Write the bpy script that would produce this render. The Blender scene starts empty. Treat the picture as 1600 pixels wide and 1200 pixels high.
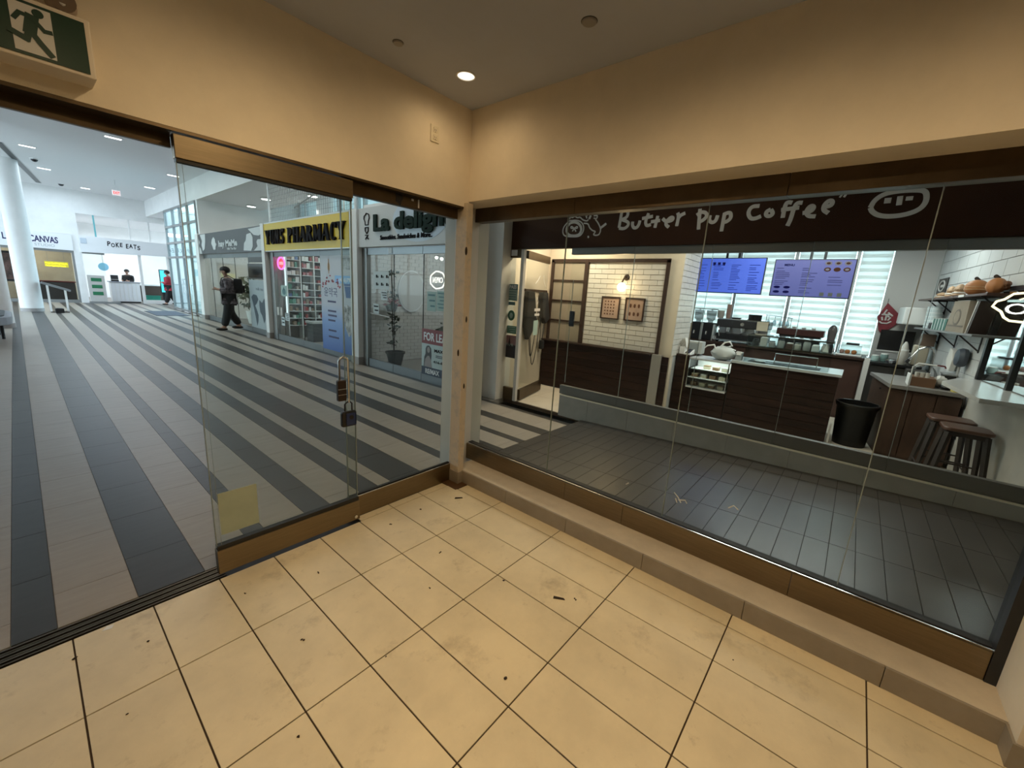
import bpy, bmesh, math, random
from mathutils import Vector, Matrix
random.seed(7)
PI = math.pi
SC = bpy.context.scene
COL = SC.collection

# ---------------------------------------------------------------- camera
def add_camera():
    cd = bpy.data.cameras.new('camera')
    cd.sensor_width = 36.0
    cd.lens = 636.65235 / 1600 * 36.0
    cd.clip_start = 0.02
    cd.clip_end = 300
    ob = bpy.data.objects.new('camera', cd)
    COL.objects.link(ob)
    yaw, pit, roll = 0.6898, -0.21757, 0.06325
    cy, sy, cp, sp = math.cos(yaw), math.sin(yaw), math.cos(pit), math.sin(pit)
    f = Vector((cy * cp, sy * cp, sp))
    r = Vector((sy, -cy, 0))
    u = r.cross(f)
    cr, sr = math.cos(roll), math.sin(roll)
    R = cr * r + sr * u
    U = -sr * r + cr * u
    m = Matrix((R, U, -f)).transposed().to_4x4()
    m.translation = (0.3488, -2.7284, 1.79424)
    ob.matrix_world = m
    SC.camera = ob
add_camera()

# ---------------------------------------------------------------- world, lights, exposure
SC.view_settings.view_transform = 'Standard'
SC.view_settings.look = 'None'
SC.view_settings.gamma = 1.0
SC.view_settings.use_curve_mapping = False
SC.view_settings.exposure = 0.0
ORD = ('first', 'second', 'third', 'fourth', 'fifth', 'sixth', 'seventh', 'eighth', 'ninth', 'tenth', 'eleventh', 'twelfth')
W = bpy.data.worlds.new('overcast_daylight')
SC.world = W
W.use_nodes = True
W.node_tree.nodes['Background'].inputs[0].default_value = (0.68, 0.87, 1.0, 1)
W.node_tree.nodes['Background'].inputs[1].default_value = 7.0
SC.cycles.max_bounces = 12
SC.cycles.diffuse_bounces = 5
SC.cycles.glossy_bounces = 5
SC.cycles.transmission_bounces = 8
SC.cycles.transparent_max_bounces = 32
SC.cycles.sample_clamp_indirect = 6.0
SC.cycles.caustics_reflective = False
SC.cycles.caustics_refractive = False

def area_light(name, loc, size, power, color, rot=(0, 0, 0), size_y=None, spread=None):
    l = bpy.data.lights.new(name, 'AREA')
    l.energy = power
    l.color = color
    l.shape = 'RECTANGLE'
    l.size = size
    l.size_y = size_y or size
    if spread: l.spread = spread
    o = bpy.data.objects.new(name, l)
    o.location = loc
    o.rotation_euler = rot
    COL.objects.link(o)
    return o
def spot_light(name, loc, power, color, angle=150, blend=0.6, radius=0.05, rot=(0, 0, 0)):
    l = bpy.data.lights.new(name, 'SPOT')
    l.energy = power
    l.color = color
    l.spot_size = math.radians(angle)
    l.spot_blend = blend
    l.shadow_soft_size = radius
    o = bpy.data.objects.new(name, l)
    o.location = loc
    o.rotation_euler = rot
    COL.objects.link(o)
    return o
WARM = (1.0, 0.72, 0.39)
COOL = (0.72, 0.88, 1.0)
# coffee shop: area lights added under the unseen ceiling, no fixtures
area_light('coffee_fill_light', (6.5, -1.8, 3.12), 0.5, 60, (1.0, 0.92, 0.82), size_y=2.6)
area_light('coffee_fill_light', (8.6, -2.2, 3.12), 0.6, 60, (0.95, 0.98, 1.0), size_y=2.4)
area_light('entrance_fill_light', (6.5, 1.3, 3.12), 0.4, 50, (1.0, 0.82, 0.60))
# ramp corridor: one dim area light added, without a fixture
area_light('corridor_fill_light', (4.4, -1.0, 3.3), 0.3, 6, (1.0, 0.88, 0.72))
# mall concourse: area lights added below the high ceiling, the nearest for the shopfronts
area_light('concourse_fill_light', (3.9, 6.5, 5.3), 0.6, 60, (1.0, 0.95, 0.88), size_y=6.0)
area_light('concourse_fill_light', (3.0, 15.0, 5.3), 0.8, 90, (0.9, 0.95, 1.0), size_y=7.0)
area_light('concourse_fill_light', (2.0, 24.0, 5.3), 2.0, 160, (0.72, 0.87, 1.0), size_y=5.0)
# shops along the concourse
area_light('sandwich_shop_lamp', (7.0, 4.2, 3.3), 1.2, 26, (0.95, 0.97, 1.0))
area_light('pharmacy_lamp', (6.6, 8.6, 4.3), 1.6, 50, (0.92, 0.97, 1.0))
area_light('milk_bar_lamp', (7.0, 14.4, 4.4), 2.0, 70, (1.0, 0.96, 0.9))
area_light('poke_shop_lamp', (4.6, 30.5, 4.0), 3.0, 150, (0.9, 0.95, 1.0))
area_light('studio_lamp', (0.8, 29.5, 3.0), 1.4, 50, (1.0, 0.9, 0.7))

# ---------------------------------------------------------------- materials
MATS = {}
def mat(name, col=(0.5, 0.5, 0.5), rough=0.5, metal=0.0, emit=None, estr=1.0, var=0.0, vscale=8.0, bump=0.0, bscale=40.0,
        spec=0.5, alpha=None, rnd=0.0, stretch=None, col2=None, lo=0.35, hi=0.65, coat=0.0, trans=0.0):
    if name in MATS: return MATS[name]
    m = bpy.data.materials.new(name)
    m.use_nodes = True
    nt = m.node_tree
    b = nt.nodes['Principled BSDF']
    b.inputs['Base Color'].default_value = (*col, 1)
    b.inputs['Roughness'].default_value = rough
    b.inputs['Metallic'].default_value = metal
    b.inputs['Specular IOR Level'].default_value = spec
    if coat: b.inputs['Coat Weight'].default_value = coat
    if trans: b.inputs['Transmission Weight'].default_value = trans
    if emit:
        b.inputs['Emission Color'].default_value = (*emit, 1)
        b.inputs['Emission Strength'].default_value = estr
    geo = None
    def pos():
        g = nt.nodes.new('ShaderNodeNewGeometry')
        if stretch:
            mp = nt.nodes.new('ShaderNodeMapping')
            mp.inputs['Scale'].default_value = stretch
            nt.links.new(g.outputs['Position'], mp.inputs['Vector'])
            return mp.outputs['Vector']
        return g.outputs['Position']
    src = None
    if var or col2:
        n = nt.nodes.new('ShaderNodeTexNoise')
        n.inputs['Scale'].default_value = vscale
        n.inputs['Detail'].default_value = 6
        n.inputs['Roughness'].default_value = 0.65
        nt.links.new(pos(), n.inputs['Vector'])
        cr = nt.nodes.new('ShaderNodeValToRGB')
        cr.color_ramp.elements[0].position = lo
        cr.color_ramp.elements[1].position = hi
        a = col2 if col2 else tuple(c * (1 - var) for c in col)
        z = col if col2 else tuple(min(1, c * (1 + var)) for c in col)
        cr.color_ramp.elements[0].color = (*a, 1)
        cr.color_ramp.elements[1].color = (*z, 1)
        nt.links.new(n.outputs['Fac'], cr.inputs['Fac'])
        src = cr.outputs['Color']
    if rnd:
        oi = nt.nodes.new('ShaderNodeObjectInfo')
        mr = nt.nodes.new('ShaderNodeMapRange')
        mr.inputs['To Min'].default_value = 1 - rnd
        mr.inputs['To Max'].default_value = 1 + rnd
        nt.links.new(oi.outputs['Random'], mr.inputs['Value'])
        hs = nt.nodes.new('ShaderNodeHueSaturation')
        nt.links.new(mr.outputs['Result'], hs.inputs['Value'])
        if src: nt.links.new(src, hs.inputs['Color'])
        else: hs.inputs['Color'].default_value = (*col, 1)
        src = hs.outputs['Color']
    if src: nt.links.new(src, b.inputs['Base Color'])
    if bump:
        n2 = nt.nodes.new('ShaderNodeTexNoise')
        n2.inputs['Scale'].default_value = bscale
        n2.inputs['Detail'].default_value = 4
        nt.links.new(pos(), n2.inputs['Vector'])
        bp = nt.nodes.new('ShaderNodeBump')
        bp.inputs['Strength'].default_value = bump
        bp.inputs['Distance'].default_value = 0.01
        nt.links.new(n2.outputs['Fac'], bp.inputs['Height'])
        nt.links.new(bp.outputs['Normal'], b.inputs['Normal'])
    MATS[name] = m
    return m
def glass_mat(name, tint, ior=1.45, rough=0.0, haze=0.0, hazecol=(0.8, 0.85, 0.85)):
    if name in MATS: return MATS[name]
    m = bpy.data.materials.new(name)
    m.use_nodes = True
    nt = m.node_tree
    nt.nodes.remove(nt.nodes['Principled BSDF'])
    out = nt.nodes['Material Output']
    t = nt.nodes.new('ShaderNodeBsdfTransparent'); t.inputs[0].default_value = (*tint, 1)
    g = nt.nodes.new('ShaderNodeBsdfGlossy'); g.inputs['Roughness'].default_value = rough
    fr = nt.nodes.new('ShaderNodeFresnel')
    # the sheet is thin and bends no light, so both of its faces reflect like an outer face
    ge = nt.nodes.new('ShaderNodeNewGeometry'); mr = nt.nodes.new('ShaderNodeMapRange')
    mr.inputs['To Min'].default_value = ior; mr.inputs['To Max'].default_value = 1 / ior
    nt.links.new(ge.outputs['Backfacing'], mr.inputs['Value']); nt.links.new(mr.outputs['Result'], fr.inputs[0])
    mx = nt.nodes.new('ShaderNodeMixShader')
    base = t.outputs[0]
    if haze:
        d = nt.nodes.new('ShaderNodeBsdfDiffuse'); d.inputs[0].default_value = (*hazecol, 1)
        m2 = nt.nodes.new('ShaderNodeMixShader'); m2.inputs[0].default_value = haze
        nt.links.new(base, m2.inputs[1]); nt.links.new(d.outputs[0], m2.inputs[2])
        base = m2.outputs[0]
    nt.links.new(fr.outputs[0], mx.inputs[0])
    nt.links.new(base, mx.inputs[1]); nt.links.new(g.outputs[0], mx.inputs[2])
    nt.links.new(mx.outputs[0], out.inputs[0])
    MATS[name] = m
    return m
def emit_mat(name, col, s):
    if name in MATS: return MATS[name]
    m = bpy.data.materials.new(name)
    m.use_nodes = True
    nt = m.node_tree
    nt.nodes.remove(nt.nodes['Principled BSDF'])
    e = nt.nodes.new('ShaderNodeEmission')
    e.inputs[0].default_value = (*col, 1); e.inputs[1].default_value = s
    nt.links.new(e.outputs[0], nt.nodes['Material Output'].inputs[0])
    MATS[name] = m
    return m

# ---------------------------------------------------------------- mesh helpers
class MB:
    def __init__(s): s.v = []; s.f = []
    def add(s, vs, fs):
        o = len(s.v); s.v += [tuple(v) for v in vs]; s.f += [tuple(i + o for i in f) for f in fs]; return s
    def box(s, x0, x1, y0, y1, z0, z1):
        if x0 > x1: x0, x1 = x1, x0
        if y0 > y1: y0, y1 = y1, y0
        if z0 > z1: z0, z1 = z1, z0
        return s.add([(x0,y0,z0),(x1,y0,z0),(x1,y1,z0),(x0,y1,z0),(x0,y0,z1),(x1,y0,z1),(x1,y1,z1),(x0,y1,z1)],
                     [(0,3,2,1),(4,5,6,7),(0,1,5,4),(1,2,6,5),(2,3,7,6),(3,0,4,7)])
    def rbox(s, x0, x1, y0, y1, z0, z1, b):
        # box with chamfered edges
        bm = bmesh.new()
        bmesh.ops.create_cube(bm, size=1)
        for v in bm.verts:
            v.co = Vector(((x0+x1)/2 + v.co.x*abs(x1-x0), (y0+y1)/2 + v.co.y*abs(y1-y0), (z0+z1)/2 + v.co.z*abs(z1-z0)))
        bmesh.ops.bevel(bm, geom=list(bm.edges), offset=b, segments=2, affect='EDGES', profile=0.5)
        return s.frombm(bm)
    def frombm(s, bm, M=None):
        bm.verts.ensure_lookup_table()
        for i, v in enumerate(bm.verts): v.index = i
        vs = [tuple((M @ v.co) if M else v.co) for v in bm.verts]
        fs = [tuple(v.index for v in f.verts) for f in bm.faces]
        bm.free()
        return s.add(vs, fs)
    def xf(s, M, start=0):
        s.v = s.v[:start] + [tuple(M @ Vector(v)) for v in s.v[start:]]; return s
    def obox(s, c, size, M=None):
        a = len(s.v); hx, hy, hz = (q / 2 for q in size)
        s.box(-hx, hx, -hy, hy, -hz, hz)
        T = Matrix.Translation(c) @ (M.to_4x4() if M else Matrix())
        return s.xf(T, a)
    def tube(s, pts, r, n=8, closed=False, flat=None):
        pts = [Vector(p) for p in pts]; k = len(pts)
        rs = r if isinstance(r, (list, tuple)) else [r] * k
        rings = []; up = None
        for i, p in enumerate(pts):
            if closed: d = pts[(i + 1) % k] - pts[i - 1]
            else: d = pts[min(i + 1, k - 1)] - pts[max(i - 1, 0)]
            if d.length < 1e-9: d = Vector((0, 0, 1))
            d.normalize()
            if up is None:
                up = Vector((0, 0, 1)) if abs(d.z) < 0.9 else Vector((1, 0, 0))
            a = d.cross(up)
            if a.length < 1e-6: a = d.orthogonal()
            a.normalize(); b = a.cross(d); up = b
            ring = []
            for j in range(n):
                q = p + rs[i] * (math.cos(2*PI*j/n) * a + math.sin(2*PI*j/n) * b)
                if flat: q = Vector((p.x + (q.x - p.x) * flat[0], p.y + (q.y - p.y) * flat[1], p.z + (q.z - p.z) * flat[2]))
                ring.append(q)
            rings.append(ring)
        vs = [v for ring in rings for v in ring]; fs = []
        m = k if closed else k - 1
        for i in range(m):
            i2 = (i + 1) % k
            for j in range(n):
                j2 = (j + 1) % n
                fs.append((i*n+j, i*n+j2, i2*n+j2, i2*n+j))
        if not closed:
            fs.append(tuple(range(n))[::-1]); fs.append(tuple((k-1)*n + j for j in range(n)))
        return s.add(vs, fs)
    def lathe(s, prof, c=(0, 0, 0), n=20, axis='z', cap=True):
        vs = []; fs = []; k = len(prof)
        for r, h in prof:
            for j in range(n):
                a = 2 * PI * j / n
                x, y = r * math.cos(a), r * math.sin(a)
                if axis == 'z': vs.append((c[0]+x, c[1]+y, c[2]+h))
                elif axis == 'x': vs.append((c[0]+h, c[1]+x, c[2]+y))
                else: vs.append((c[0]+x, c[1]+h, c[2]+y))
        for i in range(k - 1):
            for j in range(n):
                j2 = (j + 1) % n
                fs.append((i*n+j, i*n+j2, (i+1)*n+j2, (i+1)*n+j))
        if cap:
            fs.append(tuple(range(n))[::-1]); fs.append(tuple((k-1)*n + j for j in range(n)))
        return s.add(vs, fs)
    def sphere(s, c, r, nu=14, nv=8):
        if not isinstance(r, (list, tuple)): r = (r, r, r)
        vs = []; fs = []
        for i in range(nv + 1):
            t = PI * i / nv
            for j in range(nu):
                a = 2 * PI * j / nu
                vs.append((c[0]+r[0]*math.sin(t)*math.cos(a), c[1]+r[1]*math.sin(t)*math.sin(a), c[2]+r[2]*math.cos(t)))
        for i in range(nv):
            for j in range(nu):
                j2 = (j + 1) % nu
                fs.append((i*nu+j, (i+1)*nu+j, (i+1)*nu+j2, i*nu+j2))
        return s.add(vs, fs)
    def prism(s, poly, axis, d0, d1):
        # poly: 2-D outline; axis x -> (y,z), y -> (x,z), z -> (x,y)
        def P(p, d):
            return (d, p[0], p[1]) if axis == 'x' else (p[0], d, p[1]) if axis == 'y' else (p[0], p[1], d)
        n = len(poly)
        vs = [P(p, d0) for p in poly] + [P(p, d1) for p in poly]
        fs = [tuple(range(n))[::-1], tuple(range(n, 2*n))]
        for i in range(n):
            j = (i + 1) % n
            fs.append((i, j, n + j, n + i))
        return s.add(vs, fs)
    def quad(s, a, b, c, d): return s.add([a, b, c, d], [(0, 1, 2, 3)])
    def disc(s, c, ry, rz, x0, x1, n=20):   # flat ellipse in the y-z plane with thickness
        return s.prism([(c[0]+ry*math.cos(2*PI*i/n), c[1]+rz*math.sin(2*PI*i/n)) for i in range(n)], 'x', x0, x1)
    def mesh(s, name):
        me = bpy.data.meshes.new(name)
        me.from_pydata(s.v, [], s.f)
        bm = bmesh.new(); bm.from_mesh(me)
        bmesh.ops.recalc_face_normals(bm, faces=bm.faces)
        bm.to_mesh(me); bm.free()
        return me
WM = {}
def wm(o): return WM.get(o.name, Matrix()) if o else Matrix()
def build(mb, name, m, parent=None, local=False, smooth=False, bev=0.0, **props):
    me = mb.mesh(name) if isinstance(mb, MB) else mb
    if parent and not local:
        inv = wm(parent).inverted()
        if inv != Matrix(): me.transform(inv)
    if not me.materials: me.materials.append(m)
    if smooth:
        for p in me.polygons: p.use_smooth = True
        try: me.set_sharp_from_angle(angle=math.radians(40))
        except Exception: pass
    o = bpy.data.objects.new(name, me)
    COL.objects.link(o)
    if parent:
        o.parent = parent
        WM[o.name] = wm(parent)
    if bev:
        b = o.modifiers.new('edge', 'BEVEL'); b.width = bev; b.segments = 2; b.limit_method = 'ANGLE'
    for k, v in props.items(): o[k] = v
    return o
def thing(name, label, cat, loc=(0, 0, 0), rz=0.0, group=None):
    o = bpy.data.objects.new(name, None)
    o.empty_display_size = 0.05
    COL.objects.link(o)
    o.location = loc
    o.rotation_euler = (0, 0, rz)
    WM[o.name] = Matrix.Translation(loc) @ Matrix.Rotation(rz, 4, 'Z')
    o['label'] = label; o['category'] = cat
    if group: o['group'] = group
    return o
def single(mb, name, m, label, cat, group=None, smooth=False, bev=0.0):
    # a thing that is one mesh: origin moved to the centre of its base
    me = mb.mesh(name) if isinstance(mb, MB) else mb
    xs = [v.co.x for v in me.vertices]; ys = [v.co.y for v in me.vertices]; zs = [v.co.z for v in me.vertices]
    c = Vector(((min(xs)+max(xs))/2, (min(ys)+max(ys))/2, min(zs)))
    me.transform(Matrix.Translation(-c))
    o = build(me, name, m, smooth=smooth, bev=bev)
    o.location = c
    o['label'] = label; o['category'] = cat
    if group: o['group'] = group
    return o
def struct(mb, name, m, parent=None, smooth=False, bev=0.0):
    o = build(mb, name, m, parent, smooth=smooth, bev=bev)
    if not parent: o['kind'] = 'structure'
    return o
def sroot(name):
    o = bpy.data.objects.new(name, None); COL.objects.link(o); o['kind'] = 'structure'; WM[o.name] = Matrix()
    return o
def dup(root, loc, rz=None, label=None, group=None):
    r = root.copy(); COL.objects.link(r); r.location = loc
    if rz is not None: r.rotation_euler = (0, 0, rz)
    if label: r['label'] = label
    if group: r['group'] = group
    for ch in list(root.children):
        c = ch.copy(); COL.objects.link(c); c.parent = r
        for g in list(ch.children):
            d = g.copy(); COL.objects.link(d); d.parent = c
    return r
PIECE = {}
def piece(name, key, mk, m, loc, parent, rot=None):
    # alike pieces share one mesh
    k = (name, key, m.name)
    if k not in PIECE:
        me = mk().mesh(name); me.materials.append(m); PIECE[k] = me
    o = bpy.data.objects.new(name, PIECE[k]); COL.objects.link(o)
    o.parent = parent
    M = Matrix.Translation(loc) @ (rot.to_4x4() if rot else Matrix())
    o.matrix_local = wm(parent).inverted() @ M
    return o
# lettering: on a wall that faces -x (the text runs towards -y) or one that faces -y (runs towards +x)
FACE = {'-x': Matrix(((0, 0, -1), (-1, 0, 0), (0, 1, 0))), '-y': Matrix(((1, 0, 0), (0, 0, -1), (0, 1, 0))),
        '+x': Matrix(((0, 0, 1), (1, 0, 0), (0, 1, 0)))}
def text(s, name, m, face, loc, height, width=None, parent=None, bold=0.0, depth=0.004, shear=0.0, align='CENTER', spacing=1.0, split=False):
    cu = bpy.data.curves.new(name, 'FONT')
    cu.body = s; cu.size = 1.0; cu.align_x = align; cu.align_y = 'BOTTOM_BASELINE'
    cu.offset = bold; cu.extrude = 0.5; cu.shear = shear; cu.space_character = spacing
    cu.resolution_u = 3
    t = bpy.data.objects.new(name, cu)
    COL.objects.link(t)
    me = bpy.data.meshes.new_from_object(t)
    bpy.data.objects.remove(t); bpy.data.curves.remove(cu)
    if not me.vertices: return None
    ys = [v.co.y for v in me.vertices]; xs = [v.co.x for v in me.vertices]
    cap = 0.70
    sy = height / cap
    sx = sy if not width else width / max(1e-6, max(xs) - min(xs))
    me.transform(Matrix.Diagonal((sx, sy, depth, 1)))
    if split:
        # one object per letter: islands that overlap along the line (the dot of an i) stay together
        par = list(range(len(me.vertices)))
        def find(a):
            while par[a] != a:
                par[a] = par[par[a]]; a = par[a]
            return a
        for e in me.edges: par[find(e.vertices[0])] = find(e.vertices[1])
        isl = {}
        for v in me.vertices: isl.setdefault(find(v.index), []).append(v.index)
        spans = sorted((min(me.vertices[i].co.x for i in vs), max(me.vertices[i].co.x for i in vs), set(vs)) for vs in isl.values() if vs)
        groups = []
        for a, b, vs in spans:
            if groups and a < groups[-1][1] - 0.35 * min(b - a, groups[-1][1] - groups[-1][0]): groups[-1][1] = max(b, groups[-1][1]); groups[-1][2] |= vs
            else: groups.append([a, b, set(vs)])
        M = Matrix.Translation(loc) @ FACE[face].to_4x4()
        for a, b, vs in groups:
            idx = sorted(vs); mp = {q: k for k, q in enumerate(idx)}
            mb = MB()
            mb.add([tuple(M @ me.vertices[i].co) for i in idx], [tuple(mp[i] for i in pl.vertices) for pl in me.polygons if pl.vertices[0] in vs])
            build(mb, name, m, parent)
        bpy.data.meshes.remove(me)
        return None
    me.transform(Matrix.Translation(loc) @ FACE[face].to_4x4())
    me.materials.clear()
    return build(me, name, m, parent)
# ---------------------------------------------------------------- shared materials
M_wall = mat('cream_drywall', (0.86, 0.765, 0.62), 0.75, var=0.04, vscale=3, bump=0.08, bscale=220)
M_wallw = mat('white_paint', (0.80, 0.80, 0.79), 0.6, var=0.03, vscale=2)
M_ceil = mat('grey_ceiling_paint', (0.46, 0.495, 0.60), 0.8, var=0.03, vscale=2)
M_mceil = mat('white_ceiling_paint', (0.82, 0.82, 0.83), 0.7)
M_tile = mat('beige_tile', (0.76, 0.65, 0.45), 0.42, var=0.09, vscale=2.2, bump=0.04, bscale=160, rnd=0.03)
# worn patches and smudges trodden into the tiles
nt = M_tile.node_tree; bsdf = nt.nodes['Principled BSDF']; base = bsdf.inputs['Base Color'].links[0].from_socket
gp = nt.nodes.new('ShaderNodeNewGeometry')
for sc, lo, hi, col, amt in ((2.4, 0.58, 0.80, (0.24, 0.17, 0.09, 1), 0.65), (11.0, 0.60, 0.80, (0.30, 0.22, 0.12, 1), 0.5), (70.0, 0.66, 0.74, (0.16, 0.10, 0.05, 1), 0.35)):
    n = nt.nodes.new('ShaderNodeTexNoise'); n.inputs['Scale'].default_value = sc; n.inputs['Detail'].default_value = 7; n.inputs['Roughness'].default_value = 0.7
    nt.links.new(gp.outputs['Position'], n.inputs['Vector'])
    mr = nt.nodes.new('ShaderNodeMapRange'); mr.inputs['From Min'].default_value = lo; mr.inputs['From Max'].default_value = hi; mr.inputs['To Max'].default_value = amt
    nt.links.new(n.outputs['Fac'], mr.inputs['Value'])
    mx = nt.nodes.new('ShaderNodeMixRGB'); mx.inputs['Color2'].default_value = col
    nt.links.new(mr.outputs['Result'], mx.inputs['Fac']); nt.links.new(base, mx.inputs['Color1'])
    base = mx.outputs['Color']
nt.links.new(base, bsdf.inputs['Base Color'])
M_grout = mat('dark_grout', (0.055, 0.034, 0.018), 0.9)
M_bronze = mat('bronze_metal', (0.24, 0.19, 0.125), 0.36, 1.0, var=0.08, vscale=6, stretch=(1, 1, 18))
M_bronzed = mat('dark_bronze_metal', (0.13, 0.095, 0.060), 0.40, 1.0, var=0.15, vscale=5)
M_black = mat('black_plastic', (0.012, 0.012, 0.014), 0.35)
M_rubber = mat('black_gasket', (0.015, 0.014, 0.013), 0.6)
M_steel = mat('brushed_steel', (0.55, 0.55, 0.55), 0.30, 1.0)
M_chrome = mat('chrome', (0.75, 0.75, 0.75), 0.12, 1.0)
M_greyt = mat('grey_base_tile', (0.31, 0.265, 0.21), 0.5, var=0.08, vscale=6)
M_glass = glass_mat('clear_glass', (0.95, 0.97, 0.96), ior=1.15)
M_glassn = glass_mat('near_glass', (0.91, 0.93, 0.90), ior=1.17)
M_edge = mat('glass_edge', (0.26, 0.30, 0.27), 0.4)
M_white = mat('white_plastic', (0.82, 0.82, 0.80), 0.4)
M_dirt = mat('dirt', (0.03, 0.018, 0.01), 0.9)

# ================================================================ THE ROOM
# floor: 0.305 x 0.618 tiles laid with recessed joints
floor = struct(MB().box(-8.0, 2.865, -9.0, -0.06, -0.06, -0.006), 'floor', M_grout)
for i in range(-5, 9):
    x0 = i * 0.305
    x1 = x0 + 0.305 if i < 9 else 2.865
    for j in range(0, 8):
        y1 = -0.618 * j if j else -0.064
        y0 = -0.618 * (j + 1)
        if j > 5 and i > 6: continue
        w, l = x1 - x0 - 0.0065, y1 - y0 - 0.0065
        piece('floor_tile', (round(w, 3), round(l, 3)), lambda w=w, l=l: MB().rbox(-w/2, w/2, -l/2, l/2, -0.008, 0.0, 0.0012), M_tile, ((x0+x1)/2, (y0+y1)/2, 0), floor)
for j in range(0, 6):
    y1 = -0.618 * j if j else -0.18
    y0 = -0.618 * (j + 1)
    l = y1 - y0 - 0.0065
    piece('floor_tile', ('edge', round(l, 3)), lambda l=l: MB().rbox(-0.059, 0.059, -l/2, l/2, -0.008, 0.0, 0.0012), M_tile, (2.807, (y0+y1)/2, 0), floor)
for x0, x1 in ((1.842, 2.135), (2.135, 2.44), (2.44, 2.72)):
    piece('floor_tile', ('sill', round(x1 - x0, 3)), lambda w=x1-x0-0.0065: MB().rbox(-w/2, w/2, -0.036, 0.036, -0.008, 0.0, 0.0012), M_tile, ((x0+x1)/2, -0.026, 0), floor)
# door track sunk in the floor
track = sroot('trim_1')
for k in range(6):
    y = -0.052 + k * 0.021
    build(MB().box(-3.2, 0.955, y, y + 0.013, -0.03, 0.003 if k % 2 else 0.0), 'track_rib', M_bronzed, track)
build(MB().box(-3.2, 2.82, -0.058, 0.075, -0.06, -0.010), 'track_bed', M_rubber, track)

ceiling = struct(MB().box(-8.1, 2.95, -9.1, 0.0, 3.2, 3.3), 'ceiling', M_ceil)
struct(MB().box(-8.1, 2.87, -0.06, 0.14, 2.47, 3.3).box(-8.1, -3.2, -0.06, 0.14, 0, 2.47), 'wall_left', M_wall)
struct(MB().box(2.87, 3.25, -3.54, 0.14, 2.52, 3.3), 'wall_right', M_wall)
struct(MB().box(-8.1, 3.25, -9.2, -9.0, -0.05, 3.3), 'wall_back', M_wall)
struct(MB().box(-8.2, -8.0, -9.1, 0.1, -0.05, 3.3), 'wall_side', M_wall)
# pier that ends the glazed side (lower right)
pier = struct(MB().box(2.765, 3.25, -9.0, -3.54, 0.0, 3.2), 'wall_pier', M_wall)
bp = sroot('baseboard_pier')
build(MB().box(2.753, 2.765, -5.4, -3.54, 0.0, 0.12), 'baseboard_tile', M_greyt, bp)
build(MB().box(2.753, 2.87, -3.54, -3.53, 0.0, 0.12), 'baseboard_tile', M_greyt, bp)
# curb under the glass with its tiled face
curb = struct(MB().box(2.878, 3.14, -3.54, 0.02, 0.0, 0.122), 'trim_2', mat('curb_paint', (0.62, 0.54, 0.43), 0.6, var=0.08, vscale=5))
br = sroot('baseboard_right')
ys = [-0.09, -0.66, -1.28, -1.90, -2.52, -3.14, -3.54]
for a, b in zip(ys, ys[1:]):
    build(MB().rbox(2.864, 2.880, b + 0.0015, a - 0.0015, 0.0, 0.120, 0.002), 'baseboard_tile', M_greyt, br)
# corner post, worn and chipped
M_post = mat('worn_post', (0.62, 0.52, 0.40), 0.7, var=0.22, vscale=14, bump=0.35, bscale=60, col2=(0.46, 0.42, 0.37), lo=0.3, hi=0.5)
post = struct(MB().box(2.815, 2.885, -0.10, 0.03, 0.0, 2.50), 'trim_3', M_post, bev=0.004)
build(MB().box(2.808, 2.87, -0.108, 0.02, 0.0, 0.115), 'post_shoe', M_greyt, post)
build(MB().box(2.72, 2.864, -0.178, 0.02, 0.0005, 0.004), 'floor_plate', mat('stained_plate', (0.14, 0.075, 0.035), 0.5, 0.4), post)
for (x, y, z, s) in ((2.815, -0.05, 1.25, 0.02), (2.85, -0.10, 0.95, 0.016), (2.85, -0.10, 1.55, 0.018), (2.82, -0.10, 2.12, 0.022)):
    build(MB().sphere((x, y, z), (s*0.5, s*0.5, s*1.6), 8, 5), 'knot', M_dirt, post)
# white column outside the corner
struct(MB().box(2.885, 3.30, 0.105, 0.245, 0.0, 3.3), 'wall_column', M_wallw)

# sliding glass door
d1 = sroot('door_1')
build(MB().box(0.928, 1.832, -0.036, -0.024, 0.19, 2.36), 'glass_pane', M_glassn, d1)
build(MB().box(0.924, 0.928, -0.037, -0.023, 0.19, 2.36), 'glass_edge', M_edge, d1)
build(MB().box(0.948, 0.950, -0.0375, -0.0365, 0.19, 2.36), 'edge_line', M_edge, d1)
build(MB().box(1.832, 1.836, -0.037, -0.023, 0.19, 2.36), 'glass_edge', M_edge, d1)
build(MB().rbox(0.920, 1.840, -0.056, -0.004, 2.338, 2.445, 0.003), 'top_rail', M_bronze, d1)
build(MB().rbox(0.920, 1.840, -0.056, -0.004, 0.022, 0.178, 0.003), 'bottom_rail', M_bronze, d1)
build(MB().box(0.925, 1.836, -0.050, -0.010, 0.178, 0.206).box(0.925, 1.836, -0.050, -0.010, 2.322, 2.338), 'gasket', M_rubber, d1)
build(MB().lathe([(0.0, 0.006), (0.012, 0.004), (0.013, 0.0)], (1.806, -0.062, 0.05), 12, 'y'), 'bolt', M_chrome, d1)
single(MB().box(0.958, 1.165, -0.018, -0.0165, 0.255, 0.528), 'paper_sheet', mat('yellowed_paper', (0.60, 0.64, 0.60), 0.8, var=0.05, vscale=9),
       'square yellowed paper sheet stuck low on the sliding glass door', 'paper')
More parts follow.
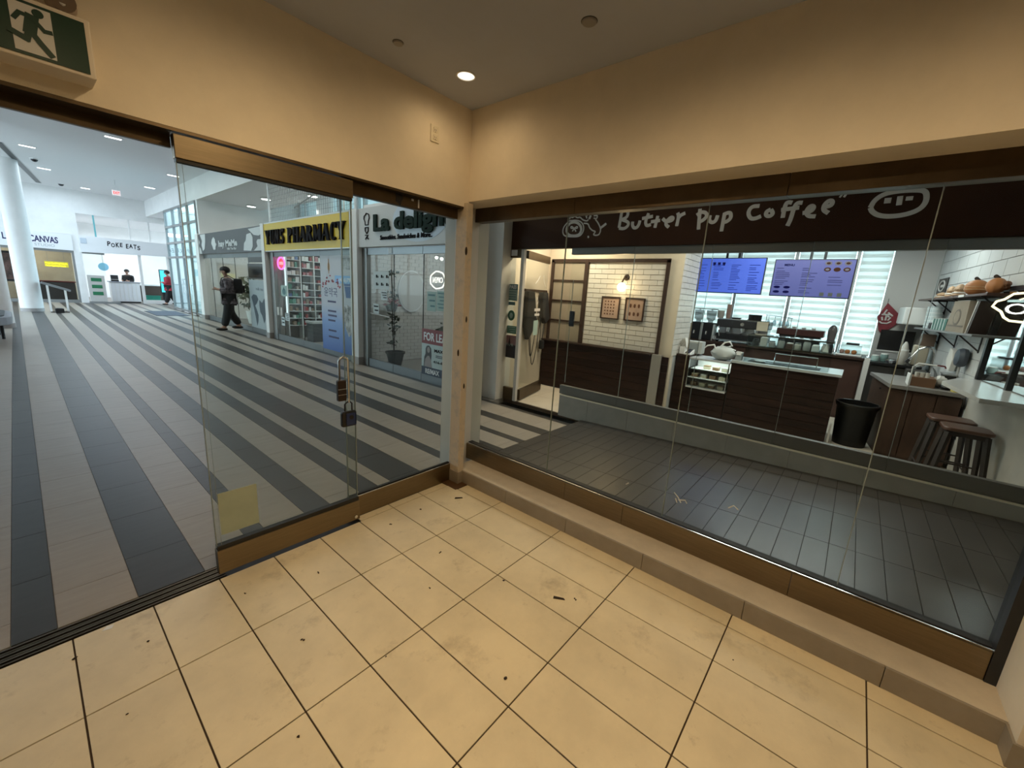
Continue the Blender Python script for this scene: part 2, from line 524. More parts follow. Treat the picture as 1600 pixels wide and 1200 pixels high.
# fixed glass panel beside it
w1 = sroot('window_1')
build(MB().box(1.80, 2.815, 0.034, 0.046, 0.17, 2.39), 'glass_pane', M_glassn, w1)
build(MB().box(1.797, 1.801, 0.033, 0.047, 0.17, 2.39), 'glass_edge', M_edge, w1)
build(MB().rbox(1.80, 2.815, 0.012, 0.066, 0.0, 0.172, 0.003), 'bottom_rail', M_bronze, w1)
build(MB().rbox(1.80, 2.815, 0.012, 0.066, 2.378, 2.50, 0.003), 'top_rail', M_bronzed, w1)
build(MB().box(1.80, 2.815, 0.028, 0.052, 0.172, 0.182), 'gasket', M_rubber, w1)
build(MB().box(1.80, 2.815, 0.010, 0.013, 0.172, 0.177), 'silver_trim', M_chrome, w1)
# lozenge shaped hole and paint drips on the top rail
build(MB().prism([(2.235+0.036*math.cos(t*PI/5)*(0.7 if t % 2 else 1), 2.432+0.058*math.sin(t*PI/5)*(0.75 if t % 2 else 1)) for t in range(10)], 'y', 0.008, 0.013), 'keyhole', M_black, w1)
build(MB().box(2.405, 2.417, 0.009, 0.013, 2.39, 2.45), 'paint_drip', M_wallw, w1)
build(MB().box(2.345, 2.365, 0.009, 0.013, 2.43, 2.445), 'paint_drip', M_wallw, w1)
# header track pocket above the opening
hp = sroot('trim_4')
build(MB().box(-3.2, 2.82, -0.058, 0.075, 2.455, 2.472), 'header_track', M_bronzed, hp)
build(MB().box(-3.2, 0.93, 0.05, 0.075, 2.40, 2.47), 'track_lip', M_bronzed, hp)
# glazed right side: four butt-jointed panes between bronze rails
w2 = sroot('window_2')
ye = [0.10, -0.865, -1.895, -2.909, -3.54]
for a, b in zip(ye, ye[1:]):
    build(MB().box(3.158, 3.170, b + 0.003, a - 0.003, 0.27, 2.45), 'glass_pane', M_glassn, w2)
for b in ye[1:4]:
    build(MB().box(3.157, 3.171, b - 0.002, b + 0.002, 0.285, 2.43), 'glass_joint', M_edge, w2)
yr = [0.10, -1.10, -1.62, -2.70, -3.50]
for a, b in zip(yr, yr[1:]):
    build(MB().rbox(3.105, 3.20, b + 0.0006, a - 0.0006, 0.122, 0.282, 0.003), 'bottom_rail', M_bronze, w2)
yt = [0.10, -0.95, -2.30, -3.54]
for a, b in zip(yt, yt[1:]):
    build(MB().rbox(3.105, 3.20, b + 0.0006, a - 0.0006, 2.405, 2.521, 0.003), 'top_rail', M_bronzed, w2)
build(MB().box(3.115, 3.122, -3.5, 0.10, 0.282, 0.288), 'silver_trim', M_chrome, w2)
build(MB().box(3.135, 3.19, -3.5, 0.10, 0.282, 0.290), 'gasket', M_rubber, w2)
M_smear = mat('dried_smear', (0.70, 0.70, 0.66), 0.8)
for pts in (((-1.955, .50), (-1.985, .475), (-2.01, .44)), ((-1.99, .455), (-2.035, .47), (-2.05, .45)), ((-1.97, .46), (-1.985, .43)), ((-1.60, .43), (-1.62, .45)), ((-2.30, .52), (-2.33, .55), (-2.36, .53))):
    build(MB().tube([(3.1565, a, b) for a, b in pts], 0.004, 5, flat=(.15, 1, 1)), 'dried_smear', M_smear, w2)
build(MB().box(3.10, 3.21, -3.54, -3.50, 0.122, 2.52), 'end_post', M_black, w2)

# ---- ceiling lamps and detectors of the room
M_lens = emit_mat('lamp_lens', (1.0, 0.90, 0.72), 1.5)
def downlight(x, y, z, label, power=0, group=None):
    t = thing('downlight', label, 'ceiling light', (x, y, z), 0, group)
    build(MB().lathe([(0.066, 0.0), (0.066, -0.004), (0.058, -0.006), (0.056, 0.004)], (0, 0, 0), 24, cap=False), 'trim_ring', M_white, t, local=True, smooth=True)
    build(MB().lathe([(0.057, -0.002), (0.057, 0.0)], (0, 0, 0), 24), 'lens', M_lens, t, local=True)
    if power: spot_light('downlight_bulb', (x, y, z - 0.012), power, WARM, 174, 1.0, 0.05)
    return t
downlight(2.467, -0.413, 3.2, 'small round recessed ceiling light nearest the corner of the two cream walls', 10)
G2 = 'recessed lights outside the picture'
for (x, y, pw, where) in ((1.30, -1.05, 64, 'nearest the sliding door'), (1.65, -2.20, 82, 'over the middle of the floor'), (0.65, -2.4, 44, 'right above the camera'), (-0.3, -1.2, 20, 'left of the exit sign'), (1.70, -3.5, 70, 'by the pier at the right')):
    downlight(x, y, 3.2, 'round recessed light out of the picture, ' + where, pw, G2)
for (x, y, r, lab) in ((1.981, -0.346, 0.030, 'tiny round sprinkler cover nearer the exit sign wall on grey ceiling'),
                       (2.441, -1.368, 0.040, 'round sprinkler cover on grey ceiling nearer the coffee shop side')):
    t = thing('sprinkler_cover', lab, 'sprinkler', (x, y, 3.2), 0, 'sprinkler covers on the grey ceiling')
    build(MB().lathe([(r, 0.0), (r, -0.006), (r*0.9, -0.010), (0.0, -0.011)], (0, 0, 0), 18), 'cover_plate', mat('cover_grey', (0.30, 0.29, 0.29), 0.5), t, local=True, smooth=True)
    build(MB().lathe([(r*1.08, 0.0), (r*1.08, -0.002)], (0, 0, 0), 18), 'gap_ring', M_black, t, local=True)
# socket plate high on the wall
t = thing('wall_socket', 'cream double socket plate high on the wall beside the corner', 'socket', (2.495, -0.06, 2.86))
build(MB().rbox(2.455, 2.535, -0.068, -0.06, 2.86, 2.975, 0.003), 'plate', mat('cream_plastic', (0.80, 0.72, 0.56), 0.4), t)
for z in (2.893, 2.942):
    o = build(MB().rbox(2.478, 2.512, -0.071, -0.068, z - 0.017, z + 0.017, 0.003), 'outlet', MATS['cream_plastic'], t)
    build(MB().box(2.487, 2.490, -0.0718, -0.070, z - 0.008, z + 0.006).box(2.499, 2.502, -0.0718, -0.070, z - 0.008, z + 0.006).box(2.492, 2.497, -0.0718, -0.070, z - 0.015, z - 0.011), 'slot', M_black, o)
# exit sign, green running man, box fixed to the wall
t = thing('exit_sign', 'green running man exit sign box on the wall above the opening', 'sign', (0.505, -0.06, 2.53))
build(MB().rbox(0.352, 0.662, -0.198, -0.06, 2.532, 2.738, 0.004), 'housing', mat('sign_housing', (0.74, 0.66, 0.56), 0.5), t)
M_green = mat('sign_green', (0.004, 0.035, 0.020), 0.3)
f = build(MB().box(0.362, 0.645, -0.202, -0.197, 2.545, 2.722), 'face', M_green, t)
M_manw = mat('sign_white', (0.62, 0.62, 0.62), 0.4)
build(MB().prism([(0.453, 2.555), (0.556, 2.555), (0.556, 2.712), (0.453, 2.712)], 'y', -0.2035, -0.2015), 'doorway', M_manw, f)
man = MB()
LY = [-0.2042]
def limb(mb, pts, w, y1=-0.2030):
    LY[0] -= 0.0003; y0 = LY[0]
    for (a, b) in zip(pts, pts[1:]):
        y0 -= 0.0001; d = Vector((b[0]-a[0], b[1]-a[1])); n = Vector((-d.y, d.x)).normalized() * w; e = d.normalized() * w * 0.7
        mb.prism([(a[0]+n.x-e.x, a[1]+n.y-e.y), (a[0]-n.x-e.x, a[1]-n.y-e.y), (b[0]-n.x+e.x, b[1]-n.y+e.y), (b[0]+n.x+e.x, b[1]+n.y+e.y)], 'y', y0, y1)
man.prism([(0.523+0.015*math.cos(k*PI/8), 2.693+0.014*math.sin(k*PI/8)) for k in range(16)], 'y', -0.2050, -0.2030)
limb(man, [(0.506, 2.672), (0.497, 2.628)], 0.017)
limb(man, [(0.502, 2.674), (0.476, 2.678), (0.462, 2.656)], 0.0065)
limb(man, [(0.512, 2.668), (0.534, 2.642), (0.550, 2.644)], 0.0065)
limb(man, [(0.500, 2.625), (0.520, 2.596), (0.543, 2.566)], 0.009)
limb(man, [(0.494, 2.625), (0.486, 2.598), (0.448, 2.612)], 0.009)
build(man, 'running_man', M_green, f)
# emergency lamp head above the sign
t = thing('emergency_lamp', 'round emergency lamp head on a bracket above the exit sign', 'lamp', (0.60, -0.14, 2.735))
build(MB().tube([(0.60, -0.10, 2.735), (0.60, -0.115, 2.77), (0.60, -0.135, 2.79)], 0.010, 8), 'bracket', M_wallw, t, smooth=True)
build(MB().lathe([(0.0, 0.0), (0.025, 0.002), (0.042, 0.03), (0.045, 0.045), (0.045, 0.055)], (0.60, -0.135, 2.80), 20, 'y'), 'lamp_shell', mat('lamp_shell', (0.42, 0.34, 0.27), 0.5), t, smooth=True)
build(MB().lathe([(0.040, -0.002), (0.040, 0.0)], (0.60, -0.135, 2.80), 20, 'y'), 'lens', mat('lamp_glass', (0.20, 0.15, 0.11), 0.15), t)

# padlocks on the sliding door
t = thing('padlock', 'brown cylinder lock with a long steel shackle hanging on the door edge', 'lock', (1.735, -0.05, 0.955))
build(MB().tube([(1.712, -0.05, 1.13), (1.712, -0.05, 1.27), (1.722, -0.05, 1.288), (1.745, -0.05, 1.296), (1.768, -0.05, 1.288), (1.777, -0.05, 1.27), (1.777, -0.05, 0.965)], 0.0085, 10), 'shackle', M_chrome, t, smooth=True)
lb = build(MB().rbox(1.690, 1.752, -0.072, -0.036, 0.985, 1.135, 0.008), 'lock_body', mat('brown_lock', (0.032, 0.020, 0.016), 0.4, 0.3), t)
for z in (1.03, 1.07): build(MB().box(1.691, 1.751, -0.0735, -0.070, z, z + 0.004), 'dial_line', M_steel, lb)
t = thing('key_lockbox', 'blue and black combination key lockbox hanging under the long shackle', 'lock', (1.765, -0.05, 0.79))
build(MB().tube([(1.745, -0.05, 0.895), (1.745, -0.05, 0.955), (1.762, -0.05, 0.968), (1.785, -0.05, 0.968), (1.798, -0.05, 0.955), (1.798, -0.05, 0.895)], 0.006, 8), 'shackle', M_black, t, smooth=True)
bd = build(MB().rbox(1.712, 1.822, -0.078, -0.034, 0.790, 0.905, 0.014), 'case', M_black, t)
build(MB().rbox(1.738, 1.808, -0.084, -0.078, 0.803, 0.892, 0.006), 'blue_cover', mat('navy_plastic', (0.015, 0.03, 0.11), 0.35), bd)
build(MB().lathe([(0.016, -0.003), (0.016, 0.0)], (1.775, -0.084, 0.862), 14, 'y'), 'dial', M_black, bd)

# crumbs on the floor
px = [(0.98, -0.30), (0.55, -0.33), (1.35, -0.42), (1.98, -0.26), (2.28, -0.24), (1.06, -0.86), (1.75, -1.02), (2.12, -1.30), (2.30, -1.72), (1.30, -1.25), (0.30, -0.22), (0.42, -0.72), (0.85, -1.32), (2.02, -0.80), (2.52, -2.55), (1.62, -1.75)]
wh = ('in front of the left end of the sliding door', 'on the tile left of the sliding door', 'at the middle of the sliding door', 'below the joint of door and fixed glass panel', 'in front of the fixed glass panel', 'one tile row behind the sliding door', 'on the third tile from the track', 'near the middle of the floor', 'facing the middle of the curb', 'left of the middle of the floor', 'beside the metal track', 'two tiles left of the door end', 'at the lower middle of the floor', 'one tile left of the curb, near the corner', 'close to the curb at the right', 'at the bottom centre of the floor')
for i, (x, y) in enumerate(px):
    s = random.uniform(0.004, 0.009)
    m = MB()
    for q in range(2):
        m.sphere((x + random.uniform(-s, s), y + random.uniform(-s, s), s*0.35), (s*random.uniform(0.6, 1.3), s*random.uniform(0.5, 1.0), s*0.4), 6, 4)
    single(m, 'dirt_crumb', M_dirt, 'dark crumb of dirt ' + wh[i], 'dirt', 'crumbs on the beige floor')
single(MB().prism([(0.405, -0.10), (0.44, -0.11), (0.45, -0.085), (0.425, -0.075)], 'z', 0.0005, 0.002), 'paper_scrap', M_wallw, 'white scrap of paper on the tiles beside the door track', 'litter')
single(MB().prism([(2.60, -0.30), (2.66, -0.34), (2.665, -0.325), (2.62, -0.285)], 'z', 0.0005, 0.004), 'leaf_scrap', M_dirt, 'curled dry leaf scrap on the tiles near the corner post', 'litter')
single(MB().prism([(2.215, -1.62), (2.255, -1.68), (2.262, -1.665), (2.235, -1.61)], 'z', 0.0005, 0.003), 'leaf_scrap', M_dirt, 'thin dark leaf scrap on the tiles in front of the curb', 'litter')

# ================================================================ CONCOURSE FLOOR
M_ml = mat('light_stone_tile', (0.34, 0.30, 0.255), 0.40, spec=0.35, var=0.06, vscale=3, rnd=0.05, stretch=(1, 6, 1))
M_md = mat('dark_stone_tile', (0.045, 0.043, 0.042), 0.38, spec=0.35, var=0.10, vscale=3, rnd=0.06, stretch=(1, 6, 1))
mf = struct(MB().box(-6.2, 5.30, 0.075, 34.0, -0.08, -0.006).box(5.30, 13.0, 1.8, 34.0, -0.08, -0.006), 'mall_floor', mat('pale_grout', (0.25, 0.23, 0.21), 0.8))
strips = [(-1.43,-1.12,0),(-1.12,-.81,1),(-.81,-.5,0),(-.5,-.2,0),(-.2,.11,0),(.11,.262,1),(.262,.568,0),(.568,.878,1),(.878,1.168,0),(1.168,1.295,1),(1.295,1.59,0),(1.59,1.797,1),(1.797,2.075,0),(2.075,2.255,1),(2.255,2.39,0),(2.39,2.73,1),(2.73,3.08,0),(3.08,3.21,1),(3.21,3.54,0),(3.54,3.82,1),(3.82,4.11,0),(4.11,4.23,1),(4.23,4.58,0),(4.58,4.78,1),(4.78,5.20,0),(5.20,5.29,1)]
far_l, far_d = MB(), MB()
off = [0.44, 0.20, 0.02, 0.31, 0.12, 0.50, 0.25, 0.38, 0.07]
for k, (x0, x1, dark) in enumerate(strips):
    ystart = 0.078 if x0 < 3.1 else 0.205
    y = ystart
    nxt = ystart + off[k % 9] + 0.08
    while y < 27.5:
        y1 = min(nxt, 27.6); nxt += 0.62
        if y1 - y < 0.02: continue
        w, l = x1 - x0 - 0.003, y1 - y - 0.003
        if y < 8.0 and x0 > -0.25:
            piece('floor_tile', (round(w, 3), round(l, 3)), lambda w=w, l=l: MB().box(-w/2, w/2, -l/2, l/2, -0.008, 0.0), M_md if dark else M_ml, ((x0+x1)/2, (y+y1)/2, 0), mf)
        else:
            (far_d if dark else far_l).box(x0 + .0015, x1 - .0015, y + .0015, y1 - .0015, -0.008, 0.0)
        y = y1
build(far_l, 'distant_light_tiles', M_ml, mf)['kind'] = 'stuff'
build(far_d, 'distant_dark_tiles', M_md, mf)['kind'] = 'stuff'

# ================================================================ RAMP in front of the coffee shop
M_ramp = mat('ramp_slate_tile', (0.055, 0.051, 0.048), 0.30, var=0.12, vscale=5, rnd=0.05)
rot = Matrix.Rotation(-math.atan(0.04), 3, 'X')
rampz = lambda y: 0.04 * (0.2 - y)
ramp = struct(MB().prism([(0.2, -0.08), (-5.4, -0.08), (-5.4, rampz(-5.4) - 0.006), (0.2, -0.006)], 'x', 3.14, 5.60), 'ramp', mat('black_grout', (0.012, 0.011, 0.010), 0.9))
xs = [3.21, 3.385, 4.022, 4.665, 5.30, 5.60]
y = 0.2
while y > -5.3:
    for a, b in zip(xs, xs[1:]):
        w = b - a - 0.004
        piece('ramp_tile', round(w, 3), lambda w=w: MB().box(-w/2, w/2, -0.0745, 0.0745, -0.008, 0.0), M_ramp, ((a+b)/2, y - 0.0765, rampz(y - 0.0765)), ramp, rot)
    y -= 0.153
struct(MB().box(3.14, 12.5, -5.7, 1.80, 3.32, 3.42), 'corridor_ceiling', M_ceil)
struct(MB().box(3.2, 11.0, -5.7, -5.45, -0.1, 3.4), 'wall_corridor_end', M_wall)
# ================================================================ CONCOURSE SHELL
M_alu = mat('grey_aluminium', (0.30, 0.31, 0.31), 0.4, 0.6)
M_alul = mat('pale_aluminium', (0.55, 0.56, 0.56), 0.4, 0.3)
M_base = mat('grey_stone_base', (0.33, 0.31, 0.30), 0.5, var=0.06)
M_pier = mat('beige_pier', (0.66, 0.62, 0.56), 0.6, var=0.03)
struct(MB().box(-6.2, 5.32, 0.14, 34.0, 5.4, 5.6), 'mall_ceiling', M_mceil)
struct(MB().box(-6.2, 5.30, 0.02, 0.14, 3.3, 5.4), 'wall_mall_south', M_wallw)
blk = struct(MB().box(5.28, 5.40, 1.75, 34.0, 4.62, 5.4), 'wall_bulkhead', M_wallw)
struct(MB().box(5.40, 7.6, 1.75, 18.12, 4.64, 4.74).box(7.5, 7.6, 1.75, 18.12, 4.74, 5.4).box(7.6, 13.0, 1.75, 18.12, 5.4, 5.5).box(5.40, 7.2, 23.5, 28.0, 4.64, 4.74), 'shops_ceiling', M_mceil)
struct(MB().box(12.6, 12.8, 1.8, 17.9, -0.1, 0.9).box(12.6, 12.8, 1.8, 17.9, 4.3, 5.5), 'wall_shops_back', M_wallw)
for y in (1.9, 5.0, 7.6, 10.2, 12.9, 15.5, 17.9):
    struct(MB().box(12.6, 12.8, y - 0.06, y + 0.06, 0.9, 4.3), 'trim_5', M_alul)
# far wall with the openings of the two far shops
fw = sroot('wall_far')
YF = 27.6
build(MB().box(-6.2, 2.62, YF, YF + 0.15, 3.30, 5.4), 'wall_upper', M_wallw, fw)
build(MB().box(2.36, 2.64, YF - 0.02, YF + 0.15, 0.0, 3.30), 'wall_pillar', M_wallw, fw)
build(MB().box(2.62, 5.4, YF, YF + 0.15, 4.34, 5.4), 'wall_upper', M_wallw, fw)
build(MB().box(5.4, 7.2, YF, YF + 0.15, 4.34, 4.74), 'wall_upper', M_wallw, fw)
build(MB().box(-6.2, -0.9, YF, YF + 0.15, 0, 3.3), 'wall_side_piece', M_wallw, fw)
struct(MB().box(-6.2, 12.8, 33.8, 34.0, -0.1, 5.4), 'wall_shop_rear', M_wallw)
struct(MB().box(2.45, 2.55, YF + 0.15, 33.8, 0, 4.4), 'wall_shop_divider', M_wallw)
struct(MB().box(5.9, 12.8, YF + 0.3, 33.8, 4.34, 4.44).box(2.5, 5.9, YF + 0.15, 33.8, 4.34, 4.44), 'poke_shop_ceiling', M_mceil)
# west side of the concourse is glazed from y = 12.7 on
ww = sroot('window_west')
for k in range(9):
    y = 12.7 + k * 1.85
    build(MB().box(-6.2, -6.08, y - 0.05, y + 0.05, 0, 5.4), 'mullion', M_alul, ww)
for z in (0.05, 2.6):
    build(MB().box(-6.2, -6.08, 12.7, 27.5, z - 0.05, z + 0.05), 'transom', M_alul, ww)
struct(MB().box(-6.3, -6.1, 0.0, 12.7, 0, 5.4), 'wall_west', M_wallw)
struct(MB().box(-60, 80, -40, 90, -0.4, -0.2), 'street', mat('pale_street', (0.45, 0.45, 0.44), 0.9))

# ceiling fittings of the concourse
M_mlens = emit_mat('white_lamp_lens', (0.95, 0.98, 1.0), 6.0)
GC = 'recessed lights in the white concourse ceiling'
for k, (x, y, lx, ly, lab) in enumerate(((1.10, 18.35, .34, .12, 'short recessed light in the white concourse ceiling near the column'),
        (1.58, 22.4, .34, .12, 'short recessed light in the white concourse ceiling beyond the dark slot'),
        (2.62, 14.3, .34, .12, 'short recessed light in the white concourse ceiling, nearest to the glass door'),
        (4.69, 22.4, .34, .12, 'short recessed light in the white ceiling beside the glazed entrance, farther one'),
        (4.72, 18.3, .34, .12, 'short recessed light in the white ceiling beside the glazed entrance, nearer one'),
        (2.99, 26.2, .30, .12, 'short recessed light in the white ceiling before the poke shop'))):
    t = thing('ceiling_spot', lab, 'ceiling light', (x, y, 5.4), 0.0, GC)
    build(MB().box(-lx/2-.03, lx/2+.03, -ly/2-.03, ly/2+.03, -0.012, 0.0), 'frame', M_wallw, t, local=True)
    build(MB().box(-lx/2, lx/2, -ly/2, ly/2, -0.016, -0.010), 'lens', M_mlens, t, local=True)
for (x, y, lab) in ((1.29, 20.5, 'small dark camera dome on the white ceiling near the column'), (2.2, 26.0, 'small dark camera dome on the white ceiling at the far end')):
    t = thing('camera_dome', lab, 'camera', (x, y, 5.4))
    build(MB().lathe([(0.11, 0.0), (0.11, -0.03)], (0, 0, 0), 16), 'base', M_wallw, t, local=True)
    build(MB().sphere((0, 0, -0.03), (0.09, 0.09, 0.08), 14, 8), 'dome', M_black, t, local=True, smooth=True)
t = thing('air_slot', 'long dark linear air slot in the white concourse ceiling', 'vent', (1.05, 22.9, 5.39))
s0, s1 = Vector((0.52, 18.6, 0)), Vector((1.56, 26.9, 0)); d = (s1 - s0).normalized(); nn = Vector((-d.y, d.x, 0)) * 0.075
def slot(w, z0, z1, m, nm):
    n2 = nn * w
    mb = MB().prism([((s0 + n2).x, (s0 + n2).y), ((s1 + n2).x, (s1 + n2).y), ((s1 - n2).x, (s1 - n2).y), ((s0 - n2).x, (s0 - n2).y)], 'z', z0, z1)
    build(mb, nm, m, t)
slot(1.3, 5.39, 5.40, M_alul, 'frame'); slot(1.0, 5.383, 5.392, M_black, 'slot_opening')
t = thing('exit_sign', 'red hanging exit sign under the white concourse ceiling', 'sign', (3.52, 22.0, 4.78))
build(MB().box(3.39, 3.64, 21.98, 22.04, 4.79, 4.985), 'case', mat('exit_white', (0.8, 0.75, 0.75), 0.4, emit=(1, 0.8, 0.8), estr=0.4), t)
M_red = mat('sign_red', (0.75, 0.04, 0.03), 0.4, emit=(1, 0.05, 0.03), estr=0.8)
text('EXIT', 'lettering', M_red, '-y', (3.515, 21.978, 4.84), 0.10, 0.20, t, bold=0.02)
build(MB().tube([(3.515, 22.01, 4.985), (3.515, 22.01, 5.4)], 0.01, 6), 'hanger', M_alul, t)

# columns
def column(x, y, r, h, lab):
    t = thing('round_column', lab, 'column', (x, y, 0), 0, 'white columns of the concourse')
    build(MB().lathe([(r, 0.0), (r, h)], (0, 0, 0), 40), 'shaft', M_wallw, t, local=True, smooth=True)
    build(MB().lathe([(r + 0.006, 0.0), (r + 0.006, 0.13)], (0, 0, 0), 40), 'base_ring', M_base, t, local=True, smooth=True)
column(0.61, 21.6, 0.305, 5.4, 'round white column beside the slanted information lectern')
column(-0.14, 15.45, 0.32, 5.4, 'round white column at the left edge, behind the curved bench')
# curved bench around the near column
t = thing('curved_bench', 'grey upholstered bench with rounded end and dark legs at left edge', 'bench', (-0.75, 12.2, 0))
def roundrect(x0, x1, y0, y1, r, n=6):
    p = []
    for (cx, cy, a) in ((x1-r, y1-r, 0), (x0+r, y1-r, 1), (x0+r, y0+r, 2), (x1-r, y0+r, 3)):
        for k in range(n + 1):
            q = PI/2 * (a + k/n); p.append((cx + r*math.cos(q), cy + r*math.sin(q)))
    return p
build(MB().prism(roundrect(-1.9, 0.17, 11.4, 13.9, 0.55), 'z', 0.42, 0.60), 'seat', mat('bench_side', (0.32, 0.35, 0.39), 0.6), t, bev=0.02)
build(MB().prism(roundrect(-1.8, 0.07, 11.5, 13.8, 0.48), 'z', 0.60, 0.625), 'cushion', mat('bench_cushion', (0.06, 0.07, 0.075), 0.7), t, bev=0.01)
for (x, y) in ((-0.10, 11.75), (-0.02, 12.7), (-1.6, 11.75), (-1.6, 13.5), (-0.1, 13.6)):
    build(MB().lathe([(0.03, 0.0), (0.04, 0.42)], (x, y, 0), 10), 'leg', M_black, t)
# slanted lectern
t = thing('information_lectern', 'slanted grey information panel on white legs beside the far column', 'lectern', (1.3, 21.3, 0))
R = Matrix.Rotation(0.36, 3, 'Y')
build(MB().obox((1.30, 21.2, 0.97), (0.78, 0.50, 0.07), R), 'panel', mat('panel_grey', (0.22, 0.23, 0.24), 0.5), t)
build(MB().obox((1.30, 21.2, 1.008), (0.70, 0.42, 0.01), R), 'panel_face', mat('panel_dark', (0.12, 0.13, 0.14), 0.35), t)
for (x, zt) in ((1.07, 1.02), (1.52, 0.86)):
    build(MB().box(x - 0.03, x + 0.03, 21.0, 21.06, 0.0, zt), 'leg', M_white, t)
build(MB().box(1.05, 1.55, 20.98, 21.5, 0.0, 0.03), 'foot_plate', M_black, t)
t = thing('cable_box', 'black cable box on the floor under the slanted lectern', 'box', (1.28, 21.0, 0))
build(MB().rbox(1.16, 1.40, 20.7, 20.92, 0.0, 0.17, 0.02), 'case', M_black, t)
build(MB().box(1.20, 1.36, 20.74, 20.88, 0.17, 0.19), 'lid', M_alu, t)

# ================================================================ FAR SHOP: tattoo studio
M_sign = mat('white_sign_panel', (0.80, 0.81, 0.83), 0.45)
M_ink = mat('black_ink', (0.008, 0.008, 0.012), 0.8, spec=0.15)
M_inkb = mat('navy_ink', (0.02, 0.02, 0.10), 0.5)
t = thing('studio_sign', 'white fascia sign with bold black and grey lettering behind the far column', 'sign', (0.7, YF, 2.53))
build(MB().box(-0.95, 2.36, YF - 0.10, YF, 2.53, 3.29), 'panel', M_sign, t)
text('LIVING CANVAS', 'letter', M_inkb, '-y', (1.027, YF - 0.103, 2.82), 0.27, 1.71, t, bold=0.03, split=True)
text('TATTOO STUDIO', 'small_lettering', mat('grey_ink', (0.40, 0.42, 0.45), 0.5), '-y', (1.03, YF - 0.103, 2.63), 0.12, 1.45, t)
st = sroot('shopfront_studio')
build(MB().box(-0.95, 2.36, YF, YF + 0.08, 2.42, 2.53), 'head_rail', M_alu, st)
build(MB().box(-0.95, 2.36, YF, YF + 0.08, 0.0, 0.14), 'base_rail', M_alu, st)
for x in (-0.92, 0.72, 2.32): build(MB().box(x - 0.04, x + 0.04, YF, YF + 0.08, 0.14, 2.42), 'mullion', M_alu, st)
for a, b in ((-0.88, 0.68), (0.76, 2.28)): build(MB().box(a, b, YF + 0.03, YF + 0.042, 0.14, 2.42), 'glass_pane', M_glass, st)
struct(MB().box(-6.2, 2.45, 30.8, 31.0, 0, 3.3), 'wall_studio_back', mat('studio_wall', (0.42, 0.38, 0.30), 0.7, var=0.1, vscale=1.2))
struct(MB().box(-6.2, 2.45, YF + 0.15, 31.0, 3.3, 3.4), 'studio_ceiling', M_wallw)
t = thing('neon_lettering_sign', 'bright yellow neon lettering sign inside the studio window', 'sign', (1.72, YF + 0.25, 1.68))
M_ny = emit_mat('neon_yellow', (1.0, 0.85, 0.05), 2.2)
for x in (1.45, 2.0): build(MB().tube([(x, YF + 0.26, 1.95), (x, YF + 0.26, 3.3)], 0.006, 5), 'hanging_wire', M_alu, t)
build(MB().box(1.33, 2.12, YF + 0.25, YF + 0.27, 1.70, 1.95), 'back_panel', mat('neon_board', (0.55, 0.5, 0.05), 0.5, emit=(1, 0.85, 0.05), estr=0.3), t)
for z, w in ((1.86, 0.72), (1.74, 0.66)):
    pts = [(1.36 + w * k / 40, YF + 0.235, z + 0.028 * math.sin(k * 1.7) + 0.012 * math.sin(k * 0.7)) for k in range(41)]
    build(MB().tube(pts, 0.012, 6), 'neon_tube', M_ny, t)
t = thing('studio_counter', 'dark reception counter with red trim inside the far studio', 'counter', (1.7, 29.0, 0))
build(MB().rbox(1.0, 2.3, 28.8, 29.3, 0.0, 0.95, 0.02), 'body', mat('studio_dark', (0.03, 0.022, 0.02), 0.5), t)
build(MB().box(0.96, 2.34, 28.75, 29.35, 0.95, 1.0), 'top', mat('studio_red', (0.12, 0.02, 0.02), 0.4), t)
t = thing('studio_display', 'dark framed picture display in the studio window left of the column', 'display', (-0.1, 28.4, 0.9))
build(MB().box(-0.6, 0.4, 28.4, 28.46, 0.9, 2.3), 'frame', M_black, t)
build(MB().box(-0.53, 0.33, 28.39, 28.40, 1.0, 2.2), 'print', mat('brown_print', (0.14, 0.07, 0.06), 0.5, var=0.6, vscale=3), t)

# ================================================================ FAR SHOP: poke
t = thing('poke_shop_sign', 'white fascia sign with dark hand drawn poke shop lettering', 'sign', (4.0, YF, 2.5))
build(MB().prism([(2.60, 2.50), (6.15, 2.62), (6.15, 3.30), (2.60, 3.30)], 'y', YF - 0.12, YF - 0.02), 'panel', M_sign, t)
# letters with uneven heights
lx = 3.57
for ch, w, dz, h in (('P', .15, .02, .22), ('O', .17, -.02, .19), ('K', .16, .0, .22), ('E', .13, .03, .20), (' ', .10, 0, 0), ('E', .13, -.01, .22), ('A', .17, .02, .20), ('T', .15, .0, .22), ('S', .14, -.03, .20)):
    if ch != ' ':
        text(ch, 'letter', M_ink, '-y', (lx + w/2, YF - 0.123, 2.90 + dz - (lx - 3.57) * 0.02), h, w * 0.86, t, bold=0.03, shear=0.08)
    lx += w
build(MB().rbox(2.64, 2.86, YF - 0.135, YF - 0.118, 2.92, 3.18, 0.02), 'square_logo', mat('pale_logo', (0.55, 0.62, 0.70), 0.5), t)
po = sroot('shopfront_poke')
for x in (4.80, 6.0): build(MB().box(x - 0.06, x + 0.06, YF, YF + 0.12, 0.0, 2.62), 'mullion', M_wallw, po)
build(MB().box(4.86, 5.94, YF + 0.04, YF + 0.052, 0.2, 2.6), 'glass_pane', M_glass, po)
build(MB().box(2.64, 3.40, YF + 0.04, YF + 0.052, 1.40, 2.44), 'glass_pane', M_glass, po)
build(MB().box(2.64, 3.45, YF, YF + 0.1, 2.44, 2.56), 'head_rail', M_alu, po)
build(MB().box(4.80, 6.1, YF - 0.02, YF + 0.12, 0.0, 0.20), 'base_rail', M_wallw, po)
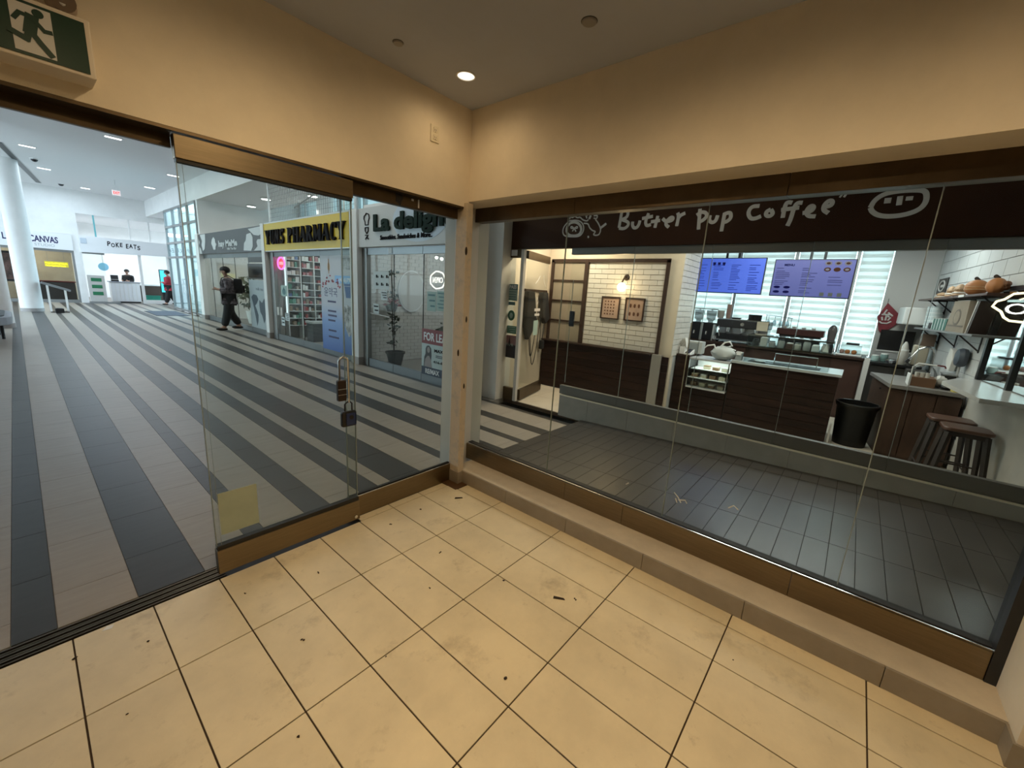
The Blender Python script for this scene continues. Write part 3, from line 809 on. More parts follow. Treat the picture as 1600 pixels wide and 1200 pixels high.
for x in (3.24, 4.55, 5.35): build(MB().box(x - 0.03, x + 0.03, YF + 0.05, YF + 0.12, 3.3, 4.34), 'mullion', mat('teal_frame', (0.15, 0.45, 0.50), 0.4) if x < 3.5 else M_wallw, po)
t = thing('menu_stand', 'white display stand with three green panels before the poke shop', 'display', (2.95, YF - 0.33, 0))
build(MB().box(2.66, 3.28, YF - 0.40, YF - 0.27, 0.10, 1.40), 'body', mat('stand_grey', (0.50, 0.48, 0.46), 0.5), t)
build(MB().box(2.62, 3.75, YF - 0.52, YF - 0.14, 0.0, 0.10), 'foot', M_alu, t)
for z in (0.42, 0.76, 1.10): build(MB().box(2.78, 3.16, YF - 0.41, YF - 0.40, z, z + 0.17), 'green_panel', mat('green_panel', (0.02, 0.16, 0.07), 0.4), t)
t = thing('poke_counter', 'white ribbed serving counter in the poke shop', 'counter', (4.05, 28.1, 0))
build(MB().box(3.55, 4.72, 27.95, 28.6, 0.08, 1.08), 'body', M_wallw, t)
build(MB().box(3.6, 4.68, 28.0, 28.55, 0.0, 0.08), 'plinth', M_black, t)
for k in range(7): build(MB().box(3.58 + k*.165, 3.70 + k*.165, 27.93, 27.95, 0.1, 1.06), 'rib', M_sign, t)
build(MB().box(3.5, 4.78, 27.9, 28.65, 1.08, 1.13), 'top', mat('grey_top', (0.3, 0.32, 0.36), 0.4), t)
t = thing('side_cabinet', 'brown cabinet with white top right of the ribbed counter', 'cabinet', (5.5, 30.0, 0))
build(MB().box(4.85, 6.3, 29.75, 30.3, 0.0, 0.92), 'body', mat('brown_cabinet', (0.07, 0.05, 0.04), 0.5), t)
build(MB().box(4.80, 6.35, 29.7, 30.35, 0.92, 1.0), 'top', M_wallw, t)
t = thing('cash_register', 'small black cash register on the ribbed white counter', 'register', (3.75, 28.2, 1.13))
build(MB().rbox(3.62, 3.92, 28.1, 28.4, 1.13, 1.22, 0.01), 'base', M_black, t)
build(MB().obox((3.77, 28.25, 1.34), (0.30, 0.04, 0.22), Matrix.Rotation(-0.3, 3, 'X')), 'screen', M_black, t)
t = thing('storage_crate', 'green plastic crate under the far cabinet top in poke shop', 'crate', (5.35, 28.5, 0))
build(MB().rbox(5.0, 5.62, 28.3, 28.8, 0.0, 0.42, 0.02), 'body', mat('crate_green', (0.03, 0.30, 0.22), 0.5), t)
build(MB().box(4.98, 5.64, 28.28, 28.82, 0.36, 0.42), 'rim', MATS['crate_green'], t)
t = thing('teal_screen', 'tall bright cyan advertising screen in the poke shop window', 'screen', (6.0, 28.6, 0.5))
build(MB().box(5.72, 6.42, 28.6, 28.7, 0.55, 1.9), 'frame', M_black, t)
build(MB().box(5.80, 6.34, 28.55, 28.8, 0.0, 0.55), 'stand', M_black, t)
build(MB().box(5.75, 6.39, 28.59, 28.60, 0.62, 1.86), 'display', mat('cyan_screen', (0.05, 0.5, 0.6), 0.3, emit=(0.10, 0.75, 0.90), estr=0.8), t)
t = thing('hanging_disc', 'round blue hanging decal in the poke shop opening', 'decoration', (3.35, YF + 0.06, 1.62))
build(MB().lathe([(0.0, 0), (0.20, 0), (0.20, 0.012), (0, 0.012)], (3.35, YF + 0.06, 1.85), 20, 'y'), 'disc', mat('sky_disc', (0.30, 0.62, 0.80), 0.4), t)
build(MB().box(3.343, 3.357, YF + 0.06, YF + 0.07, 2.05, 2.44), 'cord', M_alu, t)

# ================================================================ GLAZED ENTRANCE on the right, y 18..23.5
en = sroot('window_entrance')
M_cyan = glass_mat('blue_glass', (0.86, 0.96, 0.98))
X5 = 5.30
for y in (18.2, 19.5, 20.75, 22.0, 23.45):
    build(MB().box(X5 - 0.04, X5 + 0.06, y - 0.04, y + 0.04, 0.0, 4.62), 'mullion', M_alu, en)
for z in (3.12, 3.85, 4.58, 2.48, 0.10):
    build(MB().box(X5 - 0.04, X5 + 0.06, 18.2, 23.45, z - 0.045, z + 0.045), 'transom', M_alu, en)
for a, b in zip((18.24, 19.54, 20.79, 22.04), (19.46, 20.71, 21.96, 23.41)):
    for z0, z1 in ((0.15, 2.43), (2.53, 3.07), (3.17, 3.80), (3.90, 4.53)):
        build(MB().box(X5, X5 + 0.012, a, b, z0, z1), 'glass_pane', M_cyan, en)
build(MB().tube([(X5 - 0.09, 20.9, 0.9), (X5 - 0.09, 20.9, 1.5)], 0.02, 8), 'door_handle', M_chrome, en)
build(MB().tube([(X5 - 0.09, 20.6, 0.9), (X5 - 0.09, 20.6, 1.5)], 0.02, 8), 'door_handle', M_chrome, en)
struct(MB().box(X5, 12.8, 17.95, 18.12, 0, 5.5), 'wall_partition', M_wallw)
struct(MB().box(X5 - 0.02, 7.2, 23.5, 23.6, 0, 4.62).box(7.1, 7.2, 23.6, YF, 0, 4.62), 'wall_entrance_end', M_wallw)
t = thing('floor_mat', 'dark blue grey entrance mat on the striped concourse floor', 'mat', (4.45, 20.7, 0))
build(MB().rbox(3.93, 5.0, 19.4, 22.0, 0.0, 0.012, 0.004), 'carpet', mat('mat_blue', (0.075, 0.08, 0.10), 0.9, var=0.15, vscale=40), t)
build(MB().box(3.89, 5.04, 19.36, 22.04, 0.0, 0.006), 'rubber_border', M_rubber, t)

# ================================================================ SHOPFRONTS along x = 5.3
M_rail = mat('rail_steel', (0.17, 0.185, 0.195), 0.35, 0.5)
def frontage(name, y0, y1, splits, zh=2.42, zb=0.17, base=M_rail, head=M_rail):
    r = sroot(name)
    hs = [y0] + splits + [y1]
    for a, b in zip(hs, hs[1:]):
        build(MB().box(X5, X5 + 0.06, a + 0.006, b - 0.006, 0.0, zb), 'bottom_rail', base, r)
        build(MB().box(X5, X5 + 0.06, a + 0.006, b - 0.006, zh, 2.56), 'head_rail', head, r)
        build(MB().box(X5 + 0.024, X5 + 0.036, a + 0.006, b - 0.006, zb, zh), 'glass_pane', M_glass, r)
    for y in splits: build(MB().box(X5 + 0.022, X5 + 0.038, y - 0.006, y + 0.006, zb, zh), 'glass_joint', M_rubber, r)
    return r
def wallpier(y0, y1, x=5.16):
    r = struct(MB().box(x, X5 + 0.10, y0, y1, 0.0, 3.34), 'wall_pier', M_wallw)
    build(MB().box(x - 0.012, X5 + 0.08, y0 - 0.012, y1 + 0.012, 0.0, 0.17), 'pier_base', M_base, r)
wallpier(5.80, 6.10); wallpier(10.98, 11.20); wallpier(17.75, 18.16); wallpier(2.20, 2.80)
# piece of beige wall between sandwich shop and coffee shop
struct(MB().box(5.40, 5.75, 1.80, 2.18, 0.0, 4.7), 'wall_coffee_side', M_pier)

# --- sandwich shop
fr = frontage('shopfront_sandwich', 2.80, 5.62, [3.705, 4.668])
build(MB().box(X5 - 0.02, X5 + 0.08, 5.62, 5.80, 0.0, 2.56), 'side_jamb', M_alu, fr)
struct(MB().box(X5 + 0.1, 12.6, 2.16, 2.32, 0, 4.62), 'wall_divider', M_wallw)
struct(MB().box(X5 + 0.1, 8.9, 2.3, 5.9, 3.40, 3.46), 'sandwich_ceiling', M_mceil)
M_brickw = mat('white_brick', (0.62, 0.60, 0.57), 0.6, var=0.06, vscale=3)
bw = struct(MB().box(X5 + 0.1, 12.6, 5.855, 6.05, 0, 3.4), 'wall_sandwich_brick', mat('brick_mortar', (0.40, 0.38, 0.36), 0.8))
struct(MB().box(9.2, 9.4, 2.3, 5.9, 0, 3.4), 'wall_sandwich_back', M_wallw)
courses = MB()
for i in range(40):
    z = i * 0.085
    x = X5 + 0.1 - (0.11 if i % 2 else 0)
    while x < 9.18:
        courses.box(max(X5 + 0.1, x), min(9.2, x + 0.212), 5.84, 5.856, z, z + 0.077); x += 0.22
build(courses, 'brick_courses', M_brickw, bw)['kind'] = 'stuff'
t = thing('sandwich_sign', 'grey white fascia sign with chef hat drawing and dark green lettering', 'sign', (5.2, 4.3, 2.56))
build(MB().box(5.20, 5.30, 2.80, 5.80, 2.565, 3.34), 'panel', mat('sign_pale_grey', (0.58, 0.58, 0.57), 0.45), t)
M_dgreen = mat('dark_green_letters', (0.016, 0.034, 0.028), 0.8, spec=0.15)
build(MB().disc((3.70, 3.02), 0.82, 0.40, 5.196, 5.20, 36), 'pale_ellipse', mat('pale_blue_ellipse', (0.55, 0.64, 0.74), 0.4), t)
text('La delight', 'letter', M_dgreen, '-x', (5.175, 3.97, 2.87), 0.30, 2.40, t, bold=0.035, depth=0.04, split=True)
text('Smoothies. Sandwiches & More..', 'small_lettering', M_ink, '-x', (5.19, 4.13, 2.69), 0.085, 1.64, t, bold=0.02, depth=0.012, shear=0.12)
hat = MB()
q = [(5.50, 3.19), (5.46, 3.23), (5.41, 3.22), (5.36, 3.20), (5.345, 3.13), (5.38, 3.07), (5.385, 3.00), (5.50, 3.00), (5.51, 3.07), (5.55, 3.12), (5.54, 3.18), (5.50, 3.19)]
hat.tube([(5.19, y, z) for y, z in q], 0.010, 6)
hat.tube([(5.19, y, z) for y, z in ((5.51, 2.95), (5.50, 2.88), (5.445, 2.83), (5.39, 2.88), (5.38, 2.95), (5.51, 2.95))], 0.010, 6)
hat.tube([(5.19, y, z) for y, z in ((5.50, 2.80), (5.39, 2.80), (5.50, 2.72), (5.445, 2.76), (5.38, 2.72))], 0.012, 6)
build(hat, 'chef_hat_drawing', M_ink, t)
single(MB().box(X5 - 0.006, X5 - 0.002, 4.70, 4.82, 2.44, 2.54), 'unit_plate', M_sign, 'small white unit number plate over the sandwich shop door', 'plate')
t = thing('open_sign', 'round white neon open sign hung in the sandwich shop window', 'sign', (5.37, 3.31, 1.82))
M_nw = emit_mat('neon_white', (1.0, 0.93, 0.88), 1.6)
build(MB().tube([(5.36, 3.335 + 0.22*math.cos(2*PI*k/14)*(1.0 if k % 2 else 0.95), 1.955 + 0.16*math.sin(2*PI*k/14)*(1.0 if k % 2 else 0.95)) for k in range(14)], 0.014, 6, closed=True), 'neon_ring', M_nw, t)
text('OPEN', 'neon_letters', M_nw, '+x', (5.36, 3.335, 1.905), 0.10, 0.28, t, bold=0.0, depth=0.01)
# posters and notices in that window
def notice(y0, y1, z0, z1, m, lab, name='notice', x=5.32, cat='notice', lines=0, lm=None, group=None):
    t = thing(name, lab, cat, (x, (y0+y1)/2, z0), 0, group)
    build(MB().box(x, x + 0.003, y0, y1, z0, z1), 'sheet', m, t)
    if lines:
        for k in range(lines):
            zz = z1 - (k + 0.8) * (z1 - z0) / (lines + 0.6)
            build(MB().box(x - 0.002, x, y0 + (y1-y0)*0.12, y1 - (y1-y0)*(0.12 + 0.25*((k*7) % 3)/2), zz, zz + (z1-z0)/(lines+0.6)*0.32), 'printed_line', lm or M_ink, t)
    return t
M_paper = mat('pale_paper', (0.60, 0.68, 0.70), 0.6)
M_mint = mat('mint_paper', (0.36, 0.50, 0.46), 0.6)
M_teal = mat('teal_paper', (0.10, 0.22, 0.24), 0.6)
t = notice(4.84, 5.42, 1.72, 2.08, M_paper, 'pale blue notice with six small drawings on the sandwich shop glass')
for k in range(6):
    yy = 5.32 - (k % 3) * 0.19; zz = 1.98 - (k // 3) * 0.16
    build(MB().box(5.317, 5.32, yy - 0.05, yy, zz - 0.03, zz + 0.03).box(5.317, 5.32, yy - 0.09, yy - 0.065, zz - 0.03, zz + 0.01), 'small_drawing', M_ink, t)
notice(4.90, 5.14, 1.50, 1.68, M_paper, 'small pale card under the six drawing notice', lines=3)
notice(5.22, 5.44, 1.18, 1.40, M_paper, 'square pale card with dark border low on sandwich shop glass', lines=2)
notice(3.06, 3.30, 1.40, 1.76, M_mint, 'right sheet of the two mint menus under the open sign', lines=5, lm=M_teal)
notice(3.32, 3.58, 1.38, 1.74, M_mint, 'left sheet of the two mint menus under the open sign', lines=3, lm=M_teal)
build(MB().tube([(X5 - 0.05, 4.72, 1.16), (X5 - 0.05, 5.42, 1.20)], 0.012, 8), 'door_bar', M_chrome, fr, smooth=True)
# for-lease board
t = thing('for_lease_board', 'red white and navy lease board in sandwich shop window', 'sign', (5.29, 3.36, 0.16))
x = 5.292
build(MB().box(x, x + 0.006, 2.82, 3.685, 0.76, 1.04), 'red_band', mat('lease_red', (0.22, 0.02, 0.025), 0.5), t)
build(MB().box(x, x + 0.006, 2.82, 3.685, 0.31, 0.76), 'white_field', mat('lease_white', (0.52, 0.62, 0.62), 0.5), t)
build(MB().box(x, x + 0.006, 2.82, 3.685, 0.15, 0.31), 'navy_band', mat('lease_navy', (0.015, 0.03, 0.06), 0.5), t)
text('FOR LEASE', 'lettering', M_sign, '-x', (x - 0.002, 3.635, 0.825), 0.15, 0.95 - 0.14, t, bold=0.025, align='LEFT')
text('MAX R', 'small_lettering', M_ink, '-x', (x - 0.002, 3.13, 0.625), 0.055, 0.36, t, bold=0.04)
text('416-817', 'small_lettering', M_ink, '-x', (x - 0.002, 3.13, 0.415), 0.045, 0.40, t, bold=0.02)
text('RE/MAX', 'brand_lettering', M_sign, '-x', (x - 0.002, 3.36, 0.185), 0.09, 0.42, t, bold=0.03)
for z in (0.555, 0.525): build(MB().box(x - 0.002, x, 2.95, 3.26, z, z + 0.012), 'printed_line', M_ink, t)
build(MB().prism([(3.62, 0.31), (3.60, 0.50), (3.565, 0.56), (3.565, 0.66), (3.53, 0.72), (3.46, 0.73), (3.40, 0.68), (3.385, 0.55), (3.40, 0.42), (3.38, 0.31)], 'x', x - 0.002, x), 'portrait_hair', mat('portrait_dark', (0.03, 0.028, 0.03), 0.5), t)
build(MB().disc((3.475, 0.645), 0.042, 0.058, x - 0.004, x - 0.002, 16).prism([(3.60, 0.312), (3.57, 0.46), (3.50, 0.53), (3.45, 0.53), (3.40, 0.46), (3.36, 0.312)], 'x', x - 0.0035, x - 0.002), 'portrait_figure', mat('portrait_skin', (0.34, 0.30, 0.29), 0.6), t)
# plants behind the sandwich shop glass
M_leafd = mat('dark_leaf', (0.018, 0.030, 0.016), 0.5, var=0.4, vscale=20)
M_pot = mat('dark_pot', (0.035, 0.03, 0.028), 0.5)
def leafmass(c, r, n, size, seed):
    rr = random.Random(seed); mb = MB()
    for k in range(n):
        d = Vector((rr.gauss(0, 1), rr.gauss(0, 1), rr.gauss(0, 1))).normalized() * (rr.random() ** 0.4)
        p = Vector((c[0] + d.x*r[0], c[1] + d.y*r[1], c[2] + d.z*r[2]))
        a = Vector((rr.gauss(0, 1), rr.gauss(0, 1), rr.gauss(-0.3, 1))).normalized()
        b = a.orthogonal().normalized(); s = size * rr.uniform(0.6, 1.2)
        mb.add([p, p + a*s*0.5 + b*s*0.28, p + a*s, p + a*s*0.5 - b*s*0.28], [(0, 1, 2, 3)])
    return mb
t = thing('potted_plant', 'tall thin dark leaved plant in black pot behind sandwich shop glass', 'plant', (5.75, 5.35, 0))
build(MB().lathe([(0.13, 0.0), (0.20, 0.30), (0.22, 0.30), (0.22, 0.34), (0.18, 0.34), (0.17, 0.28)], (5.75, 5.25, 0), 18), 'pot', M_pot, t, smooth=True)
build(MB().tube([(5.75, 5.30, 0.28), (5.75, 5.36, 0.9), (5.74, 5.33, 1.5), (5.75, 5.40, 2.15)], 0.012, 6), 'stem', M_dirt, t)
fo = MB()
for z, r, n in ((0.55, .10, 16), (0.85, .14, 22), (1.05, .13, 22), (1.35, .07, 12), (1.62, .11, 18), (2.10, .08, 14)):
    l = leafmass((5.75, 5.32, z), (r, r, r), n, 0.14, int(z*100)); fo.add(l.v, l.f)
build(fo, 'foliage', M_leafd, t)
t = thing('potted_plant', 'low bushy dark plant above the lease board', 'plant', (5.75, 3.35, 0.6))
build(MB().lathe([(0.15, 0.55), (0.20, 0.85), (0.18, 0.85), (0.17, 0.82)], (5.75, 3.35, 0), 16), 'pot', M_pot, t, smooth=True)
build(leafmass((5.75, 3.33, 1.02), (0.18, 0.42, 0.17), 130, 0.15, 5), 'foliage', M_leafd, t)
single(MB().box(5.60, 5.95, 3.0, 3.75, 0.0, 0.55), 'plant_stand', M_pot, 'dark low stand carrying the bushy plant behind lease board', 'stand', bev=0.01)
t = thing('wall_disc', 'large pale round mirror on the white brick wall of sandwich shop', 'mirror', (6.6, 5.82, 1.2))
dm = lambda r, q: [(6.60 + .39*r*math.cos(2*PI*k/36), 1.70 + .50*r*math.sin(2*PI*k/36)) for k in range(36)]
build(MB().prism(dm(1, 0), 'y', 5.80, 5.838), 'frame', M_sign, t)
build(MB().prism(dm(.94, 0), 'y', 5.792, 5.801), 'mirror_face', mat('pale_mirror', (0.62, 0.62, 0.61), 0.35), t)
t = thing('flower_basket', 'hanging pot with red flowers behind the six drawing notice', 'plant', (5.9, 5.66, 1.2))
build(leafmass((5.9, 5.58, 1.42), (0.17, 0.09, 0.09), 50, 0.11, 9), 'flowers', mat('flower_red', (0.20, 0.02, 0.03), 0.6), t)
build(MB().lathe([(0.10, 1.22), (0.15, 1.38), (0.13, 1.38)], (5.9, 5.62, 0), 14), 'pot', M_pot, t, smooth=True)
t = thing('chandelier', 'small cluster of white ceiling lamps inside the sandwich shop', 'lamp', (6.6, 4.6, 2.5))
for k in range(4):
    build(MB().sphere((6.6, 4.35 + k*0.18, 2.46 + 0.03*(k % 2)), 0.035, 10, 6), 'bulb', emit_mat('bulb_white', (1, 0.97, 0.92), 6), t)
build(MB().tube([(6.6, 4.30, 2.52), (6.6, 4.95, 2.52)], 0.012, 6).tube([(6.6, 4.62, 2.52), (6.6, 4.62, 3.4)], 0.008, 6), 'rod', M_alu, t)

# --- pharmacy
fr = frontage('shopfront_pharmacy', 6.10, 10.80, [7.80, 8.95])
build(MB().box(X5 - 0.02, X5 + 0.08, 10.70, 10.98, 0.0, 2.56), 'side_jamb', M_alu, fr)
build(MB().tube([(X5 - 0.05, 10.48, 0.75), (X5 - 0.05, 10.48, 0.98)], 0.025, 8), 'door_handle', M_white, fr)
build(MB().tube([(X5 - 0.05, 10.25, 0.75), (X5 - 0.05, 10.25, 0.98)], 0.025, 8), 'door_handle', M_white, fr)
struct(MB().box(X5 + 0.1, 12.6, 11.02, 11.18, 0, 3.4), 'wall_divider', M_wallw)
t = thing('pharmacy_sign', 'bright yellow fascia sign with black serif lettering over pharmacy', 'sign', (5.2, 8.6, 2.56))
build(MB().box(5.18, 5.30, 6.16, 11.0, 2.565, 3.31), 'panel', mat('yellow_sign', (0.72, 0.50, 0.015), 0.45), t)
build(MB().box(5.175, 5.31, 6.14, 11.02, 3.31, 3.34).box(5.175, 5.31, 6.14, 11.02, 2.55, 2.575), 'edge_trim', M_alul, t)
def serif_letter(ch, y, z, w, h):
    # thick and thin strokes with slab serifs, running towards -y
    mb = MB(); k = 0.34 * w; n = 0.13 * w; sh = 0.055 * h
    P = lambda u, v: (y - u * w - 0.04 * v * h, z + v * h)
    def bar(u0, v0, u1, v1, a, b=None):
        b = a if b is None else b
        p0, p1 = P(u0, v0), P(u1, v1)
        mb.prism([(p0[0] + a/2, p0[1]), (p0[0] - a/2, p0[1]), (p1[0] - b/2, p1[1]), (p1[0] + b/2, p1[1])], 'x', 5.13, 5.178)
    def serif(u, v, s=0.52):
        p = P(u, v); dz = sh if v < 0.5 else -sh
        mb.prism([(p[0] + s*w/2, p[1]), (p[0] - s*w/2, p[1]), (p[0] - s*w/2, p[1] + dz), (p[0] + s*w/2, p[1] + dz)], 'x', 5.128, 5.18)
    def bowl(cu, cv, ru, rv, a0, a1, th):
        N = 12; o = []; i = []
        for q in range(N + 1):
            a = math.radians(a0 + (a1 - a0) * q / N)
            c, s = math.cos(a), math.sin(a)
            t2 = th * (0.35 + 0.65 * abs(c))
            o.append(P(cu + ru*c, cv + rv*s)); i.append(P(cu + (ru - t2/w)*c, cv + (rv - 0.5*sh/h - 0.4*t2/h)*s))
        for q in range(N):
            mb.prism([o[q], o[q+1], i[q+1], i[q]], 'x', 5.13, 5.178)
    if ch == 'Y': bar(0.10, 1, 0.50, 0.45, k); bar(0.92, 1, 0.54, 0.45, n); bar(0.5, 0, 0.5, 0.5, k); serif(0.12, 1); serif(0.90, 1, 0.4); serif(0.5, 0)
    if ch == 'U': bar(0.2, 0.25, 0.2, 1, k); bar(0.85, 0.25, 0.85, 1, n); bowl(0.52, 0.27, 0.46, 0.28, 180, 360, k); serif(0.2, 1); serif(0.85, 1, 0.36)
    if ch == 'N': bar(0.18, 0, 0.18, 1, 1.4*n); bar(0.20, 1, 0.80, 0, k); bar(0.82, 0, 0.82, 1, 1.4*n); serif(0.16, 0, 0.26); serif(0.84, 1, 0.26)
    if ch == 'S': bowl(0.5, 0.73, 0.40, 0.28, 20, 270, k); bowl(0.5, 0.27, 0.42, 0.28, 90, -160, k); bar(0.86, 0.72, 0.88, 1.0, n); bar(0.12, 0.0, 0.12, 0.28, n)
    if ch == 'P': bar(0.25, 0, 0.25, 1, k); bowl(0.40, 0.73, 0.52, 0.28, 90, -90, k); serif(0.22, 1, 0.5); serif(0.25, 0)
    if ch == 'H': bar(0.2, 0, 0.2, 1, k*.9); bar(0.8, 0, 0.8, 1, k*.9); mb.prism([P(0.2, 0.46), P(0.8, 0.46), P(0.8, 0.54), P(0.2, 0.54)], 'x', 5.13, 5.178); [serif(u, v, 0.46) for u in (0.2, 0.8) for v in (0, 1)]
    if ch == 'A': bar(0.10, 0, 0.50, 1, n); bar(0.88, 0, 0.50, 1, k); mb.prism([P(0.25, 0.28), P(0.75, 0.28), P(0.72, 0.36), P(0.28, 0.36)], 'x', 5.13, 5.178); serif(0.1, 0, 0.36); serif(0.88, 0, 0.46)
    if ch == 'R': bar(0.22, 0, 0.22, 1, k); bowl(0.36, 0.75, 0.48, 0.26, 90, -90, k); bar(0.5, 0.5, 0.88, 0, k*.9); serif(0.2, 1, 0.46); serif(0.22, 0, 0.46); serif(0.92, 0, 0.3)
    if ch == 'M': bar(0.10, 0, 0.14, 1, n); bar(0.16, 1, 0.50, 0.05, k*.8); bar(0.84, 1, 0.50, 0.05, n); bar(0.88, 0, 0.84, 1, k*.9); serif(0.1, 0, 0.3); serif(0.9, 0, 0.38); serif(0.14, 1, 0.3); serif(0.86, 1, 0.36)
    if ch == 'C': bowl(0.55, 0.5, 0.50, 0.52, 50, 310, k); bar(0.86, 0.68, 0.88, 1.0, n)
    return mb
y = 10.80
for ch, w in (('Y', .36), ('U', .36), ('N', .36), ('S', .34), (' ', .20), ('P', .36), ('H', .42), ('A', .42), ('R', .40), ('M', .48), ('A', .42), ('C', .38), ('Y', .38)):
    if ch != ' ':
        build(serif_letter(ch, y - 0.02, 2.745, w * .93 - 0.05, 0.38), 'letter', M_ink, t)
    y -= w * .93
# neon and paper in the pharmacy door
t = thing('open_sign', 'glowing pink and red oval neon sign in the pharmacy door', 'sign', (5.40, 10.45, 2.05))
build(MB().tube([(5.40, 10.45 + 0.24*math.cos(2*PI*k/28), 2.245 + 0.165*math.sin(2*PI*k/28)) for k in range(28)], 0.022, 8, closed=True), 'neon_ring', emit_mat('neon_pink', (1.0, 0.12, 0.55), 3.0), t)
build(MB().disc((10.45, 2.245), 0.20, 0.13, 5.41, 5.42, 24), 'red_face', mat('neon_face', (0.8, 0.02, 0.05), 0.4, emit=(1.0, 0.02, 0.08), estr=0.9), t)
text('OPEN', 'neon_letters', emit_mat('neon_letter', (1.0, 0.35, 0.4), 2.0), '-x', (5.40, 10.45, 2.20), 0.09, 0.28, t, depth=0.008)
t = notice(9.95, 10.36, 1.32, 1.62, M_mint, 'mint coloured notice with dark green round emblem on pharmacy door')
build(MB().disc((10.15, 1.44), 0.12, 0.09, 5.316, 5.32, 20).prism([(10.10, 1.50), (10.20, 1.50), (10.17, 1.58), (10.13, 1.58)], 'x', 5.316, 5.32), 'emblem', M_teal, t)
notice(10.22, 10.45, 0.45, 0.70, M_paper, 'white paper low on the pharmacy door beside the handle', lines=2)
notice(9.88, 10.16, 0.62, 0.84, M_paper, 'white printed sheet near the bottom of the pharmacy door glass', lines=4)
# poster
t = thing('pharmacy_poster', 'tall white to blue window poster with Korean lettering and pill pictures', 'poster', (5.29, 6.98, 0.1))
pm = mat('poster_print', (0.6, 0.65, 0.75), 0.45)
nt = pm.node_tree; b = nt.nodes['Principled BSDF']
g = nt.nodes.new('ShaderNodeNewGeometry'); sp = nt.nodes.new('ShaderNodeSeparateXYZ'); mr = nt.nodes.new('ShaderNodeMapRange'); cr = nt.nodes.new('ShaderNodeValToRGB')
mr.inputs['From Min'].default_value = 0.1; mr.inputs['From Max'].default_value = 2.4
nt.links.new(g.outputs['Position'], sp.inputs[0]); nt.links.new(sp.outputs['Z'], mr.inputs['Value']); nt.links.new(mr.outputs['Result'], cr.inputs['Fac'])
cr.color_ramp.elements[0].color = (0.05, 0.13, 0.42, 1); cr.color_ramp.elements[1].color = (0.55, 0.56, 0.60, 1)
e = cr.color_ramp.elements.new(0.33); e.color = (0.22, 0.36, 0.68, 1)
e = cr.color_ramp.elements.new(0.5); e.color = (0.52, 0.55, 0.64, 1)
nt.links.new(cr.outputs['Color'], b.inputs['Base Color'])
build(MB().box(5.286, 5.290, 6.12, 7.78, 0.12, 2.42), 'sheet', pm, t)
xx = 5.2855
def pr(mb, nm, m): build(mb, nm, m, t)
text('윤약국', 'korean_lettering', M_inkb, '-x', (xx, 7.28, 1.47), 0.17, 0.66, t, depth=0.002)
pr(MB().box(xx - .001, xx, 6.14, 7.05, 1.78, 1.96), 'blue_band', mat('band_blue', (0.20, 0.45, 0.80), 0.4))
text('(416)792', 'phone_number', M_sign, '-x', (xx - 0.001, 6.55, 1.82), 0.09, 0.62, t, depth=0.002, bold=0.02)
for z, w in ((1.31, .42), (1.08, .42), (0.97, .44), (0.85, .36), (0.60, .40), (0.44, .52)):
    pr(MB().box(xx - .001, xx, 7.45 - w, 7.45, z, z + 0.045), 'printed_line', M_inkb)
rr = random.Random(3)
pills = MB()
for k in range(26):
    u = rr.random(); yy = 7.72 - u * 0.92; zz = 1.80 + rr.gauss(0, 0.05) - abs(u - .3) * 0.08
    pills.disc((yy, zz), rr.uniform(.02, .045), rr.uniform(.015, .03), xx - .003, xx, 8)
pr(pills, 'red_pills', mat('pill_red', (0.35, 0.03, 0.05), 0.5))
pr(MB().disc((7.34, 2.16), 0.06, 0.11, xx - .002, xx, 14).box(xx - .002, xx, 7.32, 7.36, 2.0, 2.34), 'orange_bottle', mat('bottle_orange', (0.60, 0.34, 0.15), 0.5))
pr(MB().prism([(6.60, 1.72), (6.20, 1.72), (6.26, 1.46), (6.54, 1.46)], 'x', xx - .002, xx).box(xx - .002, xx, 6.18, 6.62, 1.73, 1.78).prism([(6.36, 1.78), (6.30, 1.78), (6.24, 1.90), (6.30, 1.90)], 'x', xx - .002, xx), 'mortar_icon', mat('mortar_blue', (0.05, 0.12, 0.33), 0.5))
pr(MB().box(xx - .001, xx, 6.16, 6.66, 2.10, 2.36), 'grey_photo', mat('photo_grey', (0.35, 0.37, 0.40), 0.5, var=0.6, vscale=5))
pr(MB().prism([(6.75, 1.20), (6.50, 1.30), (6.18, 1.22), (6.16, 0.70), (6.45, 0.55), (6.60, 0.75)], 'x', xx - .001, xx), 'tablet_photo', mat('photo_tab', (0.45, 0.44, 0.47), 0.5, var=0.8, vscale=6))
# shelves behind the glass
t = thing('medicine_shelves', 'tall white wall shelving of the pharmacy seen through its glass door', 'shelving', (6.6, 10.9, 0))
M_shelf = mat('white_shelf', (0.62, 0.64, 0.64), 0.5)
build(MB().box(5.62, 8.6, 10.97, 11.015, 0, 2.75), 'back_panel', mat('shelf_back', (0.16, 0.15, 0.15), 0.6), t)
SZ = [0.40, 0.62, 0.84, 1.06, 1.28, 1.50, 1.72, 1.94, 2.16, 2.38, 2.60]
for z in SZ: build(MB().box(5.62, 8.6, 10.70, 10.97, z, z + 0.018), 'shelf', M_shelf, t)
UX = (5.62, 6.03, 6.44, 7.2, 8.0, 8.57)
for x in UX: build(MB().box(x, x + 0.03, 10.69, 10.97, 0, 2.75), 'upright', M_shelf, t)
bcol = [mat('box_%s' % n, c, 0.5) for n, c in (('white', (0.6, 0.6, 0.58)), ('red', (0.26, 0.035, 0.035)), ('blue', (0.08, 0.14, 0.30)), ('tan', (0.30, 0.22, 0.16)), ('green', (0.06, 0.20, 0.14)), ('pink', (0.40, 0.18, 0.20)))]
bm_ = {}
rr = random.Random(11)
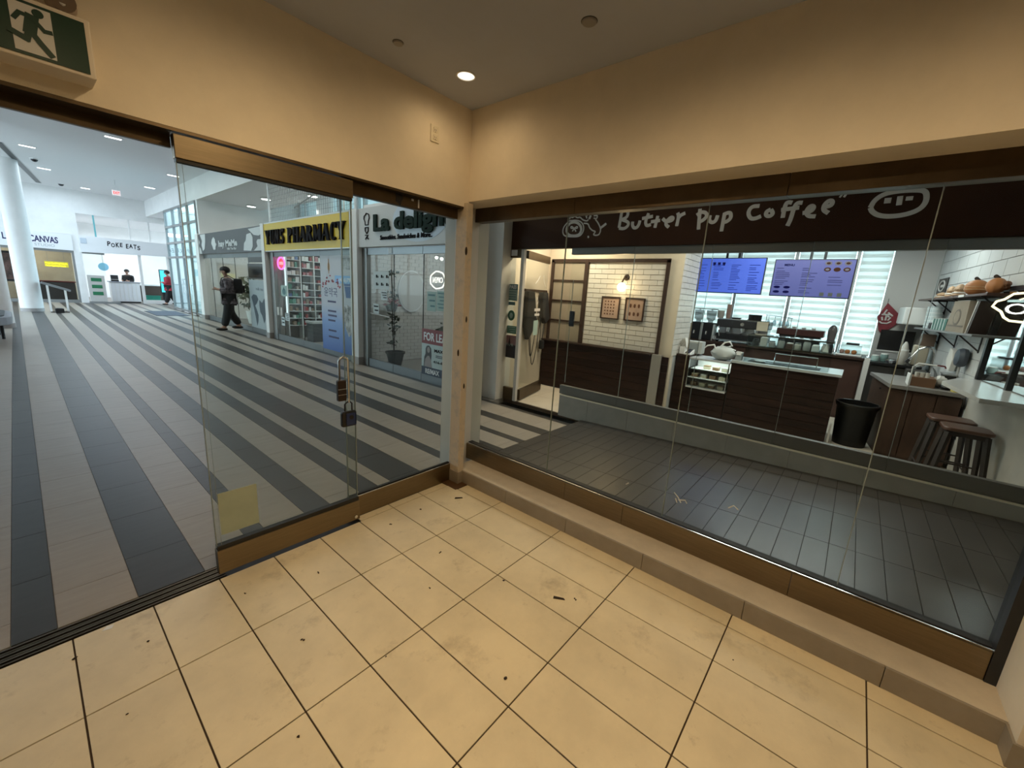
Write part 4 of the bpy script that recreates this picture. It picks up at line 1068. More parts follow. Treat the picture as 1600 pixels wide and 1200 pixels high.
ROW = ('lowest', 'second lowest', 'third lowest', 'fourth lowest', 'fifth lowest', 'middle', 'fifth highest', 'fourth highest', 'third highest', 'second highest', 'topmost')
for row, z in enumerate(SZ):
    seen = {}
    x = 5.72
    while x < 7.9:
        w = rr.choice((0.07, 0.09, 0.11)); h = rr.choice((0.09, 0.12, 0.15))
        if rr.random() < 0.85 and all(abs(x - q - .015) > w/2 + .018 for q in UX):
            c = rr.choice((0, 0, 2, 4, 3)) if x < 6.05 else rr.choice((1, 1, 5, 3, 0))
            k = (w, h, c)
            if k not in bm_:
                me = MB().box(-w/2 + 0.004, w/2 - 0.004, -0.05, 0.05, 0, h).mesh('medicine_box'); me.materials.append(bcol[c]); bm_[k] = me
            o = bpy.data.objects.new('medicine_box', bm_[k]); COL.objects.link(o); o.location = (x, 10.765, z + 0.0185)
            seen[c] = seen.get(c, -1) + 1
            o['label'] = '%s %s medicine box from the left on the %s pharmacy shelf' % (ORD[seen[c]], ('white', 'red', 'blue', 'tan', 'green', 'pink')[c], ROW[row]); o['category'] = 'box'; o['group'] = 'medicine boxes on the pharmacy shelves'
        x += w + 0.012
t = thing('light_tube', 'upright white light strip on the left edge of pharmacy shelving', 'lamp', (5.58, 10.66, 0.8))
build(MB().box(5.57, 5.60, 10.66, 10.69, 0.8, 2.6), 'tube', emit_mat('tube_white', (0.75, 0.9, 1.0), 1.6), t)
build(MB().box(5.56, 5.61, 10.69, 10.70, 0.75, 2.65), 'housing', M_shelf, t)
t = thing('pharmacy_counter', 'dark low display counter inside the pharmacy', 'counter', (6.6, 9.9, 0))
build(MB().box(5.9, 7.6, 9.7, 10.1, 0.0, 0.55), 'body', mat('counter_dark', (0.05, 0.05, 0.055), 0.5), t)
build(MB().box(5.87, 7.63, 9.67, 10.13, 0.55, 0.60), 'top', M_alul, t)
# wire mesh over the pharmacy sign
t = thing('wire_mesh_screen', 'fine white wire mesh screen above the yellow pharmacy sign', 'screen', (X5 + 0.05, 8.6, 3.34))
wr = MB()
yy = 6.2
while yy < 10.95: wr.box(X5 + .05, X5 + .055, yy, yy + .006, 3.34, 4.62); yy += 0.11
zz = 3.40
while zz < 4.6: wr.box(X5 + .05, X5 + .055, 6.2, 10.95, zz, zz + .006); zz += 0.11
build(wr, 'wires', mat('wire_grey', (0.25, 0.26, 0.26), 0.5), t)['kind'] = 'stuff'
build(MB().box(X5 + .03, X5 + .07, 10.92, 10.97, 3.34, 4.62), 'post', M_alul, t)
build(MB().box(X5 + .03, X5 + .07, 6.12, 6.18, 3.34, 4.62), 'post', M_alul, t)
for a, b in (((6.0, 8.2, 4.4), (6.0, 10.8, 3.9)), ((6.6, 9.0, 3.5), (6.6, 9.0, 4.6))):
    single(MB().tube([a, b], 0.02, 6), 'ceiling_rod', M_alu, 'thin grey rod slanting under the ceiling behind the wire mesh' if a[1] != b[1] else 'thin upright grey rod behind the wire mesh', 'rod')
single(MB().lathe([(0.30, 0.0), (0.30, 5.4)], (8.2, 13.4, 0), 24), 'round_column', M_wallw, 'grey round column inside the shops behind the wire mesh', 'column', smooth=True)
GI = 'lamps inside the milk shop ceiling'
for (x, y, lab) in ((6.6, 14.6, 'bright round lamp in the milk shop ceiling, left one'), (6.9, 17.0, 'bright round lamp in the milk shop ceiling, farthest one'), (7.2, 12.2, 'bright round lamp in shop ceiling behind the wire mesh, left one'), (7.3, 10.4, 'bright round lamp in shop ceiling behind the wire mesh, right one')):
    t = thing('round_lamp', lab, 'ceiling light', (x, y, 4.62), 0, GI)
    build(MB().lathe([(0.19, 0.0), (0.19, -0.02), (0.16, -0.03)], (0, 0, 0), 20), 'rim', M_wallw, t, local=True)
    build(MB().lathe([(0.15, -0.034), (0.15, -0.028)], (0, 0, 0), 20), 'lens', M_mlens, t, local=True)

# --- milk tea shop with cow pattern
fr = frontage('shopfront_milk_bar', 11.20, 17.75, [12.85, 14.2, 15.5, 16.9])
t = thing('cow_pattern_sign', 'dark grey fascia sign with white cow patches and pale lettering', 'sign', (5.2, 14.6, 2.56))
build(MB().box(5.20, 5.30, 11.20, 18.1, 2.565, 3.30), 'panel', mat('cow_grey', (0.055, 0.058, 0.065), 0.5), t)
M_cow = mat('cow_white', (0.58, 0.60, 0.60), 0.5)
def patch(pts, m=M_cow, nm='white_patch'):
    build(MB().prism(pts, 'x', 5.194, 5.20), nm, m, t)
patch([(18.1, 2.57), (17.45, 2.57), (17.55, 2.75), (17.8, 2.88), (17.62, 3.0), (17.75, 3.15), (18.1, 3.26)])
patch([(17.55, 3.28), (16.85, 3.28), (16.9, 3.0), (17.05, 2.75), (17.3, 2.68), (17.42, 2.90), (17.3, 3.05)])
patch([(12.8, 2.62), (12.15, 2.60), (11.98, 2.72), (11.95, 3.0), (12.1, 3.13), (12.45, 3.10), (12.55, 2.92), (12.72, 2.84)])
patch([(12.3, 3.25), (11.2, 3.28), (11.2, 3.08), (11.45, 3.02), (11.85, 3.06)])
patch([(11.9, 2.60), (11.2, 2.60), (11.2, 2.92), (11.55, 2.92), (11.65, 2.85), (11.58, 2.72)])
patch([(16.05, 3.06), (15.85, 3.14), (15.7, 3.06), (15.68, 2.95), (15.55, 2.88), (15.68, 2.80), (15.72, 2.70), (15.95, 2.70), (16.02, 2.80), (16.15, 2.92)], M_cow, 'milk_bottle_logo')
text('hay MeMe', 'letter', M_cow, '-x', (5.195, 14.35, 2.79), 0.20, 1.95, t, bold=0.03, split=True)
text('Milk Tea Bar', 'small_lettering', M_cow, '-x', (5.195, 13.95, 2.665), 0.075, 0.95, t, bold=0.02)
t = thing('world_map_panel', 'pale window panel with dark world map print beneath the black screen', 'panel', (5.29, 12.0, 0.15))
build(MB().box(5.285, 5.292, 11.25, 12.85, 0.18, 1.72), 'panel', mat('map_pale', (0.36, 0.41, 0.42), 0.5), t)
M_map = mat('map_dark', (0.04, 0.06, 0.08), 0.5)
build(MB().prism([(12.70, 1.16), (12.50, 1.26), (12.22, 1.24), (12.10, 1.12), (12.25, 0.98), (12.42, 0.90), (12.30, 0.78), (12.18, 0.62), (12.22, 0.42), (12.34, 0.25), (12.42, 0.5), (12.50, 0.72), (12.58, 0.95)], 'x', 5.282, 5.285), 'americas', M_map, t)
build(MB().prism([(12.02, 1.10), (11.80, 1.02), (11.60, 1.16), (11.28, 1.14), (11.30, 0.80), (11.55, 0.72), (11.62, 0.50), (11.72, 0.38), (11.86, 0.62), (12.00, 0.72), (12.04, 0.92)], 'x', 5.282, 5.285), 'old_world', M_map, t)
text('milk tea', 'small_lettering', M_map, '-x', (5.284, 11.95, 1.40), 0.09, 0.60, t, depth=0.002)
t = thing('wall_screen', 'black television screen hung above the world map panel', 'screen', (5.29, 12.1, 1.75))
build(MB().rbox(5.27, 5.295, 11.40, 12.80, 1.74, 2.22, 0.008), 'frame', M_black, t)
build(MB().box(5.266, 5.270, 11.45, 12.75, 1.78, 2.18), 'display', mat('dark_display', (0.02, 0.022, 0.025), 0.12), t)
single(MB().box(5.28, 5.29, 11.30, 12.75, 2.26, 2.42), 'dark_shelf_panel', M_black, 'dark band with shapes above the black television screen', 'panel')
t = thing('tall_plant', 'bushy dark green plant behind the walking person', 'plant', (6.3, 15.8, 0))
build(MB().lathe([(0.2, 0.0), (0.28, 0.5), (0.25, 0.5)], (6.3, 15.7, 0), 16), 'pot', M_white, t, smooth=True)
build(MB().tube([(6.3, 15.7, 0.4), (6.3, 15.75, 1.3)], 0.03, 6), 'stem', M_dirt, t)
build(leafmass((6.3, 16.05, 1.25), (0.4, 0.55, 0.65), 260, 0.22, 21), 'foliage', mat('mid_leaf', (0.05, 0.075, 0.045), 0.5, var=0.5, vscale=10), t)
t = thing('wood_bench', 'wooden bench with white top inside the milk shop', 'bench', (6.2, 14.6, 0))
build(MB().box(6.0, 6.5, 13.6, 15.2, 0.50, 0.58), 'top', M_white, t)
for y in (13.65, 14.4, 15.1): build(MB().box(6.05, 6.45, y, y + 0.08, 0, 0.5), 'leg', mat('wood_brown', (0.20, 0.10, 0.05), 0.6), t)
struct(MB().box(9.2, 9.35, 11.0, 18.0, 0, 4.05).box(9.2, 9.35, 11.0, 18.0, 5.2, 5.4), 'wall_milk_bar_back', M_wallw)
wu = sroot('window_upper')
for y in (11.05, 12.4, 12.9, 14.4, 15.9, 17.4, 17.9): build(MB().box(9.2, 9.35, y - .05, y + .05, 4.05, 5.2), 'mullion', M_alul, wu)
build(MB().box(9.2, 9.35, 11.0, 18.0, 4.55, 4.60), 'transom', M_alul, wu)
build(MB().box(9.27, 9.28, 11.0, 18.0, 4.05, 5.2), 'glass_pane', M_cyan, wu)
STROKES= [(1,[(-0.079,2.933),(-0.064,2.735)]),(1,[(-0.077,2.946),(-0.169,2.94),(-0.167,2.861),(-0.092,2.835)]),(1,[(-0.092,2.835),(-0.19,2.801),(-0.193,2.756),(-0.142,2.717),(-0.065,2.73)]),(1,[(-0.249,2.801),(-0.248,2.76),(-0.27,2.724),(-0.308,2.72),(-0.337,2.755),(-0.345,2.809)]),(1,[(-0.449,2.889),(-0.418,2.791),(-0.441,2.736),(-0.497,2.753)]),(1,[(-0.371,2.831),(-0.509,2.849)]),(1,[(-0.572,2.85),(-0.553,2.71)]),(1,[(-0.492,2.784),(-0.608,2.795)]),(1,[(-0.637,2.814),(-0.685,2.773),(-0.758,2.784),(-0.77,2.812),(-0.739,2.826),(-0.696,2.787),(-0.682,2.743),(-0.729,2.708)]),(1,[(-0.813,2.869),(-0.832,2.83),(-0.822,2.716)]),(1,[(-0.829,2.805),(-0.851,2.839),(-0.904,2.859)]),(1,[(-1.066,2.894),(-1.083,2.665)]),(1,[(-1.039,2.826),(-1.084,2.86),(-1.141,2.848),(-1.157,2.802),(-1.112,2.76),(-1.076,2.752)]),(1,[(-1.188,2.815),(-1.185,2.76),(-1.223,2.73),(-1.261,2.75),(-1.271,2.809)]),(1,[(-1.342,2.832),(-1.337,2.633)]),(1,[(-1.339,2.818),(-1.399,2.836),(-1.417,2.773),(-1.379,2.735),(-1.342,2.731)]),(1,[(-1.678,2.877),(-1.603,2.878),(-1.576,2.815),(-1.611,2.752),(-1.661,2.749),(-1.71,2.772)]),(1,[(-1.79,2.833),(-1.753,2.815),(-1.753,2.777),(-1.791,2.762),(-1.821,2.79),(-1.79,2.833)]),(1,[(-1.972,2.884),(-1.928,2.895),(-1.913,2.858),(-1.913,2.741)]),(1,[(-1.885,2.821),(-2.042,2.832)]),(1,[(-2.062,2.876),(-2.013,2.88),(-1.995,2.828),(-1.987,2.721),(-1.969,2.659)]),(1,[(-2.079,2.776),(-2.151,2.786),(-2.169,2.83),(-2.134,2.845),(-2.104,2.79),(-2.132,2.742),(-2.195,2.738)]),(1,[(-2.233,2.822),(-2.304,2.826),(-2.309,2.87),(-2.276,2.88),(-2.245,2.839),(-2.248,2.791),(-2.294,2.761)]),(0.8,[(-2.356,2.916),(-2.37,2.908)]),(0.8,[(-2.386,2.916),(-2.403,2.909)]),(1,[(-2.605,2.788),(-2.621,2.849),(-2.674,2.897),(-2.757,2.914),(-2.863,2.914),(-2.942,2.904),(-2.968,2.871),(-2.976,2.799),(-2.944,2.742),(-2.862,2.707),(-2.756,2.698),(-2.676,2.713),(-2.624,2.749),(-2.605,2.788)]),(1.2,[(-2.716,2.862),(-2.717,2.816)]),(1,[(-2.796,2.87),(-2.801,2.793)]),(1.2,[(-2.861,2.862),(-2.861,2.828)]),(0.45,[(0.728,2.867),(0.81,2.8),(0.83,2.729),(0.796,2.663),(0.669,2.647),(0.53,2.646),(0.478,2.707),(0.474,2.776),(0.518,2.84),(0.607,2.873),(0.728,2.867)]),(0.9,[(0.708,2.837),(0.764,2.784),(0.756,2.712),(0.707,2.667),(0.6,2.656),(0.526,2.681),(0.509,2.757),(0.559,2.822),(0.639,2.85),(0.708,2.837)]),(0.45,[(0.633,2.76),(0.686,2.797),(0.696,2.766),(0.633,2.76),(0.584,2.791),(0.574,2.76),(0.633,2.76),(0.66,2.722)]),(0.45,[(0.633,2.76),(0.598,2.716)]),(0.45,[(0.483,2.822),(0.407,2.813),(0.389,2.762),(0.329,2.714),(0.275,2.705),(0.323,2.659),(0.233,2.649),(0.206,2.695),(0.209,2.742),(0.252,2.811),(0.303,2.862)]),(0.8,[(0.209,2.746),(0.13,2.798)]),(0.45,[(0.722,2.887),(0.718,2.933),(0.68,2.903),(0.639,2.931),(0.601,2.898),(0.552,2.911),(0.505,2.867),(0.435,2.846),(0.413,2.868)]),(1.3,[(0.406,2.902),(0.378,2.889)]),(0.45,[(0.435,2.915),(0.465,2.933),(0.44,2.884)]),(0.45,[(0.336,2.911),(0.273,2.913),(0.283,2.867),(0.333,2.881)]),(0.6,[(0.396,2.648),(0.381,2.624)])]
# ================================================================ COFFEE SHOP
M_brown = mat('brown_fascia', (0.040, 0.015, 0.006), 0.7, spec=0.2, var=0.12, vscale=2)
M_dwood = mat('dark_wood_plank', (0.018, 0.0075, 0.005), 0.5, spec=0.25, var=0.55, vscale=3, stretch=(1, 1, 14), rnd=0.18)
M_mwood = mat('brown_veneer', (0.055, 0.030, 0.020), 0.55, spec=0.25, var=0.35, vscale=3, stretch=(3, 3, 1))
M_greyrail = mat('grey_rail', (0.16, 0.158, 0.145), 0.4, 0.4)
M_cfloor = mat('cream_floor_tile', (0.62, 0.56, 0.46), 0.35, var=0.05, vscale=3, rnd=0.03)
M_curbt = mat('grey_curb_tile', (0.30, 0.29, 0.265), 0.5, var=0.08, vscale=5)
cf = struct(MB().box(5.62, 10.6, -4.6, 2.16, -0.06, -0.006), 'coffee_floor', M_grout)
for i in range(8):
    for j in range(11):
        piece('floor_tile', 'c', lambda: MB().box(-0.303, 0.303, -0.303, 0.303, -0.008, 0.0), M_cfloor, (5.95 + 0.61 * i, 1.84 - 0.61 * j, 0), cf)
# fascia with hand lettering
fs = thing('coffee_fascia', 'dark brown coffee shop fascia with white hand drawn lettering and drawings', 'sign', (5.6, -1.8, 2.5))
build(MB().box(5.60, 5.66, -5.40, 1.80, 2.50, 3.32), 'panel', M_brown, fs)
M_chalk = mat('white_lettering', (0.62, 0.60, 0.57), 0.6)
NAMES = ['letter'] * 21
for k, (r, pts) in enumerate(STROKES):
    nm = 'lettering_stroke' if k < 21 else 'smiling_face_stroke' if k < 25 else 'dog_drawing_stroke'
    # smooth the polyline
    P_ = [Vector((5.5985, a, b)) for a, b in pts]
    for _ in range(2):
        if len(P_) > 2:
            Q = [P_[0]]
            for a, b in zip(P_, P_[1:]): Q += [a * .75 + b * .25, a * .25 + b * .75]
            Q.append(P_[-1]); P_ = Q
    build(MB().tube(P_, 0.020 * r, 8, flat=(0.12, 1, 1)), nm, M_chalk, fs)
# glazed front: curb, rails, panes
cr_ = sroot('trim_6')
yj = [0.62, 0.115, -0.515, -1.147, -1.779, -2.411, -3.046, -3.678, -4.31, -4.95]
for a, b in zip(yj, yj[1:]):
    build(MB().box(5.585, 5.72, b + 0.0015, a - 0.0015, -0.02, 0.315), 'curb_tile', M_curbt, cr_)
build(MB().box(5.58, 5.60, -4.95, 0.62, 0.306, 0.322), 'metal_edge', mat('pale_metal', (0.80, 0.74, 0.60), 0.35, 0.2), cr_)
w3 = sroot('window_3')
yg = [0.66, -0.305, -1.27, -2.23, -3.19, -4.15, -5.1]
for a, b in zip(yg, yg[1:]):
    build(MB().box(5.66, 5.672, b + 0.003, a - 0.003, 0.44, 2.42), 'glass_pane', M_glass, w3)
    build(MB().box(5.659, 5.673, b - 0.002, b + 0.002, 0.45, 2.41), 'glass_joint', M_edge, w3)
    build(MB().rbox(5.63, 5.70, b + 0.001, a - 0.001, 0.32, 0.455, 0.003), 'bottom_rail', M_greyrail, w3)
    build(MB().rbox(5.63, 5.70, b + 0.001, a - 0.001, 2.405, 2.50, 0.003), 'top_rail', M_greyrail, w3)
build(MB().rbox(5.625, 5.658, 0.52, 0.60, 1.37, 1.60, 0.008), 'lock_box', M_black, w3)
build(MB().tube([(5.655, 0.60, 2.05), (5.655, 0.59, 0.5)], 0.006, 6), 'lock_rod', M_edge, w3)
# entrance: side panel with notices, open door leaf
d2 = sroot('door_2')
build(MB().box(5.60, 5.66, 1.585, 1.89, 2.365, 2.495), 'head_rail', M_bronzed, d2)
build(MB().box(5.60, 5.66, 1.585, 1.89, 0.0, 0.215), 'bottom_rail', M_bronzed, d2)
build(MB().box(5.624, 5.636, 1.585, 1.89, 0.2, 2.37), 'glass_pane', M_glass, d2)
build(MB().box(5.60, 5.66, 1.52, 1.58, 0.0, 2.50), 'door_post', M_pier, d2)
build(MB().box(5.60, 5.66, 0.66, 1.80, 2.49, 2.51), 'head_trim', M_bronzed, d2)
single(MB().box(5.592, 5.598, 1.66, 1.78, 2.395, 2.485), 'unit_plate', M_sign, 'small white unit number plate at the coffee shop entrance', 'plate')
hx, hy, al = 5.66, 1.50, 0.27
ld = Matrix.Translation((hx, hy, 0)) @ Matrix.Rotation(al, 4, 'Z')
def leaf(nm, x0, x1, z0, z1, hw, m):
    mb = MB().box(x0, x1, -hw, hw, z0, z1); mb.xf(ld); build(mb, nm, m, d2)
leaf('leaf_top_rail', 0.0, 1.02, 2.36, 2.48, 0.025, M_bronzed)
leaf('leaf_bottom_rail', 0.0, 1.02, 0.02, 0.20, 0.025, M_bronzed)
leaf('leaf_glass', 0.005, 1.015, 0.20, 2.36, 0.006, M_glass)
t = notice(1.62, 1.82, 1.68, 1.95, M_mint, 'dark green PASS inspection notice on the coffee shop side panel', x=5.615)
build(MB().box(5.612, 5.615, 1.62, 1.82, 1.86, 1.95), 'green_header', M_teal, t)
text('PASS', 'lettering', M_sign, '-x', (5.611, 1.72, 1.878), 0.055, 0.15, t, depth=0.002, bold=0.03)
for z in (1.74, 1.78, 1.82, 1.70): build(MB().box(5.612, 5.615, 1.65, 1.80, z, z + 0.012), 'printed_line', M_teal, t)
notice(1.66, 1.80, 1.61, 1.665, M_teal, 'small dark notice just below the PASS inspection notice', x=5.615)
t = thing('round_decal', 'green round coffee emblem decal on the side panel glass', 'decal', (5.615, 1.72, 1.42))
build(MB().disc((1.725, 1.44), 0.075, 0.085, 5.612, 5.618, 24), 'disc', mat('emblem_green', (0.02, 0.12, 0.07), 0.5), t)
build(MB().disc((1.725, 1.44), 0.035, 0.045, 5.610, 5.612, 16), 'inner_mark', M_mint, t)
notice(1.60, 1.80, 1.14, 1.27, mat('green_card', (0.10, 0.24, 0.17), 0.5), 'green card below the round emblem on side panel', x=5.615, lines=3, lm=M_mint)
t = thing('small_poster', 'dark poster with pink sky and black tree on side panel', 'poster', (5.615, 1.72, 0.74))
build(MB().box(5.612, 5.618, 1.59, 1.87, 0.73, 0.95), 'dark_part', mat('poster_navy', (0.02, 0.02, 0.03), 0.5), t)
build(MB().box(5.612, 5.618, 1.59, 1.87, 0.95, 1.11), 'sky_part', mat('poster_pink', (0.30, 0.16, 0.16), 0.5), t)
build(MB().prism([(1.76, 0.94), (1.70, 0.94), (1.715, 1.02), (1.725, 1.09), (1.74, 1.02)], 'x', 5.609, 5.612), 'tree', M_black, t)
text('TAMI', 'lettering', M_mint, '-x', (5.610, 1.73, 0.93), 0.045, 0.16, t, depth=0.002)
# writing on the door leaf
def onleaf(mb, nm, m, parent): mb.xf(ld); return build(mb, nm, m, parent)
t = thing('door_lettering', 'white hand drawn lettering and paper slip on open coffee shop door', 'decal', (6.1, 1.6, 1.2))
onleaf(MB().tube([(0.40, -0.010, 1.98), (0.52, -0.010, 2.05), (0.60, -0.010, 2.12)], 0.010, 6, flat=(1, .3, 1)).tube([(0.78, -0.010, 2.14), (0.80, -0.010, 2.05), (0.90, -0.010, 1.96)], 0.008, 6, flat=(1, .3, 1)), 'chalk_mark', M_chalk, t)
onleaf(MB().tube([(0.55, -0.010, 1.76), (0.50, -0.010, 1.70), (0.53, -0.010, 1.64), (0.60, -0.010, 1.68), (0.56, -0.010, 1.73)], 0.008, 6, flat=(1, .3, 1)), 'chalk_letter', M_chalk, t)
onleaf(MB().box(0.45, 0.72, -0.009, -0.007, 1.52, 1.57).box(0.47, 0.70, -0.009, -0.007, 1.44, 1.48), 'printed_line', M_chalk, t)
onleaf(MB().box(0.45, 0.66, -0.009, -0.007, 1.10, 1.36), 'paper_slip', M_mint, t)

# walls of the shop
cw = struct(MB().box(7.301, 7.95, -0.445, 0.05, 0, 3.32), 'wall_tiled_pier', mat('pier_mortar', (0.45, 0.48, 0.50), 0.7))
M_bwt = mat('white_glazed_brick', (0.62, 0.60, 0.56), 0.4, rnd=0.03)
for i in range(26):
    z = 0.95 + i * 0.092
    if z > 3.2: break
    y0 = 7.18 + (0.0 if i % 2 else -0.13)
    while y0 < 7.94:
        a, b = max(7.18, y0 + .003), min(7.95, y0 + 0.257)
        if b - a > 0.02:
            piece('brick', ('pier', round(b - a, 3)), lambda a=a, b=b: MB().box(-(b-a)/2, (b-a)/2, -0.008, 0.004, 0, 0.084), M_bwt, ((a+b)/2, -0.452, z), cw)
        y0 += 0.26
pw = struct(MB().box(7.18, 7.30, -0.45, 2.30, 0, 3.32), 'wall_picture', mat('cream_coffee_wall', (0.64, 0.56, 0.44), 0.7, var=0.03))
build(MB().box(7.1705, 7.1795, -0.19, 1.24, 0.96, 2.44), 'mortar', mat('brick_joint', (0.30, 0.25, 0.19), 0.8), pw)
for i in range(18):
    z = 0.965 + i * 0.0855
    if z > 2.45: break
    y0 = -0.20 - (0.13 if i % 2 else 0)
    while y0 < 1.22:
        a, b = max(-0.20, y0 + .003), min(1.22, y0 + 0.257)
        if b - a > 0.02:
            piece('brick', ('wall', round(b - a, 3)), lambda a=a, b=b: MB().box(-0.012, 0.002, -(b-a)/2, (b-a)/2, 0, 0.0765), M_bwt, (7.1735, (a+b)/2, z), pw)
        y0 += 0.26
# dark wooden frame with a ladder of bars
t = thing('wall_frame', 'large dark wooden frame on cream wall with barred left bay', 'frame', (7.15, 0.9, 0.95))
M_frame = mat('dark_frame_wood', (0.035, 0.018, 0.012), 0.45)
build(MB().box(7.14, 7.18, 2.00, 2.06, 0.95, 2.48), 'side_post', M_frame, t)
build(MB().box(7.14, 7.18, -0.245, -0.19, 0.95, 2.48), 'side_post', M_frame, t)
build(MB().box(7.13, 7.18, 1.24, 1.31, 0.95, 2.48), 'middle_post', M_frame, t)
build(MB().box(7.14, 7.18, -0.245, 2.06, 2.44, 2.50), 'top_bar', M_frame, t)
for z in (2.09, 1.71, 1.33): build(MB().box(7.145, 7.18, 1.31, 2.00, z, z + 0.03), 'cross_bar', M_frame, t)
build(MB().box(7.165, 7.178, 1.31, 2.00, 0.96, 2.44), 'bay_board', mat('bay_board', (0.30, 0.26, 0.20), 0.6, var=0.05), t)
# globe wall lamp
t = thing('globe_wall_lamp', 'glowing round globe wall lamp above the two framed pictures', 'lamp', (7.1, 0.5, 2.0))
build(MB().lathe([(0.055, 0.0), (0.055, -0.02), (0.03, -0.05)], (7.18, 0.476, 2.19), 16, 'x'), 'wall_plate', M_frame, t, smooth=True)
build(MB().tube([(7.15, 0.476, 2.19), (7.06, 0.476, 2.17), (7.05, 0.50, 2.10)], 0.014, 8), 'arm', M_frame, t, smooth=True)
build(MB().sphere((7.05, 0.50, 2.02), 0.075, 18, 12), 'globe', emit_mat('globe_glow', (1.0, 0.74, 0.42), 9.0), t, smooth=True)
lp = bpy.data.lights.new('globe_bulb', 'POINT'); lp.energy = 7; lp.color = (1.0, 0.66, 0.36); lp.shadow_soft_size = 0.08
lo = bpy.data.objects.new('globe_bulb', lp); lo.location = (6.94, 0.50, 2.02); COL.objects.link(lo)
# the two framed pictures
M_print = mat('beige_print', (0.42, 0.30, 0.24), 0.5)
for k, (y0, y1, lab) in enumerate(((0.54, 0.90, 'left one of two small framed pictures, with rows of tiny drawings'), (0.09, 0.44, 'right one of two small framed pictures, with six brown drinks'))):
    t = thing('framed_picture', lab, 'picture', (7.15, (y0+y1)/2, 1.46))
    build(MB().box(7.135, 7.168, y0, y1, 1.46, 1.48).box(7.135, 7.168, y0, y1, 1.835, 1.855).box(7.135, 7.168, y0, y0 + .02, 1.48, 1.835).box(7.135, 7.168, y1 - .02, y1, 1.48, 1.835), 'frame', M_frame, t)
    build(MB().box(7.15, 7.167, y0 + .02, y1 - .02, 1.48, 1.835), 'print', M_print, t)
    for i in range(6 if k else 20):
        if k: yy = y1 - .10 - (i % 3) * .075; zz = 1.72 - (i // 3) * .14; mb = MB().disc((yy, zz), .02, .035, 7.147, 7.15, 10)
        else: yy = y1 - .08 - (i % 4) * .055; zz = 1.77 - (i // 4) * .055; mb = MB().box(7.147, 7.15, yy - .012, yy + .012, zz - .012, zz + .012)
        build(mb, 'drawing', mat('print_brown', (0.10, 0.04, 0.02), 0.5), t)
# wainscot of dark planks
t = thing('wainscot', 'dark wooden panelling below the picture wall', 'panelling', (7.1, 1.0, 0))
def planks(t, x, y0, y1, z0, z1, n):
    h = (z1 - z0) / n
    for k in range(n):
        build(MB().box(x, x + 0.02 + 0.003 * (k % 2), y0, y1, z0 + k*h + 0.002, z0 + (k+1)*h - 0.002), 'plank', M_dwood, t)
planks(t, 7.10, -0.17, 2.11, 0.02, 0.93, 7)
planks(t, 7.10, -0.45, -0.34, 0.02, 0.93, 7)
build(MB().box(7.12, 7.18, -0.17, 2.11, 0.0, 0.93), 'backing', M_black, t)
build(MB().box(7.07, 7.19, -0.17, 2.13, 0.93, 0.955), 'cap_rail', M_frame, t)
single(MB().box(7.08, 7.175, -0.335, -0.175, 0.0, 0.95), 'trim_post', mat('grey_trim', (0.26, 0.25, 0.23), 0.5), 'pale grey upright trim between dark panelling and dark counter', 'trim')
# serving counter
ct = thing('serving_counter', 'long dark wooden serving counter with steel edged top', 'counter', (7.8, -1.6, 0))
planks(ct, 7.45, -0.68, -0.46, 0.02, 0.95, 8)
planks(ct, 7.45, -1.30, -0.68, 0.02, 0.44, 4)
planks(ct, 7.45, -2.655, -1.32, 0.02, 0.95, 8)
build(MB().box(7.475, 8.15, -0.68, -0.46, 0.0, 0.95), 'body', M_black, ct)
build(MB().box(7.475, 8.15, -1.31, -0.68, 0.0, 0.44), 'body', M_black, ct)
build(MB().box(7.475, 8.15, -2.65, -1.31, 0.0, 0.95), 'body', M_black, ct)
build(MB().box(7.43, 8.2, -0.68, -0.46, 0.95, 0.98), 'top', M_frame, ct)
build(MB().box(7.43, 8.2, -2.68, -1.31, 0.955, 0.99), 'top', mat('pale_steel_top', (0.62, 0.66, 0.66), 0.3, 0.5), ct)
# pastry case let into the counter
M_cglass = glass_mat('case_glass', (0.92, 0.96, 0.96))
t = thing('pastry_case', 'small lit glass pastry case with white shelves in counter front', 'display case', (7.65, -0.99, 0.45))
for (y0, y1, z0, z1) in ((-1.30, -0.69, 0.45, 0.475), (-1.30, -0.69, 0.925, 0.95)):
    build(MB().box(7.40, 7.95, y0, y1, z0, z1), 'board', M_alul, t)
for y in (-0.70, -1.30): build(MB().box(7.40, 7.42, y, y + 0.012, 0.475, 0.925), 'corner_post', M_chrome, t)
build(MB().box(7.40, 7.406, -1.30, -0.69, 0.475, 0.925), 'front_glass', M_cglass, t)
build(MB().box(7.93, 7.95, -1.30, -0.69, 0.475, 0.925), 'back_panel', M_white, t)
build(MB().box(7.42, 7.93, -1.29, -0.70, 0.615, 0.625), 'shelf', M_white, t)
build(MB().box(7.50, 7.93, -1.29, -0.70, 0.755, 0.763), 'shelf', M_white, t)
area_light('case_lamp', (7.66, -0.99, 0.915), 0.35, 2.6, (0.95, 1.0, 1.0), size_y=0.5)
M_cake = mat('cream_cake', (0.70, 0.62, 0.45), 0.6); M_cakeb = mat('brown_cake', (0.28, 0.16, 0.08), 0.6); M_cream = mat('white_cream', (0.75, 0.73, 0.68), 0.5)
k = 0
